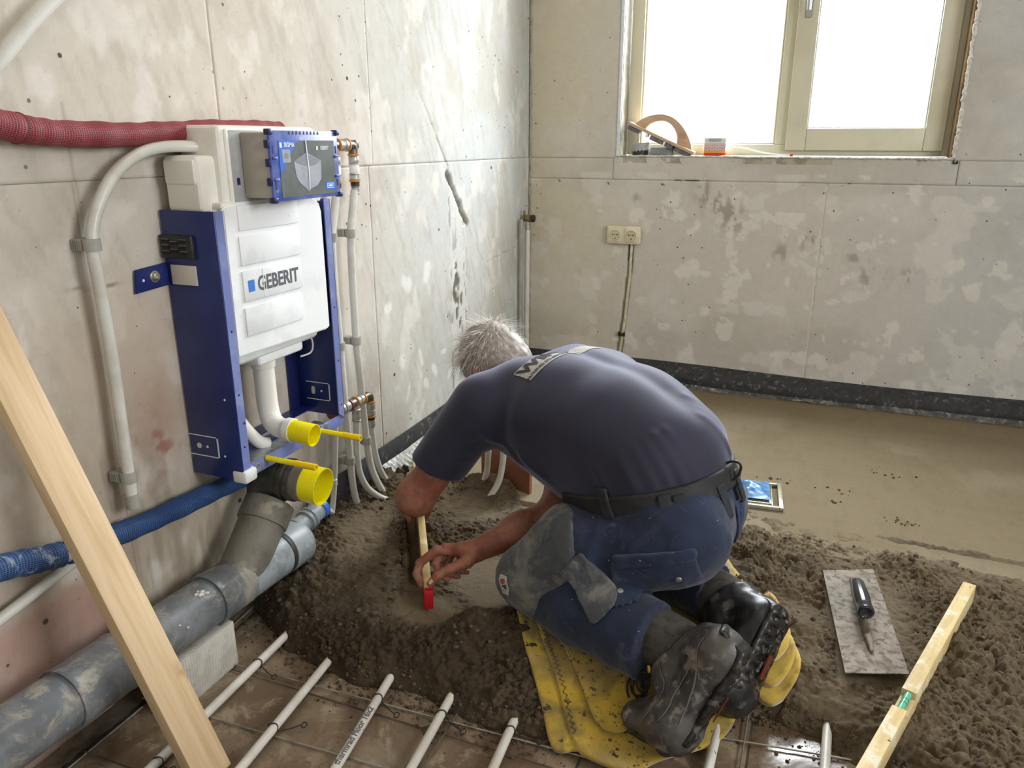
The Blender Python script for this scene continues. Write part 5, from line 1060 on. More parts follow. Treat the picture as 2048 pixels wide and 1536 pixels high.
# leaning plank
P1, P2 = Vector((0.338, 0.840, 0.03)), Vector((0.05, 0.806, 0.792)); ax = (P2 - P1).normalized()
bot = P1 - ax * (0.03 / ax.z); top = P1 + ax * ((P1.x - 0.016) / -ax.x)
nrm = Vector((0.94, -0.02, 0.30)); nrm = (nrm - ax * nrm.dot(ax)).normalized()
PK = bpy.data.objects.new('leaning_plank', boxme(0, (top - bot).length, -0.036, 0.036, -0.026, 0.0, bev=0.0015))
COL.objects.link(PK); PK.data.materials.append(m_pine); PK.matrix_world = frame_mat(bot + Vector((0, 0, 0.010)), ax, nrm)
tag(PK, 'long pale pine plank leaning against the left wall in front of the drain pipe', 'plank')
# wooden spirit level on the right
def level(name, a, b, w, h, mat, label, vial_at=None, zlift=0.0, caps=None):
    a = Vector(a); b = Vector(b); L = (b - a).length; t = thing(name, a, label, 'spirit level'); t.rotation_mode = 'QUATERNION'
    mw_ = frame_mat(a, b - a, (0, 0, 1)); t.matrix_world = mw_
    def loc(nm, x0, x1, y0, y1, z0, z1, m, bev=0.001):
        o = bpy.data.objects.new(nm, boxme(x0, x1, y0, y1, z0, z1, bev=bev)); COL.objects.link(o); o.data.materials.append(m); o.parent = t; return o
    if vial_at is None: loc('bar', 0, L, -w / 2, w / 2, 0, h, mat, 0.0018)
    else:
        v = vial_at; g = 0.030
        loc('bar', 0, v - g, -w / 2, w / 2, 0, h, mat, 0.0015); loc('bar', v + g, L, -w / 2, w / 2, 0, h, mat, 0.0015); loc('bar_bridge', v - g, v + g, -w / 2 + 0.0005, w / 2 - 0.0005, 0, h - 0.016, mat, 0)
        bm = bmesh.new(); tube(bm, [(v - g + 0.002, 0, h - 0.008), (v + g - 0.002, 0, h - 0.008)], 0.0065, 16); o = bpy.data.objects.new('vial', from_bm(bm, angle=50)); COL.objects.link(o); o.data.materials.append(m_vial); o.parent = t
        for s in (-0.006, 0.006):
            bm = bmesh.new(); lathe(bm, [(v + s, 0.0069), (v + s + 0.0008, 0.0069)], (0, 0, h - 0.008), (1, 0, 0), 16); o = bpy.data.objects.new('vial_mark', from_bm(bm)); COL.objects.link(o); o.data.materials.append(m_tie); o.parent = t
    if caps:
        loc('end_cap', -0.004, 0.010, -w / 2 - 0.0012, w / 2 + 0.0012, -0.001, h + 0.001, m_red, 0.002)
        loc('cap_rim', 0.010, 0.013, -w / 2 - 0.0018, w / 2 + 0.0018, -0.001, h + 0.0016, m_red, 0.001)
    return t
level('spirit_level', (1.352, 0.93, 0.080), (1.688, 1.878, 0.084), 0.027, 0.047, m_level_muddy, 'long wooden spirit level with green vial lying on the mortar at the right', vial_at=0.482)
level('straightedge_level', (0.512, 1.368, 0.086), (0.104, 2.05, 0.086), 0.019, 0.046, m_level, 'narrow wooden level with red end cap held in both hands', caps=True)
# trowel
TR = thing('plastering_trowel', (1.45, 1.69, 0.095), 'mortar smeared plastering trowel with black handle lying on the heap', 'trowel')
za = 0.100; pc = [(1.366, 1.862, za), (1.484, 1.915, za), (1.535, 1.512, za - 0.004), (1.414, 1.468, za - 0.004)]
put('blade', prismme(pc, (0, 0, 0.002)), m_steel_old, TR)
tdir = (Vector(pc[2]) + Vector(pc[3]) - Vector(pc[0]) - Vector(pc[1])).normalized(); tc = (Vector(pc[0]) + Vector(pc[1]) + Vector(pc[2]) + Vector(pc[3])) / 4
bm = bmesh.new(); pth = [tc + tdir * s + Vector((0, 0, 0.006)) for s in (-0.155, -0.1, 0, 0.10, 0.135)]; tube(bm, pth, [0.003, 0.008, 0.009, 0.008, 0.004], 12)
put('spine', from_bm(bm, angle=60), m_steel_old, TR)
h0 = tc - tdir * 0.075; 
put('tang', tubeme(smoothpath([tc - tdir * 0.11 + Vector((0, 0, 0.004)), tc - tdir * 0.115 + Vector((0, 0, 0.026)), h0 + Vector((0, 0, 0.036)), tc + tdir * 0.0 + Vector((0, 0, 0.036))], 6), 0.0055, 12), m_steel_old, TR)
put('handle', latheme([(0, 0.008), (0.002, 0.0125), (0.012, 0.0145), (0.040, 0.0165), (0.070, 0.0175), (0.095, 0.0165), (0.110, 0.0155), (0.112, 0.0175), (0.124, 0.0175), (0.127, 0.013), (0.124, 0.010), (0.124, 0.0)], h0 - tdir * 0.01 + Vector((0, 0, 0.038)), tdir, 30, angle=50), m_handle, TR)
# drain grate on the screed
GX, GY = Vector((0.105, 0.067, 0)) , Vector((-0.085, 0.177, 0))
gx = Vector((1, 0.10, 0)).normalized(); gy = Vector((-0.10, 1, 0)).normalized(); gc = Vector((1.155, 2.285, S))
GR = thing('drain_grate', gc, 'square stainless drain frame with blue film on the screed behind the kneeling person', 'drain')
def gbar(nm, u0, u1, v0, v1, z0, z1, m):
    o = bpy.data.objects.new(nm, boxme(u0, u1, v0, v1, z0, z1, bev=0.001)); COL.objects.link(o); o.data.materials.append(m); o.parent = GR; return o
GR.rotation_euler = (0, 0, 0.10)
h = 0.085
for a in (-h, h): gbar('frame_bar', a - 0.006, a + 0.006, -h - 0.006, h + 0.006, 0.001, 0.013, m_grate); gbar('frame_bar', -h + 0.0062, h - 0.0062, a - 0.006, a + 0.006, 0.001, 0.013, m_grate)
for a in (-0.06, 0.06): gbar('inner_bar', a - 0.002, a + 0.002, -h + 0.0065, h - 0.0065, 0.001, 0.010, m_grate); gbar('inner_bar', -0.0575, 0.0575, a - 0.002, a + 0.002, 0.001, 0.010, m_grate)
gbar('grate_plate', -0.0575, 0.0575, -0.0575, 0.0575, 0.001, 0.008, m_grate)
P, F = strip_mesh(24, 24, lambda u, v: np.stack([-0.08 + 0.135 * u, -0.05 + 0.13 * v, 0.016 + 0.030 * fbm(u * 5, v * 5, 701, 3) * np.sin(u * 3.1) * np.sin(v * 3.1)], 1))
o = bpy.data.objects.new('protective_film', from_np(P, F)); COL.objects.link(o); o.data.materials.append(m_film_blue); o.parent = GR
# formwork board and pipes left open in the screed
b0, b1 = Vector((0.318, 2.105, 0.04)), Vector((0.512, 2.035, 0.04)); bn = Vector((b1 - b0)).cross(Vector((0, 0, 1))).normalized()
bm = bmesh.new(); poly_prism(bm, [b0, b1, b1 + Vector((0, 0, 0.20)), b0 + Vector((0, 0, 0.20))], -bn * 0.012); bmesh.ops.recalc_face_normals(bm, faces=bm.faces)
tag(put('formwork_board', from_bm(bm), m_terracotta), 'red brown formwork board standing in the screed beyond the kneeling person', 'board')
pipe('water_pipe', [(0.384, 2.02, 0.26), (0.380, 2.02, 0.20), (0.375, 2.018, 0.14), (0.362, 2.005, 0.095), (0.345, 1.985, 0.065), (0.33, 1.965, 0.04)], 0.0095, 'left one of two white pipes rising in front of the red brown board')
pipe('water_pipe', [(0.444, 1.995, 0.26), (0.439, 1.995, 0.19), (0.430, 1.99, 0.135), (0.414, 1.975, 0.095), (0.392, 1.955, 0.068), (0.375, 1.94, 0.045)], 0.0095, 'right one of two white pipes rising in front of the red brown board')
# ---------------------------------------------------------------- on the window sill
ZS = WZ0 + 0.001
# sanding float with wooden handle, leaning on the hole saw
SF = thing('sanding_float', (0.59, 3.40, ZS), 'wooden float with big curved handle and dark pads leaning on the window sill', 'float')
SF.matrix_world = frame_mat((0.455, 3.405, 1.2105), (0.279, 0, -0.122), (0.122, 0.0, 0.279))
def sfp(nm, me, m, **k): o = bpy.data.objects.new(nm, me); COL.objects.link(o); me.materials.append(m); o.parent = SF; return tag(o, **k)
sfp('base_board', boxme(0, 0.305, -0.040, 0.030, -0.013, 0.0, bev=0.0015), m_beech)
n = 18; outer = []; inner = []
for i in range(n + 1):
    s = i / n; outer.append((0.022 + 0.268 * s, 0.0, 0.0005 + 0.093 * math.sin(math.pi * min(s * 1.0, 1)) ** 0.75 * (1 - 0.18 * s)))
    inner.append((0.070 + 0.150 * s, 0.0, 0.0005 + 0.060 * math.sin(math.pi * s) ** 0.6))
bm = bmesh.new()
for i in range(n):
    for y in (-0.016, 0.010):
        pass
vo = [[bm.verts.new((p[0], y, p[2])) for p in outer] for y in (-0.016, 0.010)]; vi = [[bm.verts.new((p[0], y, p[2])) for p in inner] for y in (-0.016, 0.010)]
for i in range(n):
    bm.faces.new((vo[0][i], vo[0][i + 1], vi[0][i + 1], vi[0][i])); bm.faces.new((vo[1][i + 1], vo[1][i], vi[1][i], vi[1][i + 1]))
    bm.faces.new((vo[0][i + 1], vo[0][i], vo[1][i], vo[1][i + 1])); bm.faces.new((vi[0][i], vi[0][i + 1], vi[1][i + 1], vi[1][i]))
bmesh.ops.recalc_face_normals(bm, faces=bm.faces); sfp('curved_handle', from_bm(bm, angle=40), m_beech)
for x0, x1 in ((0.003, 0.055), (0.108, 0.168), (0.178, 0.215), (0.222, 0.290)): sfp('rubber_pad', boxme(x0, x1, -0.036, 0.026, -0.030, -0.0132, bev=0.003), m_stud)
for x0 in (0.088, 0.170): sfp('spacer', boxme(x0, x0 + 0.009, -0.040, 0.0, -0.028, -0.0132, bev=0.002), m_white_plastic)
# hole saw: ring with teeth on black cup
HS = thing('hole_saw', (0.505, 3.385, ZS), 'grey toothed hole saw ring resting on a black cup under the float', 'hole saw')
bm = bmesh.new(); lathe(bm, [(0, 0.029), (0, 0.0335), (0.022, 0.0335), (0.024, 0.031), (0.024, 0.0), ], (0.500, 3.402, ZS), (0, 0, 1), 30); bmesh.ops.recalc_face_normals(bm, faces=bm.faces); put('black_cup', from_bm(bm, angle=40), m_black, HS)
seg = 60; bm = bmesh.new(); rings = []
for k, (z0, tooth) in enumerate(((0.024, 0.005), (0.052, 0.0))):
    for r in (0.0375, 0.0355):
        rings.append([bm.verts.new((0.500 + r * math.cos(2 * math.pi * i / seg), 3.402 + r * 0.95 * math.sin(2 * math.pi * i / seg), ZS + z0 - 0.002 - tooth * ((i // 2) % 2) + 0.10 * (r * math.cos(2 * math.pi * i / seg)))) for i in range(seg)])
for a, b in ((0, 2), (2, 3), (3, 1), (1, 0)):
    for i in range(seg): bm.faces.new((rings[a][i], rings[a][(i + 1) % seg], rings[b][(i + 1) % seg], rings[b][i]))
bmesh.ops.recalc_face_normals(bm, faces=bm.faces); put('toothed_ring', from_bm(bm), m_grey_plate, HS)
tag(put('cardboard_sleeve', boxme(0.548, 0.640, 3.385, 3.44, ZS, ZS + 0.033, bev=0.002), m_card), 'grey cardboard sleeve lying under the wooden float', 'cardboard')
# small box
BX = thing('screw_box', (0.815, 3.40, ZS), 'small white, red and yellow printed box on the window sill', 'box')
put('carton', boxme(0.772, 0.858, 3.384, 3.43, ZS, ZS + 0.071, bev=0.0015), m_pack_white, BX)
put('print_band', boxme(0.7715, 0.8585, 3.3835, 3.4305, ZS + 0.001, ZS + 0.012), m_pack_red, BX); put('print_band', boxme(0.7715, 0.8585, 3.3833, 3.4305, ZS + 0.0125, ZS + 0.020), m_pack_yellow, BX)
for j in range(2):
    for i in range(4): 
        x0 = 0.776 + i * 0.0202; z0 = ZS + 0.0225 + j * 0.0125
        put('print_cell', boxme(x0, x0 + 0.0185, 3.3833, 3.3845, z0, z0 + 0.0112), m_pack_white, BX)
        put('print_line', boxme(x0 + 0.003, x0 + 0.015, 3.3829, 3.3835, z0 + 0.004, z0 + 0.0065), m_badge_red, BX)
put('print_panel', boxme(0.7735, 0.857, 3.3836, 3.3842, ZS + 0.021, ZS + 0.048), m_pack_red, BX)
put('flap', prismme([(0.785, 3.382, ZS + 0.070), (0.845, 3.382, ZS + 0.070), (0.836, 3.3815, ZS + 0.058), (0.794, 3.3815, ZS + 0.058)], (0, -0.001, 0)), m_grey_plate, BX)
CB = thing('cable', (1.13, 3.385, ZS), 'thin white cable with red tip hanging over the window sill', 'cable')
put('cable_run', tubeme(smoothpath([(0.878, 3.43, ZS + 0.034), (0.93, 3.42, ZS + 0.030), (1.0, 3.40, ZS + 0.014), (1.07, 3.385, ZS + 0.006), (1.115, 3.378, ZS + 0.004)], 8), 0.0028, 10), m_white_plastic, CB)
put('red_tip', boxme(1.113, 1.124, 3.373, 3.383, ZS - 0.001, ZS + 0.009, bev=0.001), m_pack_red, CB)
# ================================================================= IMPLICIT MODELLING (man, clothes, boots)
f32 = np.float32
def V3(*a): return np.array(a, dtype=f32)
def unit(v): v = np.asarray(v, dtype=f32); return v / np.linalg.norm(v)
def cone(P, a, b, ra, rb):
    a = np.asarray(a, f32); d = np.asarray(b, f32) - a; t = np.clip(((P - a) @ d) / (d @ d), 0, 1)
    return np.linalg.norm(P - a - t[:, None] * d, axis=1) - (ra + (rb - ra) * t)
def eseg(P, a, b, L, wa, da, wb, db):
    """tapered rod with elliptical section: half width w along L, half depth d across"""
    a = np.asarray(a, f32); A = np.asarray(b, f32) - a; ln = np.linalg.norm(A); A = A / ln; L = np.asarray(L, f32); L = unit(L - A * (L @ A)); N = np.cross(A, L)
    q = P - a; s = q @ A; t = np.clip(s / ln, 0, 1); e = s - t * ln; w = wa + (wb - wa) * t; d = da + (db - da) * t; m = np.minimum(w, d)
    k = np.sqrt(((q @ L) / w) ** 2 + ((q @ N) / d) ** 2 + (e / m) ** 2)
    return (k - 1) * m
def ell(P, c, X, Y, Z, rx, ry, rz):
    q = P - np.asarray(c, f32); k = np.sqrt(((q @ X) / rx) ** 2 + ((q @ Y) / ry) ** 2 + ((q @ Z) / rz) ** 2); return (k - 1) * min(rx, ry, rz)
def smin(a, b, k): h = np.clip(0.5 + 0.5 * (b - a) / k, 0, 1); return b + (a - b) * h - k * h * (1 - h)
def su(k, *fs):
    r = fs[0]
    for f in fs[1:]: r = smin(r, f, k)
    return r
def fold(P, a, b, A, w):
    a = np.asarray(a, f32); d = np.asarray(b, f32) - a; t = np.clip(((P - a) @ d) / (d @ d), 0, 1)
    ds = np.linalg.norm(P - a - t[:, None] * d, axis=1); return -A * np.exp(-(ds / w) ** 2) * (0.3 + 0.7 * np.sin(np.pi * np.clip(t, 0.02, 0.98)))
def plane(P, o, n): return (P - np.asarray(o, f32)) @ unit(n)
def surfacenets(fn, lo, hi, h):
    lo = np.asarray(lo, f32); n = np.ceil((np.asarray(hi, f32) - lo) / h).astype(int) + 1; B = 6; nb = -(-n // B); n = nb * B
    ax = [lo[i] + h * (B * np.arange(nb[i]) + (B - 1) / 2) for i in range(3)]
    G = np.stack(np.meshgrid(*ax, indexing='ij'), -1).reshape(-1, 3).astype(f32); c = fn(G)
    act = np.abs(c) < B * h * 1.5 + 0.012
    D = np.repeat(np.repeat(np.repeat(c.reshape(nb), B, 0), B, 1), B, 2).astype(f32)
    idx = np.argwhere(act.reshape(nb)); off = np.stack(np.meshgrid(*[np.arange(B)] * 3, indexing='ij'), -1).reshape(-1, 3)
    for s in range(0, len(idx), 3000):
        I = (idx[s:s + 3000, None, :] * B + off[None]).reshape(-1, 3); D[I[:, 0], I[:, 1], I[:, 2]] = fn((lo + I * h).astype(f32))
    D[0] = D[-1] = np.maximum(D[0], h); D[:, 0] = D[:, -1] = np.maximum(D[:, 0], h); D[:, :, 0] = D[:, :, -1] = np.maximum(D[:, :, 0], h)
    s = D < 0; cnt = np.zeros(tuple(np.array(s.shape) - 1), np.int8)
    for dx in (0, 1):
        for dy in (0, 1):
            for dz_ in (0, 1): cnt += s[dx:s.shape[0] - 1 + dx, dy:s.shape[1] - 1 + dy, dz_:s.shape[2] - 1 + dz_]
    cells = np.argwhere((cnt > 0) & (cnt < 8)); vid = np.full(cnt.shape, -1, np.int64); vid[cells[:, 0], cells[:, 1], cells[:, 2]] = np.arange(len(cells))
    acc = np.zeros((len(cells), 3)); num = np.zeros(len(cells)); cor = [(x, y, z) for x in (0, 1) for y in (0, 1) for z in (0, 1)]
    for i, p in enumerate(cor):
        for a in range(3):
            if p[a] == 0:
                q = list(p); q[a] = 1; d0 = D[cells[:, 0] + p[0], cells[:, 1] + p[1], cells[:, 2] + p[2]]; d1 = D[cells[:, 0] + q[0], cells[:, 1] + q[1], cells[:, 2] + q[2]]
                m = (d0 < 0) != (d1 < 0); t = np.where(m, d0 / np.where(m, d0 - d1, 1), 0); pt = np.tile(np.array(p, float), (len(cells), 1)); pt[:, a] += t; acc[m] += pt[m]; num[m] += 1
    V = lo + h * (cells + acc / num[:, None]); F = []
    for a in range(3):
        b, c_ = (a + 1) % 3, (a + 2) % 3; sl = [slice(None)] * 3; s0 = list(sl); s1 = list(sl); s0[a] = slice(0, -1); s1[a] = slice(1, None)
        E = np.argwhere(s[tuple(s0)] != s[tuple(s1)]); E = E[(E[:, b] > 0) & (E[:, c_] > 0)]
        fl = s[E[:, 0], E[:, 1], E[:, 2]]; eb = np.zeros(3, int); eb[b] = 1; ec = np.zeros(3, int); ec[c_] = 1
        def g(I): 
            I = np.minimum(I, np.array(vid.shape) - 1); return vid[I[:, 0], I[:, 1], I[:, 2]]
        q = np.stack([g(E - eb - ec), g(E - ec), g(E), g(E - eb)], 1); q = np.where(fl[:, None], q, q[:, ::-1]); F.append(q[(q >= 0).all(1)])
    return V, np.concatenate(F)
def grad(fn, P, e=0.0015):
    P = np.asarray(P, f32); g = np.stack([fn(P + V3(*v)) - fn(P - V3(*v)) for v in ((e, 0, 0), (0, e, 0), (0, 0, e))], 1); return g / (np.linalg.norm(g, axis=1)[:, None] + 1e-9)
def smooth_mesh(V, F, it=2, lam=0.5):
    e = np.concatenate([F[:, [0, 1]], F[:, [1, 2]], F[:, [2, 3]], F[:, [3, 0]]]); e = np.concatenate([e, e[:, ::-1]])
    for _ in range(it):
        acc = np.zeros_like(V); cn = np.bincount(e[:, 0], minlength=len(V))[:, None]
        for k in range(3): acc[:, k] = np.bincount(e[:, 0], V[e[:, 1], k], minlength=len(V))
        V = V * (1 - lam) + lam * acc / np.maximum(cn, 1)
    return V
def sdf_obj(name, fn, lo, hi, h, mat, parent, it=2, **k):
    V, F = surfacenets(fn, lo, hi, h); V = smooth_mesh(V, F, it); o = put(name, from_np(V, F, True), mat, parent, **k); return o
def snap(fn, V, off, n=4):
    """pull points onto the surface fn = off"""
    V = np.asarray(V, f32)
    for _ in range(n): V = V - (fn(V) - off)[:, None] * grad(fn, V)
    return V

MAN = thing('person', (0.95, 1.5, 0.09), 'grey haired person in navy t-shirt and blue work trousers kneeling bent over the mortar', 'person')
Rr = unit((.41, .91, 0)); Hh = unit((-.91, .41, 0)); UP = V3(0, 0, 1)
kneeL, hipL, ankL = V3(.735, 1.452, .168), V3(1.035, 1.465, .345), V3(1.10, 1.325, .178)
kneeR, hipR, ankR = V3(.83, 1.70, .165), V3(1.075, 1.650, .350), V3(1.165, 1.53, .175)
shL, shR = V3(.560, 1.580, .520), V3(.700, 1.915, .515)
elL, elR = V3(.388, 1.545, .272), V3(.742, 1.62, .255)
wrL, wrR = V3(.318, 1.705, .185), V3(.585, 1.465, .200)
hc = V3(.485, 1.840, .545); HU = unit((-.77, .30, .56)); HL = -Rr.copy(); HF = np.cross(HL, HU); HF = unit(HF); HL = unit(np.cross(HU, HF))
if HF[2] > 0: HF = -HF; HL = -HL
bo, bn_ = V3(1.02, 1.50, .422), unit((-.26, .115, .96))
# ---- shirt
def torso(P, g=0.0):
    f = su(0.06, eseg(P, (1.005, 1.565, .40), (.985, 1.575, .468), Rr, .162 + g, .135 + g, .164 + g, .128 + g),
           eseg(P, (.985, 1.580, .460), (.885, 1.630, .510), Rr, .164 + g, .124 + g, .170 + g, .120 + g),
           eseg(P, (.90, 1.625, .510), (.76, 1.690, .527), Rr, .172 + g, .122 + g, .186 + g, .115 + g),
           eseg(P, (.76, 1.690, .527), (.66, 1.740, .535), Rr, .186 + g, .112 + g, .175 + g, .090 + g))
    f = su(0.05, f, eseg(P, (.915, 1.560, .398), (.66, 1.66, .460), Rr, .130 + g, .108 + g, .11 + g, .085 + g))
    f = su(0.05, f, cone(P, shL + V3(.03, .02, .0), shR + V3(.01, -.03, 0), .066 + g, .066 + g))
    return f
SHF = [((1.000, 1.455, .561), (1.067, 1.449, .470), .011, .009), ((1.017, 1.473, .568), (1.094, 1.474, .455), .006, .009), ((.983, 1.441, .553), (1.042, 1.425, .470), .006, .008), ((.966, 1.430, .535), (1.014, 1.411, .465), .005, .009), ((.937, 1.422, .520), (.976, 1.401, .460), .006, .009),
       ((.500, 1.530, .520), (.585, 1.510, .485), .006, .009), ((.480, 1.530, .490), (.572, 1.511, .470), .006, .008), ((.443, 1.530, .452), (.554, 1.519, .430), .006, .009), ((.438, 1.510, .420), (.541, 1.518, .405), .006, .009), ((.67, 1.50, .45), (.786, 1.498, .395), .007, .012), ((.62, 1.53, .46), (.72, 1.50, .385), .005, .012),
       ((1.071, 1.573, .574), (1.148, 1.625, .470), .006, .010), ((1.03, 1.62, .60), (1.12, 1.67, .50), .005, .010), ((.88, 1.43, .50), (.93, 1.405, .43), .006, .010), ((.47, 1.62, .54), (.53, 1.53, .52), .005, .008), ((.60, 1.51, .50), (.62, 1.52, .40), .005, .012)]
def shirt(P):
    f = torso(P)
    sl = cone(P, shL + V3(-.004, 0, .006), shL + (elL - shL) * .70, .073, .071); sr = cone(P, shR, shR + (elR - shR) * .6, .070, .066)
    sl = np.maximum(sl, plane(P, shL + (elL - shL) * .645, elL - shL + V3(.07, 0, 0))); sr = np.maximum(sr, plane(P, shR + (elR - shR) * .55, elR - shR))
    f = su(0.045, f, sl); f = su(0.045, f, sr)
    f = smin(f, cone(P, (.64, 1.64, .575), (.78, 1.63, .585), .045, .035), .06)     # shoulder blades
    f = smin(f, cone(P, (.72, 1.84, .570), (.82, 1.80, .570), .048, .035), .06)
    f = f + 0.010 * np.exp(-(np.abs((P - V3(.72, 1.72, .6)) @ Rr) / .030) ** 2) * np.clip((P[:, 2] - .56) / .05, 0, 1)   # spine hollow
    for a, b, A, w in SHF:
        f = f + fold(P, a, b, A * 1.5, w)
    f = f + 0.0025 * (vnoise3(P * 14, 5) - 0.5)
    f = np.maximum(f, -plane(P, bo + bn_ * -0.004, bn_))                       # tucked behind the belt
    neck = cone(P, (.60, 1.775, .55), hc, .063, .07); f = np.maximum(f, -neck)
    return f
SHO = sdf_obj('t_shirt', shirt, (.36, 1.28, .22), (1.26, 2.06, .72), .0052, m_shirt, MAN)
# ---- body: head, neck, arms, hands in one surface
def hl(P): q = P - hc; return np.stack([q @ HF, q @ HL, q @ HU], 1)
ex = np.array([1, 0, 0], f32); ey = np.array([0, 1, 0], f32); ez = np.array([0, 0, 1], f32)
def head(P):
    Q = hl(P)
    f = ell(Q, (-.008, 0, .022), ex, ey, ez, .094, .077, .096)
    f = smin(f, ell(Q, (.030, 0, -.055), ex, ey, ez, .062, .058, .066), .03)
    f = smin(f, cone(Q, (.055, 0, -.100), (.068, 0, -.098), .022, .016), .03)                 # chin
    f = smin(f, cone(Q, (.082, 0, .000), (.104, 0, -.036), .009, .013), .012)                  # nose
    f = smin(f, cone(Q, (.082, .030, .012), (.082, -.030, .012), .010, .010), .015)            # brow
    for s in (-1, 1):
        f = smin(f, cone(Q, (.096, .009 * s, -.040), (.092, .014 * s, -.038), .008, .007), .006)
        f = -smin(-f, cone(Q, (.092, .031 * s, -.004), (.094, .029 * s, -.004), .012, .012), .008)
        f = smin(f, ell(Q, (.079, .031 * s, -.004), ex, ey, ez, .012, .013, .009), .003)          # eyeball and lid
        e = ell(Q, (-.006, .080 * s, -.010), unit((.9, .35 * s, 0)), unit((-.35 * s, .9, 0)), ez, .018, .007, .031); e = np.maximum(e, -ell(Q, (.002, .088 * s, -.008), ex, ey, ez, .010, .006, .019)); f = smin(f, e, .005)
    f = smin(f, cone(Q, (.088, .018, -.066), (.088, -.018, -.066), .008, .008), .008)           # lips
    f = np.maximum(f, -cone(Q, (.099, .022, -.0665), (.099, -.022, -.0665), .0022, .0022))
    return f
FINGR = [[(.500, 1.438, .199), (.463, 1.421, .166), (.463, 1.402, .146), (.482, 1.389, .129)], [(.511, 1.458, .196), (.500, 1.432, .166), (.516, 1.420, .147), (.534, 1.421, .139)],
         [(.525, 1.478, .187), (.519, 1.452, .157), (.536, 1.440, .142), (.552, 1.443, .138)], [(.541, 1.495, .176), (.541, 1.472, .152), (.555, 1.462, .142), (.567, 1.464, .141)]]
THR = [(.580, 1.438, .186), (.551, 1.406, .178), (.527, 1.388, .165), (.513, 1.378, .147)]
FINGL = [[(.285, 1.735, .165), (.268, 1.722, .140), (.266, 1.708, .118), (.278, 1.70, .105)], [(.278, 1.755, .165), (.256, 1.745, .140), (.254, 1.732, .116), (.266, 1.722, .103)],
         [(.275, 1.775, .162), (.248, 1.768, .138), (.246, 1.756, .115), (.256, 1.748, .102)], [(.275, 1.793, .156), (.245, 1.790, .136), (.240, 1.778, .116), (.247, 1.770, .104)]]
THL = [(.322, 1.735, .165), (.322, 1.735, .145), (.318, 1.728, .126), (.310, 1.720, .114)]
def hand(P, wr, F, T, palmL):
    mm = np.mean([f[0] for f in F], 0); f = eseg(P, wr, wr + (mm - wr) * .35, palmL, .026, .019, .032, .017)
    f = smin(f, eseg(P, wr + (mm - wr) * .35, wr + (mm - wr) * .92, palmL, .032, .017, .038, .013), .014)
    for k, c in enumerate(F):
        r = (.0104, .0104, .0098, .0086)[k]
        g = su(.004, cone(P, wr + (np.array(c[0]) - wr) * .55, c[0], r * 1.05, r * 1.12), cone(P, c[0], c[1], r * 1.08, r * .98), cone(P, c[1], c[2], r * 1.02, r * .9), cone(P, c[2], c[3], r * .92, r * .80))
        f = smin(f, g, .0035)
    g = su(.005, cone(P, wr + (np.array(T[0]) - wr) * .6, T[0], .014, .0155), cone(P, T[0], T[1], .0155, .0115), cone(P, T[1], T[2], .0115, .0108), cone(P, T[2], T[3], .0108, .0092))
    return smin(f, g, .007)
def armR(P):
    f = su(.03, cone(P, shR, elR, .052, .043), eseg(P, elR, elR + (wrR - elR) * .45, UP, .043, .042, .041, .036), eseg(P, elR + (wrR - elR) * .45, wrR, UP, .041, .036, .0285, .023))
    f = f + fold(P, (.66, 1.53, .262), (.60, 1.475, .226), .0025, .004) + fold(P, (.56, 1.452, .214), (.515, 1.44, .210), .0018, .0035) + fold(P, (.566, 1.463, .215), (.525, 1.458, .209), .0018, .003)
    return smin(f, hand(P, wrR, FINGR, THR, unit((.25, .55, -.45))), .016)
def armL(P):
    f = su(.03, cone(P, shL, elL, .052, .045), eseg(P, elL, elL + (wrL - elL) * .45, UP, .045, .045, .041, .038), eseg(P, elL + (wrL - elL) * .45, wrL, UP, .041, .038, .024, .029))
    return smin(f, hand(P, wrL, FINGL, THL, unit((-.2, .9, -.1))), .016)
def clean(V, F): return V, F
parts = []
for fn, lo, hi, h, it in ((lambda P: smin(head(P), np.minimum(cone(P, (.63, 1.76, .535), hc - HU * .075 - HF * .03, .062, .052), torso(P, -0.022)), .03), (.28, 1.35, .36), (1.20, 1.98, .70), .004, 1),
                          (lambda P: np.maximum(armR(P), 0), (0, 0, 0), (0, 0, 0), 0, 0), (lambda P: 0, 0, 0, 0, 0)):
    if h == 0: continue
    V, F = surfacenets(fn, lo, hi, h); parts.append((smooth_mesh(V, F, it), F))
V, F = surfacenets(armR, (.43, 1.34, .10), (.82, 1.99, .59), .0024); parts.append((smooth_mesh(V, F, 1), F))
V, F = surfacenets(armL, (.21, 1.44, .08), (.64, 1.83, .59), .0028); parts.append((smooth_mesh(V, F, 1), F))
o_ = 0; VV = []; FF = []
for V, F in parts: VV.append(V); FF.append(F + o_); o_ += len(V)
BODY = put('body', from_np(np.concatenate(VV), np.concatenate(FF), True), m_skin, MAN)
# thumb nail
def nail(c, d, n, w, l, par):
    c = np.array(c); d = unit(d); n = unit(np.array(n) - d * (np.array(n) @ d)); s = np.cross(d, n); pts = []; us = np.linspace(-1, 1, 7); vs = np.linspace(0, 1, 6)
    Vn = np.array([c + d * l * v * (1 - .12 * u * u) + s * w * u * (1 - .15 * v * v) + n * (.0015 * (1 - u * u)) for u in us for v in vs]); i = np.arange(42).reshape(7, 6)
    Vn = snap(armR, Vn, 0.0006, 4); put('finger_nail', from_np(Vn, np.stack([i[:-1, :-1].ravel(), i[1:, :-1].ravel(), i[1:, 1:].ravel(), i[:-1, 1:].ravel()], 1)), m_nail, par)
nail((.520, 1.372, .161), (-.014, -.010, -.018), (.25, -.85, .35), .0058, .012, BODY)
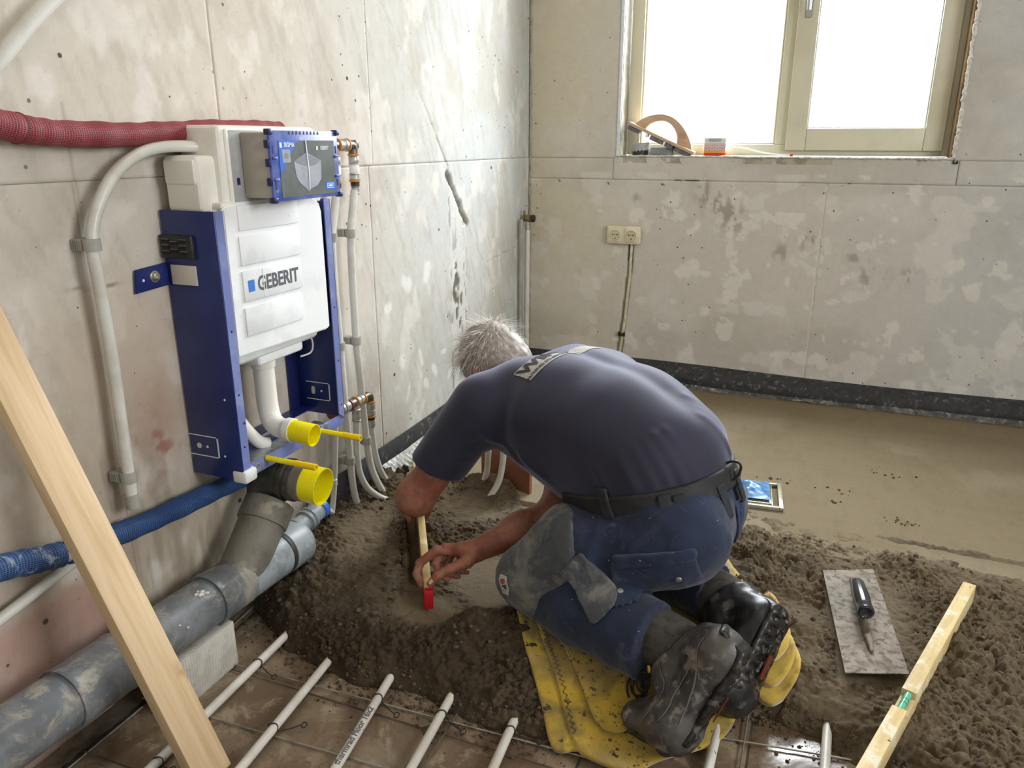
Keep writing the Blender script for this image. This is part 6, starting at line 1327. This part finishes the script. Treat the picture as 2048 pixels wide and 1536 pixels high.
# eyes stay lidded: only brows
# ---- hair
def hair(P):
    Q = hl(P); f = ell(Q, (-.012, 0, .026), ex, ey, ez, .098, .083, .100); f = smin(f, ell(Q, (-.055, 0, -.03), ex, ey, ez, .045, .062, .06), .03)
    f = f - 0.004 * (vnoise3(Q * np.array([60, 90, 60], f32), 9) - .3)
    f = np.maximum(f, -(cone(Q, (.085, 0, -.01), (.060, 0, -.085), .062, .075)))                 # face opening
    for s in (-1, 1): f = np.maximum(f, -ell(Q, (.002, .088 * s, -.022), ex, ey, ez, .026, .022, .034))
    f = np.maximum(f, plane(Q, (0, 0, -.075), (0, 0, -1))); return f
HAIR = sdf_obj('hair', hair, hc - .15, hc + .15, .003, m_hair, MAN, it=1)
rs = np.random.default_rng(4); n = 2600; q = rs.normal(size=(n, 3)); q /= np.linalg.norm(q, axis=1)[:, None]; q = q[(q[:, 2] > -.45) & ((q[:, 0] < .45) | (q[:, 2] > .45))]
root = hc + (q[:, :1] * .098 - .012) * HF + q[:, 1:2] * .083 * HL + (q[:, 2:] * .100 + .026) * HU
Qr = hl(root.astype(f32)); ok = hair(root.astype(f32)) < .006; root = root[ok]; q = q[ok]
nrm_ = q[:, :1] * HF + q[:, 1:2] * HL + q[:, 2:] * HU
whorl = unit(V3(-.75, 0, .65)); wd = whorl[0] * HF + whorl[2] * HU; tang = nrm_ - wd * 0.0; tang = (hc + wd * .1 - root); tang = -(tang - nrm_ * np.sum(tang * nrm_, 1)[:, None]); tang /= np.linalg.norm(tang, axis=1)[:, None] + 1e-6
ln = (.012 + .018 * rs.random(len(root))) * (1 + .9 * (q[:, 2] > .15)); lift = .25 + .75 * rs.random(len(root)) * (.4 + .9 * (q[:, 2] > .0)); jit = rs.normal(size=(len(root), 3)) * .28
Vs = []; Fs = []; w0 = .0009
for i in range(len(root)):
    d = tang[i] + nrm_[i] * lift[i] + jit[i]; d /= np.linalg.norm(d); s = np.cross(d, nrm_[i]); s /= np.linalg.norm(s) + 1e-6; a = root[i] - nrm_[i] * .002; b = a + d * ln[i] * .5; c_ = a + d * ln[i] + tang[i] * ln[i] * .25 + V3(0, 0, -.002)
    k = len(Vs); Vs += [a - s * w0, a + s * w0, b - s * w0 * .8, b + s * w0 * .8, c_ + s * .0001, c_ - s * .0001]; Fs += [(k, k + 1, k + 3, k + 2), (k + 2, k + 3, k + 4, k + 5)]
st = put('hair_strands', from_np(np.array(Vs), np.array(Fs), True), m_strand); st.parent = HAIR; st['kind'] = 'stuff'
# ---- trousers
def pelvis(P): return su(.05, eseg(P, (1.030, 1.550, .325), (1.002, 1.568, .425), Rr, .160, .120, .164, .138), cone(P, hipL + V3(.030, .0, .0), hipR + V3(.012, -.01, .0), .090, .086))
def legL(P): return su(.035, cone(P, hipL + V3(.02, 0, 0), hipL + (kneeL - hipL) * .58 + V3(0, 0, .022), .104, .108), cone(P, hipL + (kneeL - hipL) * .58 + V3(0, 0, .022), kneeL + V3(.012, 0, .01), .108, .084)), su(.02, cone(P, kneeL, kneeL + (ankL - kneeL) * .4 + V3(0, -.01, -.004), .076, .084), cone(P, kneeL + (ankL - kneeL) * .4 + V3(0, -.01, -.004), ankL + V3(-.005, -.018, -.012), .084, .084))
def legR(P): return su(.035, cone(P, hipR + V3(-.02, 0, 0), kneeR, .090, .078)), su(.02, cone(P, kneeR, ankR, .070, .066))
FOLDS_T = [((.853, 1.400, .367), (.906, 1.338, .290), .007, .010), ((.820, 1.398, .350), (.815, 1.351, .265), .007, .009), ((.762, 1.435, .308), (.767, 1.360, .215), .007, .009), ((.910, 1.388, .372), (.895, 1.339, .300), .008, .010), ((.877, 1.329, .281), (.735, 1.383, .242), .007, .010), ((.853, 1.339, .233), (.769, 1.357, .185), .007, .009),
           ((1.058, 1.350, .232), (1.038, 1.290, .120), .007, .010), ((.821, 1.345, .176), (.942, 1.306, .140), .006, .011), ((.770, 1.355, .179), (.878, 1.331, .215), .006, .008), ((.988, 1.315, .234), (.978, 1.300, .110), .006, .012), ((1.019, 1.366, .394), (.962, 1.350, .335), .007, .010), ((1.12, 1.39, .385), (1.06, 1.345, .360), .006, .010),
           ((1.13, 1.52, .41), (1.11, 1.39, .37), .006, .010), ((.79, 1.43, .35), (.72, 1.41, .29), .008, .009), ((.83, 1.38, .33), (.76, 1.37, .27), .007, .008), ((1.02, 1.31, .19), (.92, 1.31, .21), .006, .010)]
def trous(P):
    tl, cl = legL(P); tr, cr = legR(P); cl = np.maximum(cl, plane(P, ankL + (kneeL - ankL) * .13, ankL - kneeL)); cr = np.maximum(cr, plane(P, ankR + (kneeR - ankR) * .08, ankR - kneeR))
    f = su(.045, pelvis(P), tl, tr); f = smin(f, np.minimum(cl, 9), .014); f = smin(f, cr, .014)
    for a, b, A, w in FOLDS_T: f = f + fold(P, a, b, A * 1.35, w)
    f = f + 0.0045 * (vnoise3(P * np.array([22, 22, 30], f32), 12) - .5) + 0.0025 * (vnoise3(P * 55, 15) - .5)
    f = f + 0.006 * np.exp(-(((P - V3(1.2, 1.55, .35)) @ Rr) / .012) ** 2) * (P[:, 0] > 1.05)       # seat seam
    f = np.maximum(f, plane(P, bo + bn_ * .004, bn_)); return f
TRO = sdf_obj('work_trousers', trous, (.62, 1.22, .06), (1.32, 1.86, .50), .0045, m_trouser, MAN, it=1)
def shell(base, t, region): return lambda P: np.maximum(base(P) - t, region(P))
def knee_reg(P):
    q = P - kneeL; return np.maximum(cone(P, kneeL + V3(.0, -.03, .0), kneeL + (hipL - kneeL) * .36 + V3(-.02, -.03, .05), .088, .095), plane(P, kneeL + V3(0, 0, -.025), (-.25, .1, -1)))
sdf_obj('knee_patch', lambda P: np.maximum(np.maximum(trous(P) - .0045, knee_reg(P)), -(trous(P) + .006)), (.62, 1.25, .10), (1.0, 1.58, .42), .0042, m_knee, TRO, it=1).matrix_parent_inverse = Matrix()
def bx(P, c, X, Y, Z, hx, hy, hz, r=.01):
    q = P - np.asarray(c, f32); d = np.abs(np.stack([q @ X, q @ Y, q @ Z], 1)) - np.array([hx - r, hy - r, hz - r], f32); return np.linalg.norm(np.maximum(d, 0), axis=1) + np.minimum(d.max(1), 0) - r
tdirL = unit(hipL - kneeL); tn = V3(0, -1, 0); tup = unit(np.cross(tdirL, V3(0, 1, 0))); tup = tup if tup[2] > 0 else -tup
def pocket(c, hx, hz, t, tilt=0.0):
    X = unit(tdirL + tup * tilt); Z = unit(tup - tdirL * tilt); Y = np.cross(X, Z); return lambda P: np.maximum(np.maximum(trous(P) - t, bx(P, c, X, Y, Z, hx, .09, hz)), -(trous(P) + .004))
def tsub(name, fn, lo, hi, h, mat):
    o = sdf_obj(name, fn, lo, hi, h, mat, TRO, it=1); o.matrix_parent_inverse = Matrix(); return o
tsub('cargo_pocket', pocket((1.035, 1.37, .298), .088, .036, .006, -.25), (.88, 1.26, .20), (1.20, 1.48, .40), .0036, m_pocket)
tsub('pocket_flap', pocket((1.030, 1.37, .338), .086, .013, .010, -.25), (.88, 1.26, .24), (1.20, 1.48, .42), .0034, m_pocket)
tsub('ruler_pocket', pocket((.905, 1.37, .262), .034, .058, .008, .35), (.80, 1.26, .17), (1.0, 1.46, .36), .0034, m_knee)
tsub('back_pocket', lambda P: np.maximum(np.maximum(trous(P) - .006, bx(P, (1.155, 1.61, .345), unit((.3, .95, 0)), unit((.95, -.3, 0)), UP, .062, .07, .045)), -(trous(P) + .004)), (1.1, 1.48, .27), (1.34, 1.72, .42), .0038, m_pocket)
for c in ((.970, 1.34, .262), (1.085, 1.345, .297)):
    p = snap(trous, np.array([c], f32), .0065)[0]; g_ = grad(trous, np.array([p]))[0]; o = put('stud', latheme([(0, .0065), (.002, .006), (.003, .004), (.0022, 0)], p, g_, 18), m_steel, TRO); o.matrix_parent_inverse = Matrix()
# badge on the knee
def decal(fn, c, X, Y, poly, off, mat, name, par, step=.004):
    """flat print laid onto a curved cloth: polygon in local X/Y, pulled to the surface"""
    xs = [p[0] for p in poly]; ys = [p[1] for p in poly]; bm = bmesh.new(); vs = [bm.verts.new((x, y, 0)) for x, y in poly]; bm.faces.new(vs)
    for ax_ in (0, 1):
        lo, hi = (min(xs), max(xs)) if ax_ == 0 else (min(ys), max(ys)); k = lo + step
        while k < hi:
            co = (k, 0, 0) if ax_ == 0 else (0, k, 0); no = (1, 0, 0) if ax_ == 0 else (0, 1, 0); bmesh.ops.bisect_plane(bm, geom=list(bm.verts) + list(bm.edges) + list(bm.faces), plane_co=co, plane_no=no); k += step
    bmesh.ops.triangulate(bm, faces=bm.faces); me = bpy.data.meshes.new(name); bm.to_mesh(me); bm.free()
    lay(me, fn, c, X, Y, off); o = put(name, me, mat, par); o.matrix_parent_inverse = Matrix(); return o
def lay(me, fn, c, X, Y, off):
    n = len(me.vertices); a = np.empty(n * 3, f32); me.vertices.foreach_get('co', a); a = a.reshape(-1, 3); W = np.asarray(c, f32) + a[:, :1] * np.asarray(X, f32) + a[:, 1:2] * np.asarray(Y, f32)
    me.vertices.foreach_set('co', snap(fn, W, off, 6).astype(f32).ravel()); flat(me, True); me.update()
def lettering(fn, c, X, Y, body, size, off, mat, par, sx=1.0, bold=0.0):
    me = textme(body, size, Matrix.Diagonal((sx, 1, 0, 1)), 0, bold); bm = bmesh.new(); bm.from_mesh(me); bmesh.ops.remove_doubles(bm, verts=bm.verts, dist=1e-6); bmesh.ops.triangulate(bm, faces=bm.faces)
    bmesh.ops.subdivide_edges(bm, edges=[e for e in bm.edges if e.calc_length() > .006], cuts=2, use_grid_fill=False); bmesh.ops.triangulate(bm, faces=bm.faces); bm.to_mesh(me); bm.free()
    lay(me, fn, c, X, Y, off); o = put('lettering', me, mat, par); o.matrix_parent_inverse = Matrix(); return o
kb = snap(trous, np.array([(.700, 1.375, .190)], f32), .006)[0]; gk = grad(trous, np.array([kb]))[0]; kx = unit(np.cross(UP, gk)); kx = unit(kx * .55 - UP * .84 + 0 * gk); kx = unit(kx - gk * (kx @ gk)); ky = np.cross(gk, kx)
decal(trous, kb, kx, ky, [(-.026, -.004), (-.016, .016), (.012, .016), (.026, .004), (.018, -.015), (-.014, -.015)], .0062, m_badge, 'badge', TRO)
lettering(trous, kb - kx * .007, kx, ky, 'B', .020, .0072, m_badge_red, TRO, bold=.0006); lettering(trous, kb + kx * .008, kx, ky, 'P.', .020, .0072, m_badge_navy, TRO, bold=.0006)
# shirt print across the shoulders
pc_ = V3(.680, 1.588, .64); px_ = unit(Rr); py_ = unit((-.91, .41, .15)); 
decal(shirt, pc_ + px_ * .06, px_, py_, [(-.105, -.030), (-.100, -.033), (.150, -.033), (.155, -.030), (.155, .026), (.150, .030), (-.100, .030), (-.105, .026)], .0012, m_print_w, 'shirt_print', SHO, .006)
lettering(shirt, pc_ + px_ * .055 + py_ * .006, px_, py_, 'WINT', .046, .0022, m_print_k, SHO, 1.5, .002)
lettering(shirt, pc_ + px_ * .045 - py_ * .0235, px_, py_, 'MACHINES EN MATERIALEN', .0125, .0022, m_print_k, SHO, 1.25, .0003)
# belt
bb = lambda P: np.minimum(pelvis(P), torso(P))
sdf_obj('belt', lambda P: np.maximum(np.maximum(bb(P) - .008, -(bb(P) + .004)), np.abs(plane(P, bo + bn_ * .001, bn_)) - .0245), (.80, 1.30, .33), (1.30, 1.82, .53), .0038, m_belt, MAN, it=1)
cb = V3(1.003, 1.568, .425)
for k, (ang, w) in enumerate(((-1.62, .007), (-.92, .008), (-.74, .008), (-.05, .008), (.55, .008), (-2.4, .007))):
    dr = -Hh * math.cos(ang) + Rr * math.sin(ang); c0 = cb + dr * .145; X = unit(np.cross(dr, bn_))
    loopf = lambda P, c0=c0, X=X, dr=dr: np.maximum(np.maximum(bb(P) - .012, -(bb(P) - .006)), bx(P, c0 + bn_ * (-.008), X, unit(dr), bn_, w * 1.7, .06, .036, .002))
    sdf_obj('belt_loop', loopf, c0 - .06, c0 + .06, .003, m_loop, MAN, it=1)
put('key_hook', tubeme(smoothpath([cb - Hh * .150 + Rr * .045 + bn_ * .022, cb - Hh * .166 + Rr * .050 + bn_ * .040, cb - Hh * .172 + Rr * .052 + bn_ * .060, cb - Hh * .160 + Rr * .048 + bn_ * .066, cb - Hh * .142 + Rr * .044 + bn_ * .058], 6), .0028, 8), m_tie, MAN)
# ---- boots
def boot(side, ank, heel, ball, toe, shin, Nh, mat):
    D = unit(ball - heel); N = unit(np.array(Nh, f32) - D * (np.array(Nh, f32) @ D)); L = np.cross(D, N); T = unit(toe - ball); NT_ = unit(np.cross(L, T)); NT_ = NT_ if NT_ @ N > 0 else -NT_
    sh = unit(shin - ank)
    up1 = lambda P: su(.03, cone(P, ank + sh * .05, ank, .055, .056), eseg(P, ank, heel - N * .014, L, .050, .050, .045, .045), eseg(P, heel - N * .020 + D * .01, ball - N * .012 - D * .03, L, .046, .042, .051, .040), eseg(P, ank + D * .02, ball - N * .03 - D * .02, L, .046, .042, .048, .036), eseg(P, ball - N * .014 - D * .02, ball - NT_ * .012 + T * .01, L, .052, .038, .052, .034), eseg(P, ball - NT_ * .012, toe - NT_ * .012, L, .052, .034, .047, .030))
    def upper(P):
        f = up1(P); q = P - heel
        for t in (.15, .35, .55): f = f + fold(P, heel - N * .05 + D * (t * .18) + L * .05, heel - N * .05 + D * (t * .18 + .03) - L * .05, .0035, .006)
        for t in (.02, .035, .05): f = f - .0015 * np.exp(-((((P - ank) @ sh) - t) / .004) ** 2)
        f = f + .003 * (vnoise3(P * 60, 31) - .5); 
        f = np.maximum(f, plane(P, ank - sh * .004 + D * .01, sh - D * .55)); return f
    lo = np.minimum.reduce([ank, heel, ball, toe]) - .075; hi = np.maximum.reduce([ank, heel, ball, toe, ank + sh * .08]) + .085
    U_ = sdf_obj('boot', upper, lo, hi, .0034, mat, MAN, it=1); U_['label'] = side + ' muddy work boot'
    def bsub(nm, me_or, m): o = put(nm, me_or, m, U_); o.matrix_parent_inverse = Matrix(); return o
    o = sdf_obj('collar', lambda P: np.maximum(np.maximum(cone(P, ank + sh * .085, ank + D * .01, .059, .0590), plane(P, ank + sh * .075, sh)), -cone(P, ank + sh * .11, ank + sh * .03, .044, .044)), lo - .02, hi + .03, .0034, m_collar, U_, it=1); o.matrix_parent_inverse = Matrix()
    def sole(P):
        g = su(.012, eseg(P, heel + N * .020 - D * .012, ball + N * .018 - D * .02, L, .043, .015, .049, .014), eseg(P, ball + N * .018 - D * .03, ball + NT_ * .016 + T * .015, L, .049, .014, .049, .014), eseg(P, ball + NT_ * .016, toe + NT_ * .010, L, .049, .014, .040, .012), eseg(P, heel + N * .018 - D * .028, heel - N * .03 - D * .040, L, .034, .012, .030, .008))
        q = P - heel; a = q @ D; l = q @ L; s = np.where(a < .19, a, .19 + (P - ball) @ T); out = np.where(a < .17, q @ N, (P - ball) @ NT_ + .0)
        tread = (np.sin(s * 300) > -.15) & (np.abs(l) > .012) | (np.abs(l) < .008) & (np.sin(s * 150) > -.3)
        return np.where((out > .027) & ~tread, np.maximum(g, .002), g) + .002 * (vnoise3(P * 90, 41) - .5)
    o = sdf_obj('sole', sole, lo - .02, hi + .02, .0032, m_sole, U_, it=1); o.matrix_parent_inverse = Matrix()
    c = (heel * .5 + ball * .5) + N * .036; bsub('sole_insert', prismme([Vector(c + D * a + L * b) for a, b in ((-.026, -.0065), (.026, -.0050), (.026, .0050), (-.026, .0065))], tuple(N * .003)), m_sole_red)
    return U_, D, N, L, T, upper
BL = boot('left', ankL, V3(1.196, 1.258, .222), V3(1.125, 1.205, .062), V3(1.045, 1.228, .052), kneeL, (.85, -.20, -.35), m_boot)
BR = boot('right', ankR, V3(1.255, 1.465, .180), V3(1.205, 1.345, .060), V3(1.115, 1.375, .045), kneeR, (.60, -.72, -.2), m_boot_dark)
def strip_on(fn, pts, w, off, mat, name, par):
    P_ = np.array([p[:] for p in smoothpath(pts, 6)], f32); Vt = []
    for i, p in enumerate(P_):
        t = unit(P_[min(i + 1, len(P_) - 1)] - P_[max(i - 1, 0)]); g_ = grad(fn, p[None])[0]; s = unit(np.cross(t, g_)); ww = w * math.sin(math.pi * (i + .6) / (len(P_) + .2)) ** .5; Vt += [p - s * ww, p + s * ww]
    Vt = snap(fn, np.array(Vt), off); k = len(P_); F = np.array([(2 * i, 2 * i + 1, 2 * i + 3, 2 * i + 2) for i in range(k - 1)]); o = put(name, from_np(Vt, F), mat, par); o.matrix_parent_inverse = Matrix(); return o
bu, bD, bN, bL_, bT, bf = BL; sgnL = -1 if bL_[1] > 0 else 1; Lc = bL_ * sgnL     # towards the viewer
strip_on(bf, [(1.102, 1.313, .243), (1.098, 1.290, .230), (1.094, 1.275, .214), (1.080, 1.268, .200)], .0045, .0014, m_reflect, 'reflective_piping', bu)
for sp_ in ([(1.162, 1.250, .265), (1.148, 1.229, .244), (1.150, 1.211, .203), (1.142, 1.192, .160), (1.125, 1.18, .11)], [(1.060, 1.268, .200), (1.079, 1.255, .165), (1.097, 1.215, .141), (1.085, 1.195, .10), (1.07, 1.195, .07)], [(1.142, 1.225, .223), (1.121, 1.206, .165), (1.110, 1.190, .10)]):
    strip_on(bf, sp_, .0013, .0013, m_seam, 'seam', bu)
hk = ankL + bD * .062 - bN * .020 + Lc * .045; hk = snap(bf, hk[None], .002)[0]; g_ = grad(bf, hk[None])[0]
o = put('lace_hook', latheme([(0, .0075), (.004, .0075), (.004, .0045), (.0, .0045)], hk, g_, 18), m_hook, bu); o.matrix_parent_inverse = Matrix()
ak = snap(bf, (ankL + unit(kneeL - ankL) * .02 + Lc * .05)[None], .0035)[0]
o = put('ankle_logo', latheme([(0, .011), (.0015, .011), (.002, .008), (.0012, .007), (.0012, 0)], ak + unit(kneeL - ankL) * .02, grad(bf, ak[None])[0], 22), m_sole, bu); o.matrix_parent_inverse = Matrix()
lc = snap(bf, (ankL + bD * .07 - bN * .045 + Lc * .02)[None], .004)[0]
for k in range(4):
    c = lc + V3(-.006 - .005 * k, -.004 + .002 * k, -.012 * (k % 2)); r = .020 + .004 * k
    pts = [c + V3(.004 * math.sin(a) * (1 + .3 * k), -.010 * math.sin(a * .5) - .004, r * (math.cos(a) - 1)) + V3(.009 * math.sin(a), 0, 0) for a in np.linspace(0, 2 * math.pi, 22)]
    o = put('lace', tubeme(pts, .0022, 8), m_lace, bu); o.matrix_parent_inverse = Matrix()
Bu, BD, BN, BLl, BT, Bf = BR; Lr = BLl if BLl[1] < 0 else -BLl
strip_on(Bf, [ankR + unit(kneeR - ankR) * .02 + Lr * .05 - BN * .045, ankR + unit(kneeR - ankR) * .012 + Lr * .052 - BN * .02, ankR + unit(kneeR - ankR) * .02 + Lr * .052 + BN * .01], .0035, .0012, m_reflect, 'reflective_piping', Bu)

# ================================================================= YELLOW CLOTH
def cloth_layer(poly, zf, step=.0065, th=.007, mat=None):
    poly = [(p[0], p[1]) for p in smoothpath([(a, b, 0) for a, b in poly] + [(poly[0][0], poly[0][1], 0)], 4)][:-1]
    xs = np.arange(min(p[0] for p in poly) - step, max(p[0] for p in poly) + step, step); ys = np.arange(min(p[1] for p in poly) - step, max(p[1] for p in poly) + step, step)
    X, Y = np.meshgrid(xs, ys, indexing='ij'); i = np.arange(X.size).reshape(X.shape)
    F = np.stack([i[:-1, :-1].ravel(), i[1:, :-1].ravel(), i[1:, 1:].ravel(), i[:-1, 1:].ravel()], 1); cx = X.ravel()[F].mean(1); cy = Y.ravel()[F].mean(1); F = F[inside(poly, cx, cy)]
    used, inv = np.unique(F, return_inverse=True); F = inv.reshape(-1, 4); x = X.ravel()[used].copy(); y = Y.ravel()[used].copy()
    e = np.sort(np.concatenate([F[:, [0, 1]], F[:, [1, 2]], F[:, [2, 3]], F[:, [3, 0]]]), 1); key = e[:, 0] * 10 ** 7 + e[:, 1]; u, c = np.unique(key, return_counts=True); bv = np.unique(np.concatenate([u[c == 1] // 10 ** 7, u[c == 1] % 10 ** 7]))
    best = np.full(len(bv), 9.0); bxn = x[bv].copy(); byn = y[bv].copy()
    for k in range(len(poly)):
        ax_, ay = poly[k]; b_, by = poly[(k + 1) % len(poly)]; dx, dy = b_ - ax_, by - ay; t = np.clip(((x[bv] - ax_) * dx + (y[bv] - ay) * dy) / (dx * dx + dy * dy + 1e-12), 0, 1); qx, qy = ax_ + t * dx, ay + t * dy; d = np.hypot(x[bv] - qx, y[bv] - qy)
        m = d < best; best[m] = d[m]; bxn[m] = qx[m]; byn[m] = qy[m]
    x[bv] = bxn; y[bv] = byn; z = zf(x.astype(f32), y.astype(f32)); top = np.stack([x, y, z + th], 1); btm = np.stack([x, y, z], 1); n = len(x)
    bd = e[np.isin(key, u[c == 1])]; dirs = {}
    fe = np.concatenate([F[:, [0, 1]], F[:, [1, 2]], F[:, [2, 3]], F[:, [3, 0]]]); fe = fe[np.isin(np.sort(fe, 1)[:, 0] * 10 ** 7 + np.sort(fe, 1)[:, 1], u[c == 1])]
    side = np.stack([fe[:, 1], fe[:, 0], fe[:, 0] + n, fe[:, 1] + n], 1)
    return from_np(np.concatenate([top, btm]), np.concatenate([F, F[:, ::-1] + n, side]), True)
def base_z(x, y):
    z = 0
    for dx in (-.05, 0, .05):
        for dy in (-.05, 0, .05): z = z + np.maximum(mortar_z((x + dx).astype(f32), (y + dy).astype(f32), False)[0], 0)
    return z / 9
def cz(off, seed, amp=.004):
    return lambda x, y: np.maximum(base_z(x, y), mortar_z(x, y, False)[0]) + .007 + off + amp * (fbm(x * 9 + seed, y * 9, 800 + seed) - .3) + .006 * sstep(.5, .75, fbm(x * 5, y * 5 + seed, 810))
CL = thing('yellow_cloth', (.95, 1.35, .02), 'folded yellow felt cloth with mortar spots under the knees and boots of the person', 'cloth')
put('cloth_layer', cloth_layer([(.672, 1.520), (.692, 1.455), (.748, 1.358), (.803, 1.268), (.856, 1.198), (.894, 1.142), (.918, 1.134), (.950, 1.150), (1.05, 1.180), (1.20, 1.32), (1.25, 1.50), (1.16, 1.80), (1.07, 1.93), (.98, 1.86), (.80, 1.80), (.70, 1.62)], cz(.0, 1)), m_felt, CL)
put('cloth_layer', cloth_layer([(.700, 1.500), (.770, 1.395), (.860, 1.262), (.930, 1.165), (.965, 1.132), (1.03, 1.122), (1.065, 1.135), (1.10, 1.18), (1.20, 1.28), (1.22, 1.45), (1.14, 1.78), (1.06, 1.88), (.85, 1.75), (.72, 1.60)], cz(.010, 2)), m_felt, CL)
put('cloth_layer', cloth_layer([(.710, 1.505), (.790, 1.410), (.870, 1.315), (.940, 1.228), (.980, 1.195), (1.02, 1.205), (1.05, 1.255), (1.10, 1.33), (1.18, 1.50), (1.12, 1.72), (.95, 1.74), (.75, 1.60)], cz(.021, 3)), m_felt, CL)
for k, (pl_, off) in enumerate((([(1.18, 1.46), (1.262, 1.392), (1.30, 1.405), (1.328, 1.455), (1.320, 1.505), (1.27, 1.60), (1.20, 1.60)], .004), ([(1.18, 1.48), (1.255, 1.420), (1.290, 1.425), (1.315, 1.470), (1.308, 1.52), (1.26, 1.60), (1.20, 1.60)], .020), ([(1.18, 1.50), (1.245, 1.455), (1.278, 1.455), (1.302, 1.490), (1.296, 1.54), (1.25, 1.62), (1.20, 1.60)], .036))):
    put('cloth_fold', cloth_layer(pl_, cz(off, 5 + k, .006), th=.012), m_felt_clean, CL)
# zigzag stitching along the hem
zz = []; a = Vector((.715, 1.475, 0)); b = Vector((.928, 1.168, 0)); nrm2 = Vector((b - a).normalized().cross(Vector((0, 0, 1))))
for i in range(61):
    p = a.lerp(b, i / 60) - nrm2 * (.010 + (.006 if i % 2 else -.006)) * 0.7; zv = float(cz(.010, 2)(np.array([p.x], f32), np.array([p.y], f32))[0]) + .0082; zz.append((p.x, p.y, zv))
put('stitching', tubeme(zz, .0009, 5), m_pipe_cut, CL)
# mortar crumbs on the cloth
pts = []; rads = []
for _ in range(520):
    t_ = random.random(); x = .72 + .36 * random.random(); y = 1.50 - 1.02 * (x - .70) + abs(random.gauss(.10, .09)) - .03
    if y > 1.62 or not inside([(.70, 1.50), (.93, 1.13), (1.06, 1.09), (1.15, 1.25), (1.1, 1.5)], np.array([x]), np.array([y]))[0]: continue
    r = .0008 + .0028 * random.random() ** 3; pts.append((x, y, 0)); rads.append(r)
pa = np.array(pts, f32); pa[:, 2] = np.maximum(cz(.010, 2)(pa[:, 0], pa[:, 1]), np.where(inside([(.700, 1.500), (.860, 1.300), (.972, 1.165), (1.05, 1.240), (1.18, 1.50), (.95, 1.74)], pa[:, 0], pa[:, 1]), cz(.021, 3)(pa[:, 0], pa[:, 1]), 0)) + .0075
V_, F_ = lumps(pa, rads, 12); put('crumb', from_np(V_, F_), m_crumb, CL, kind='stuff')
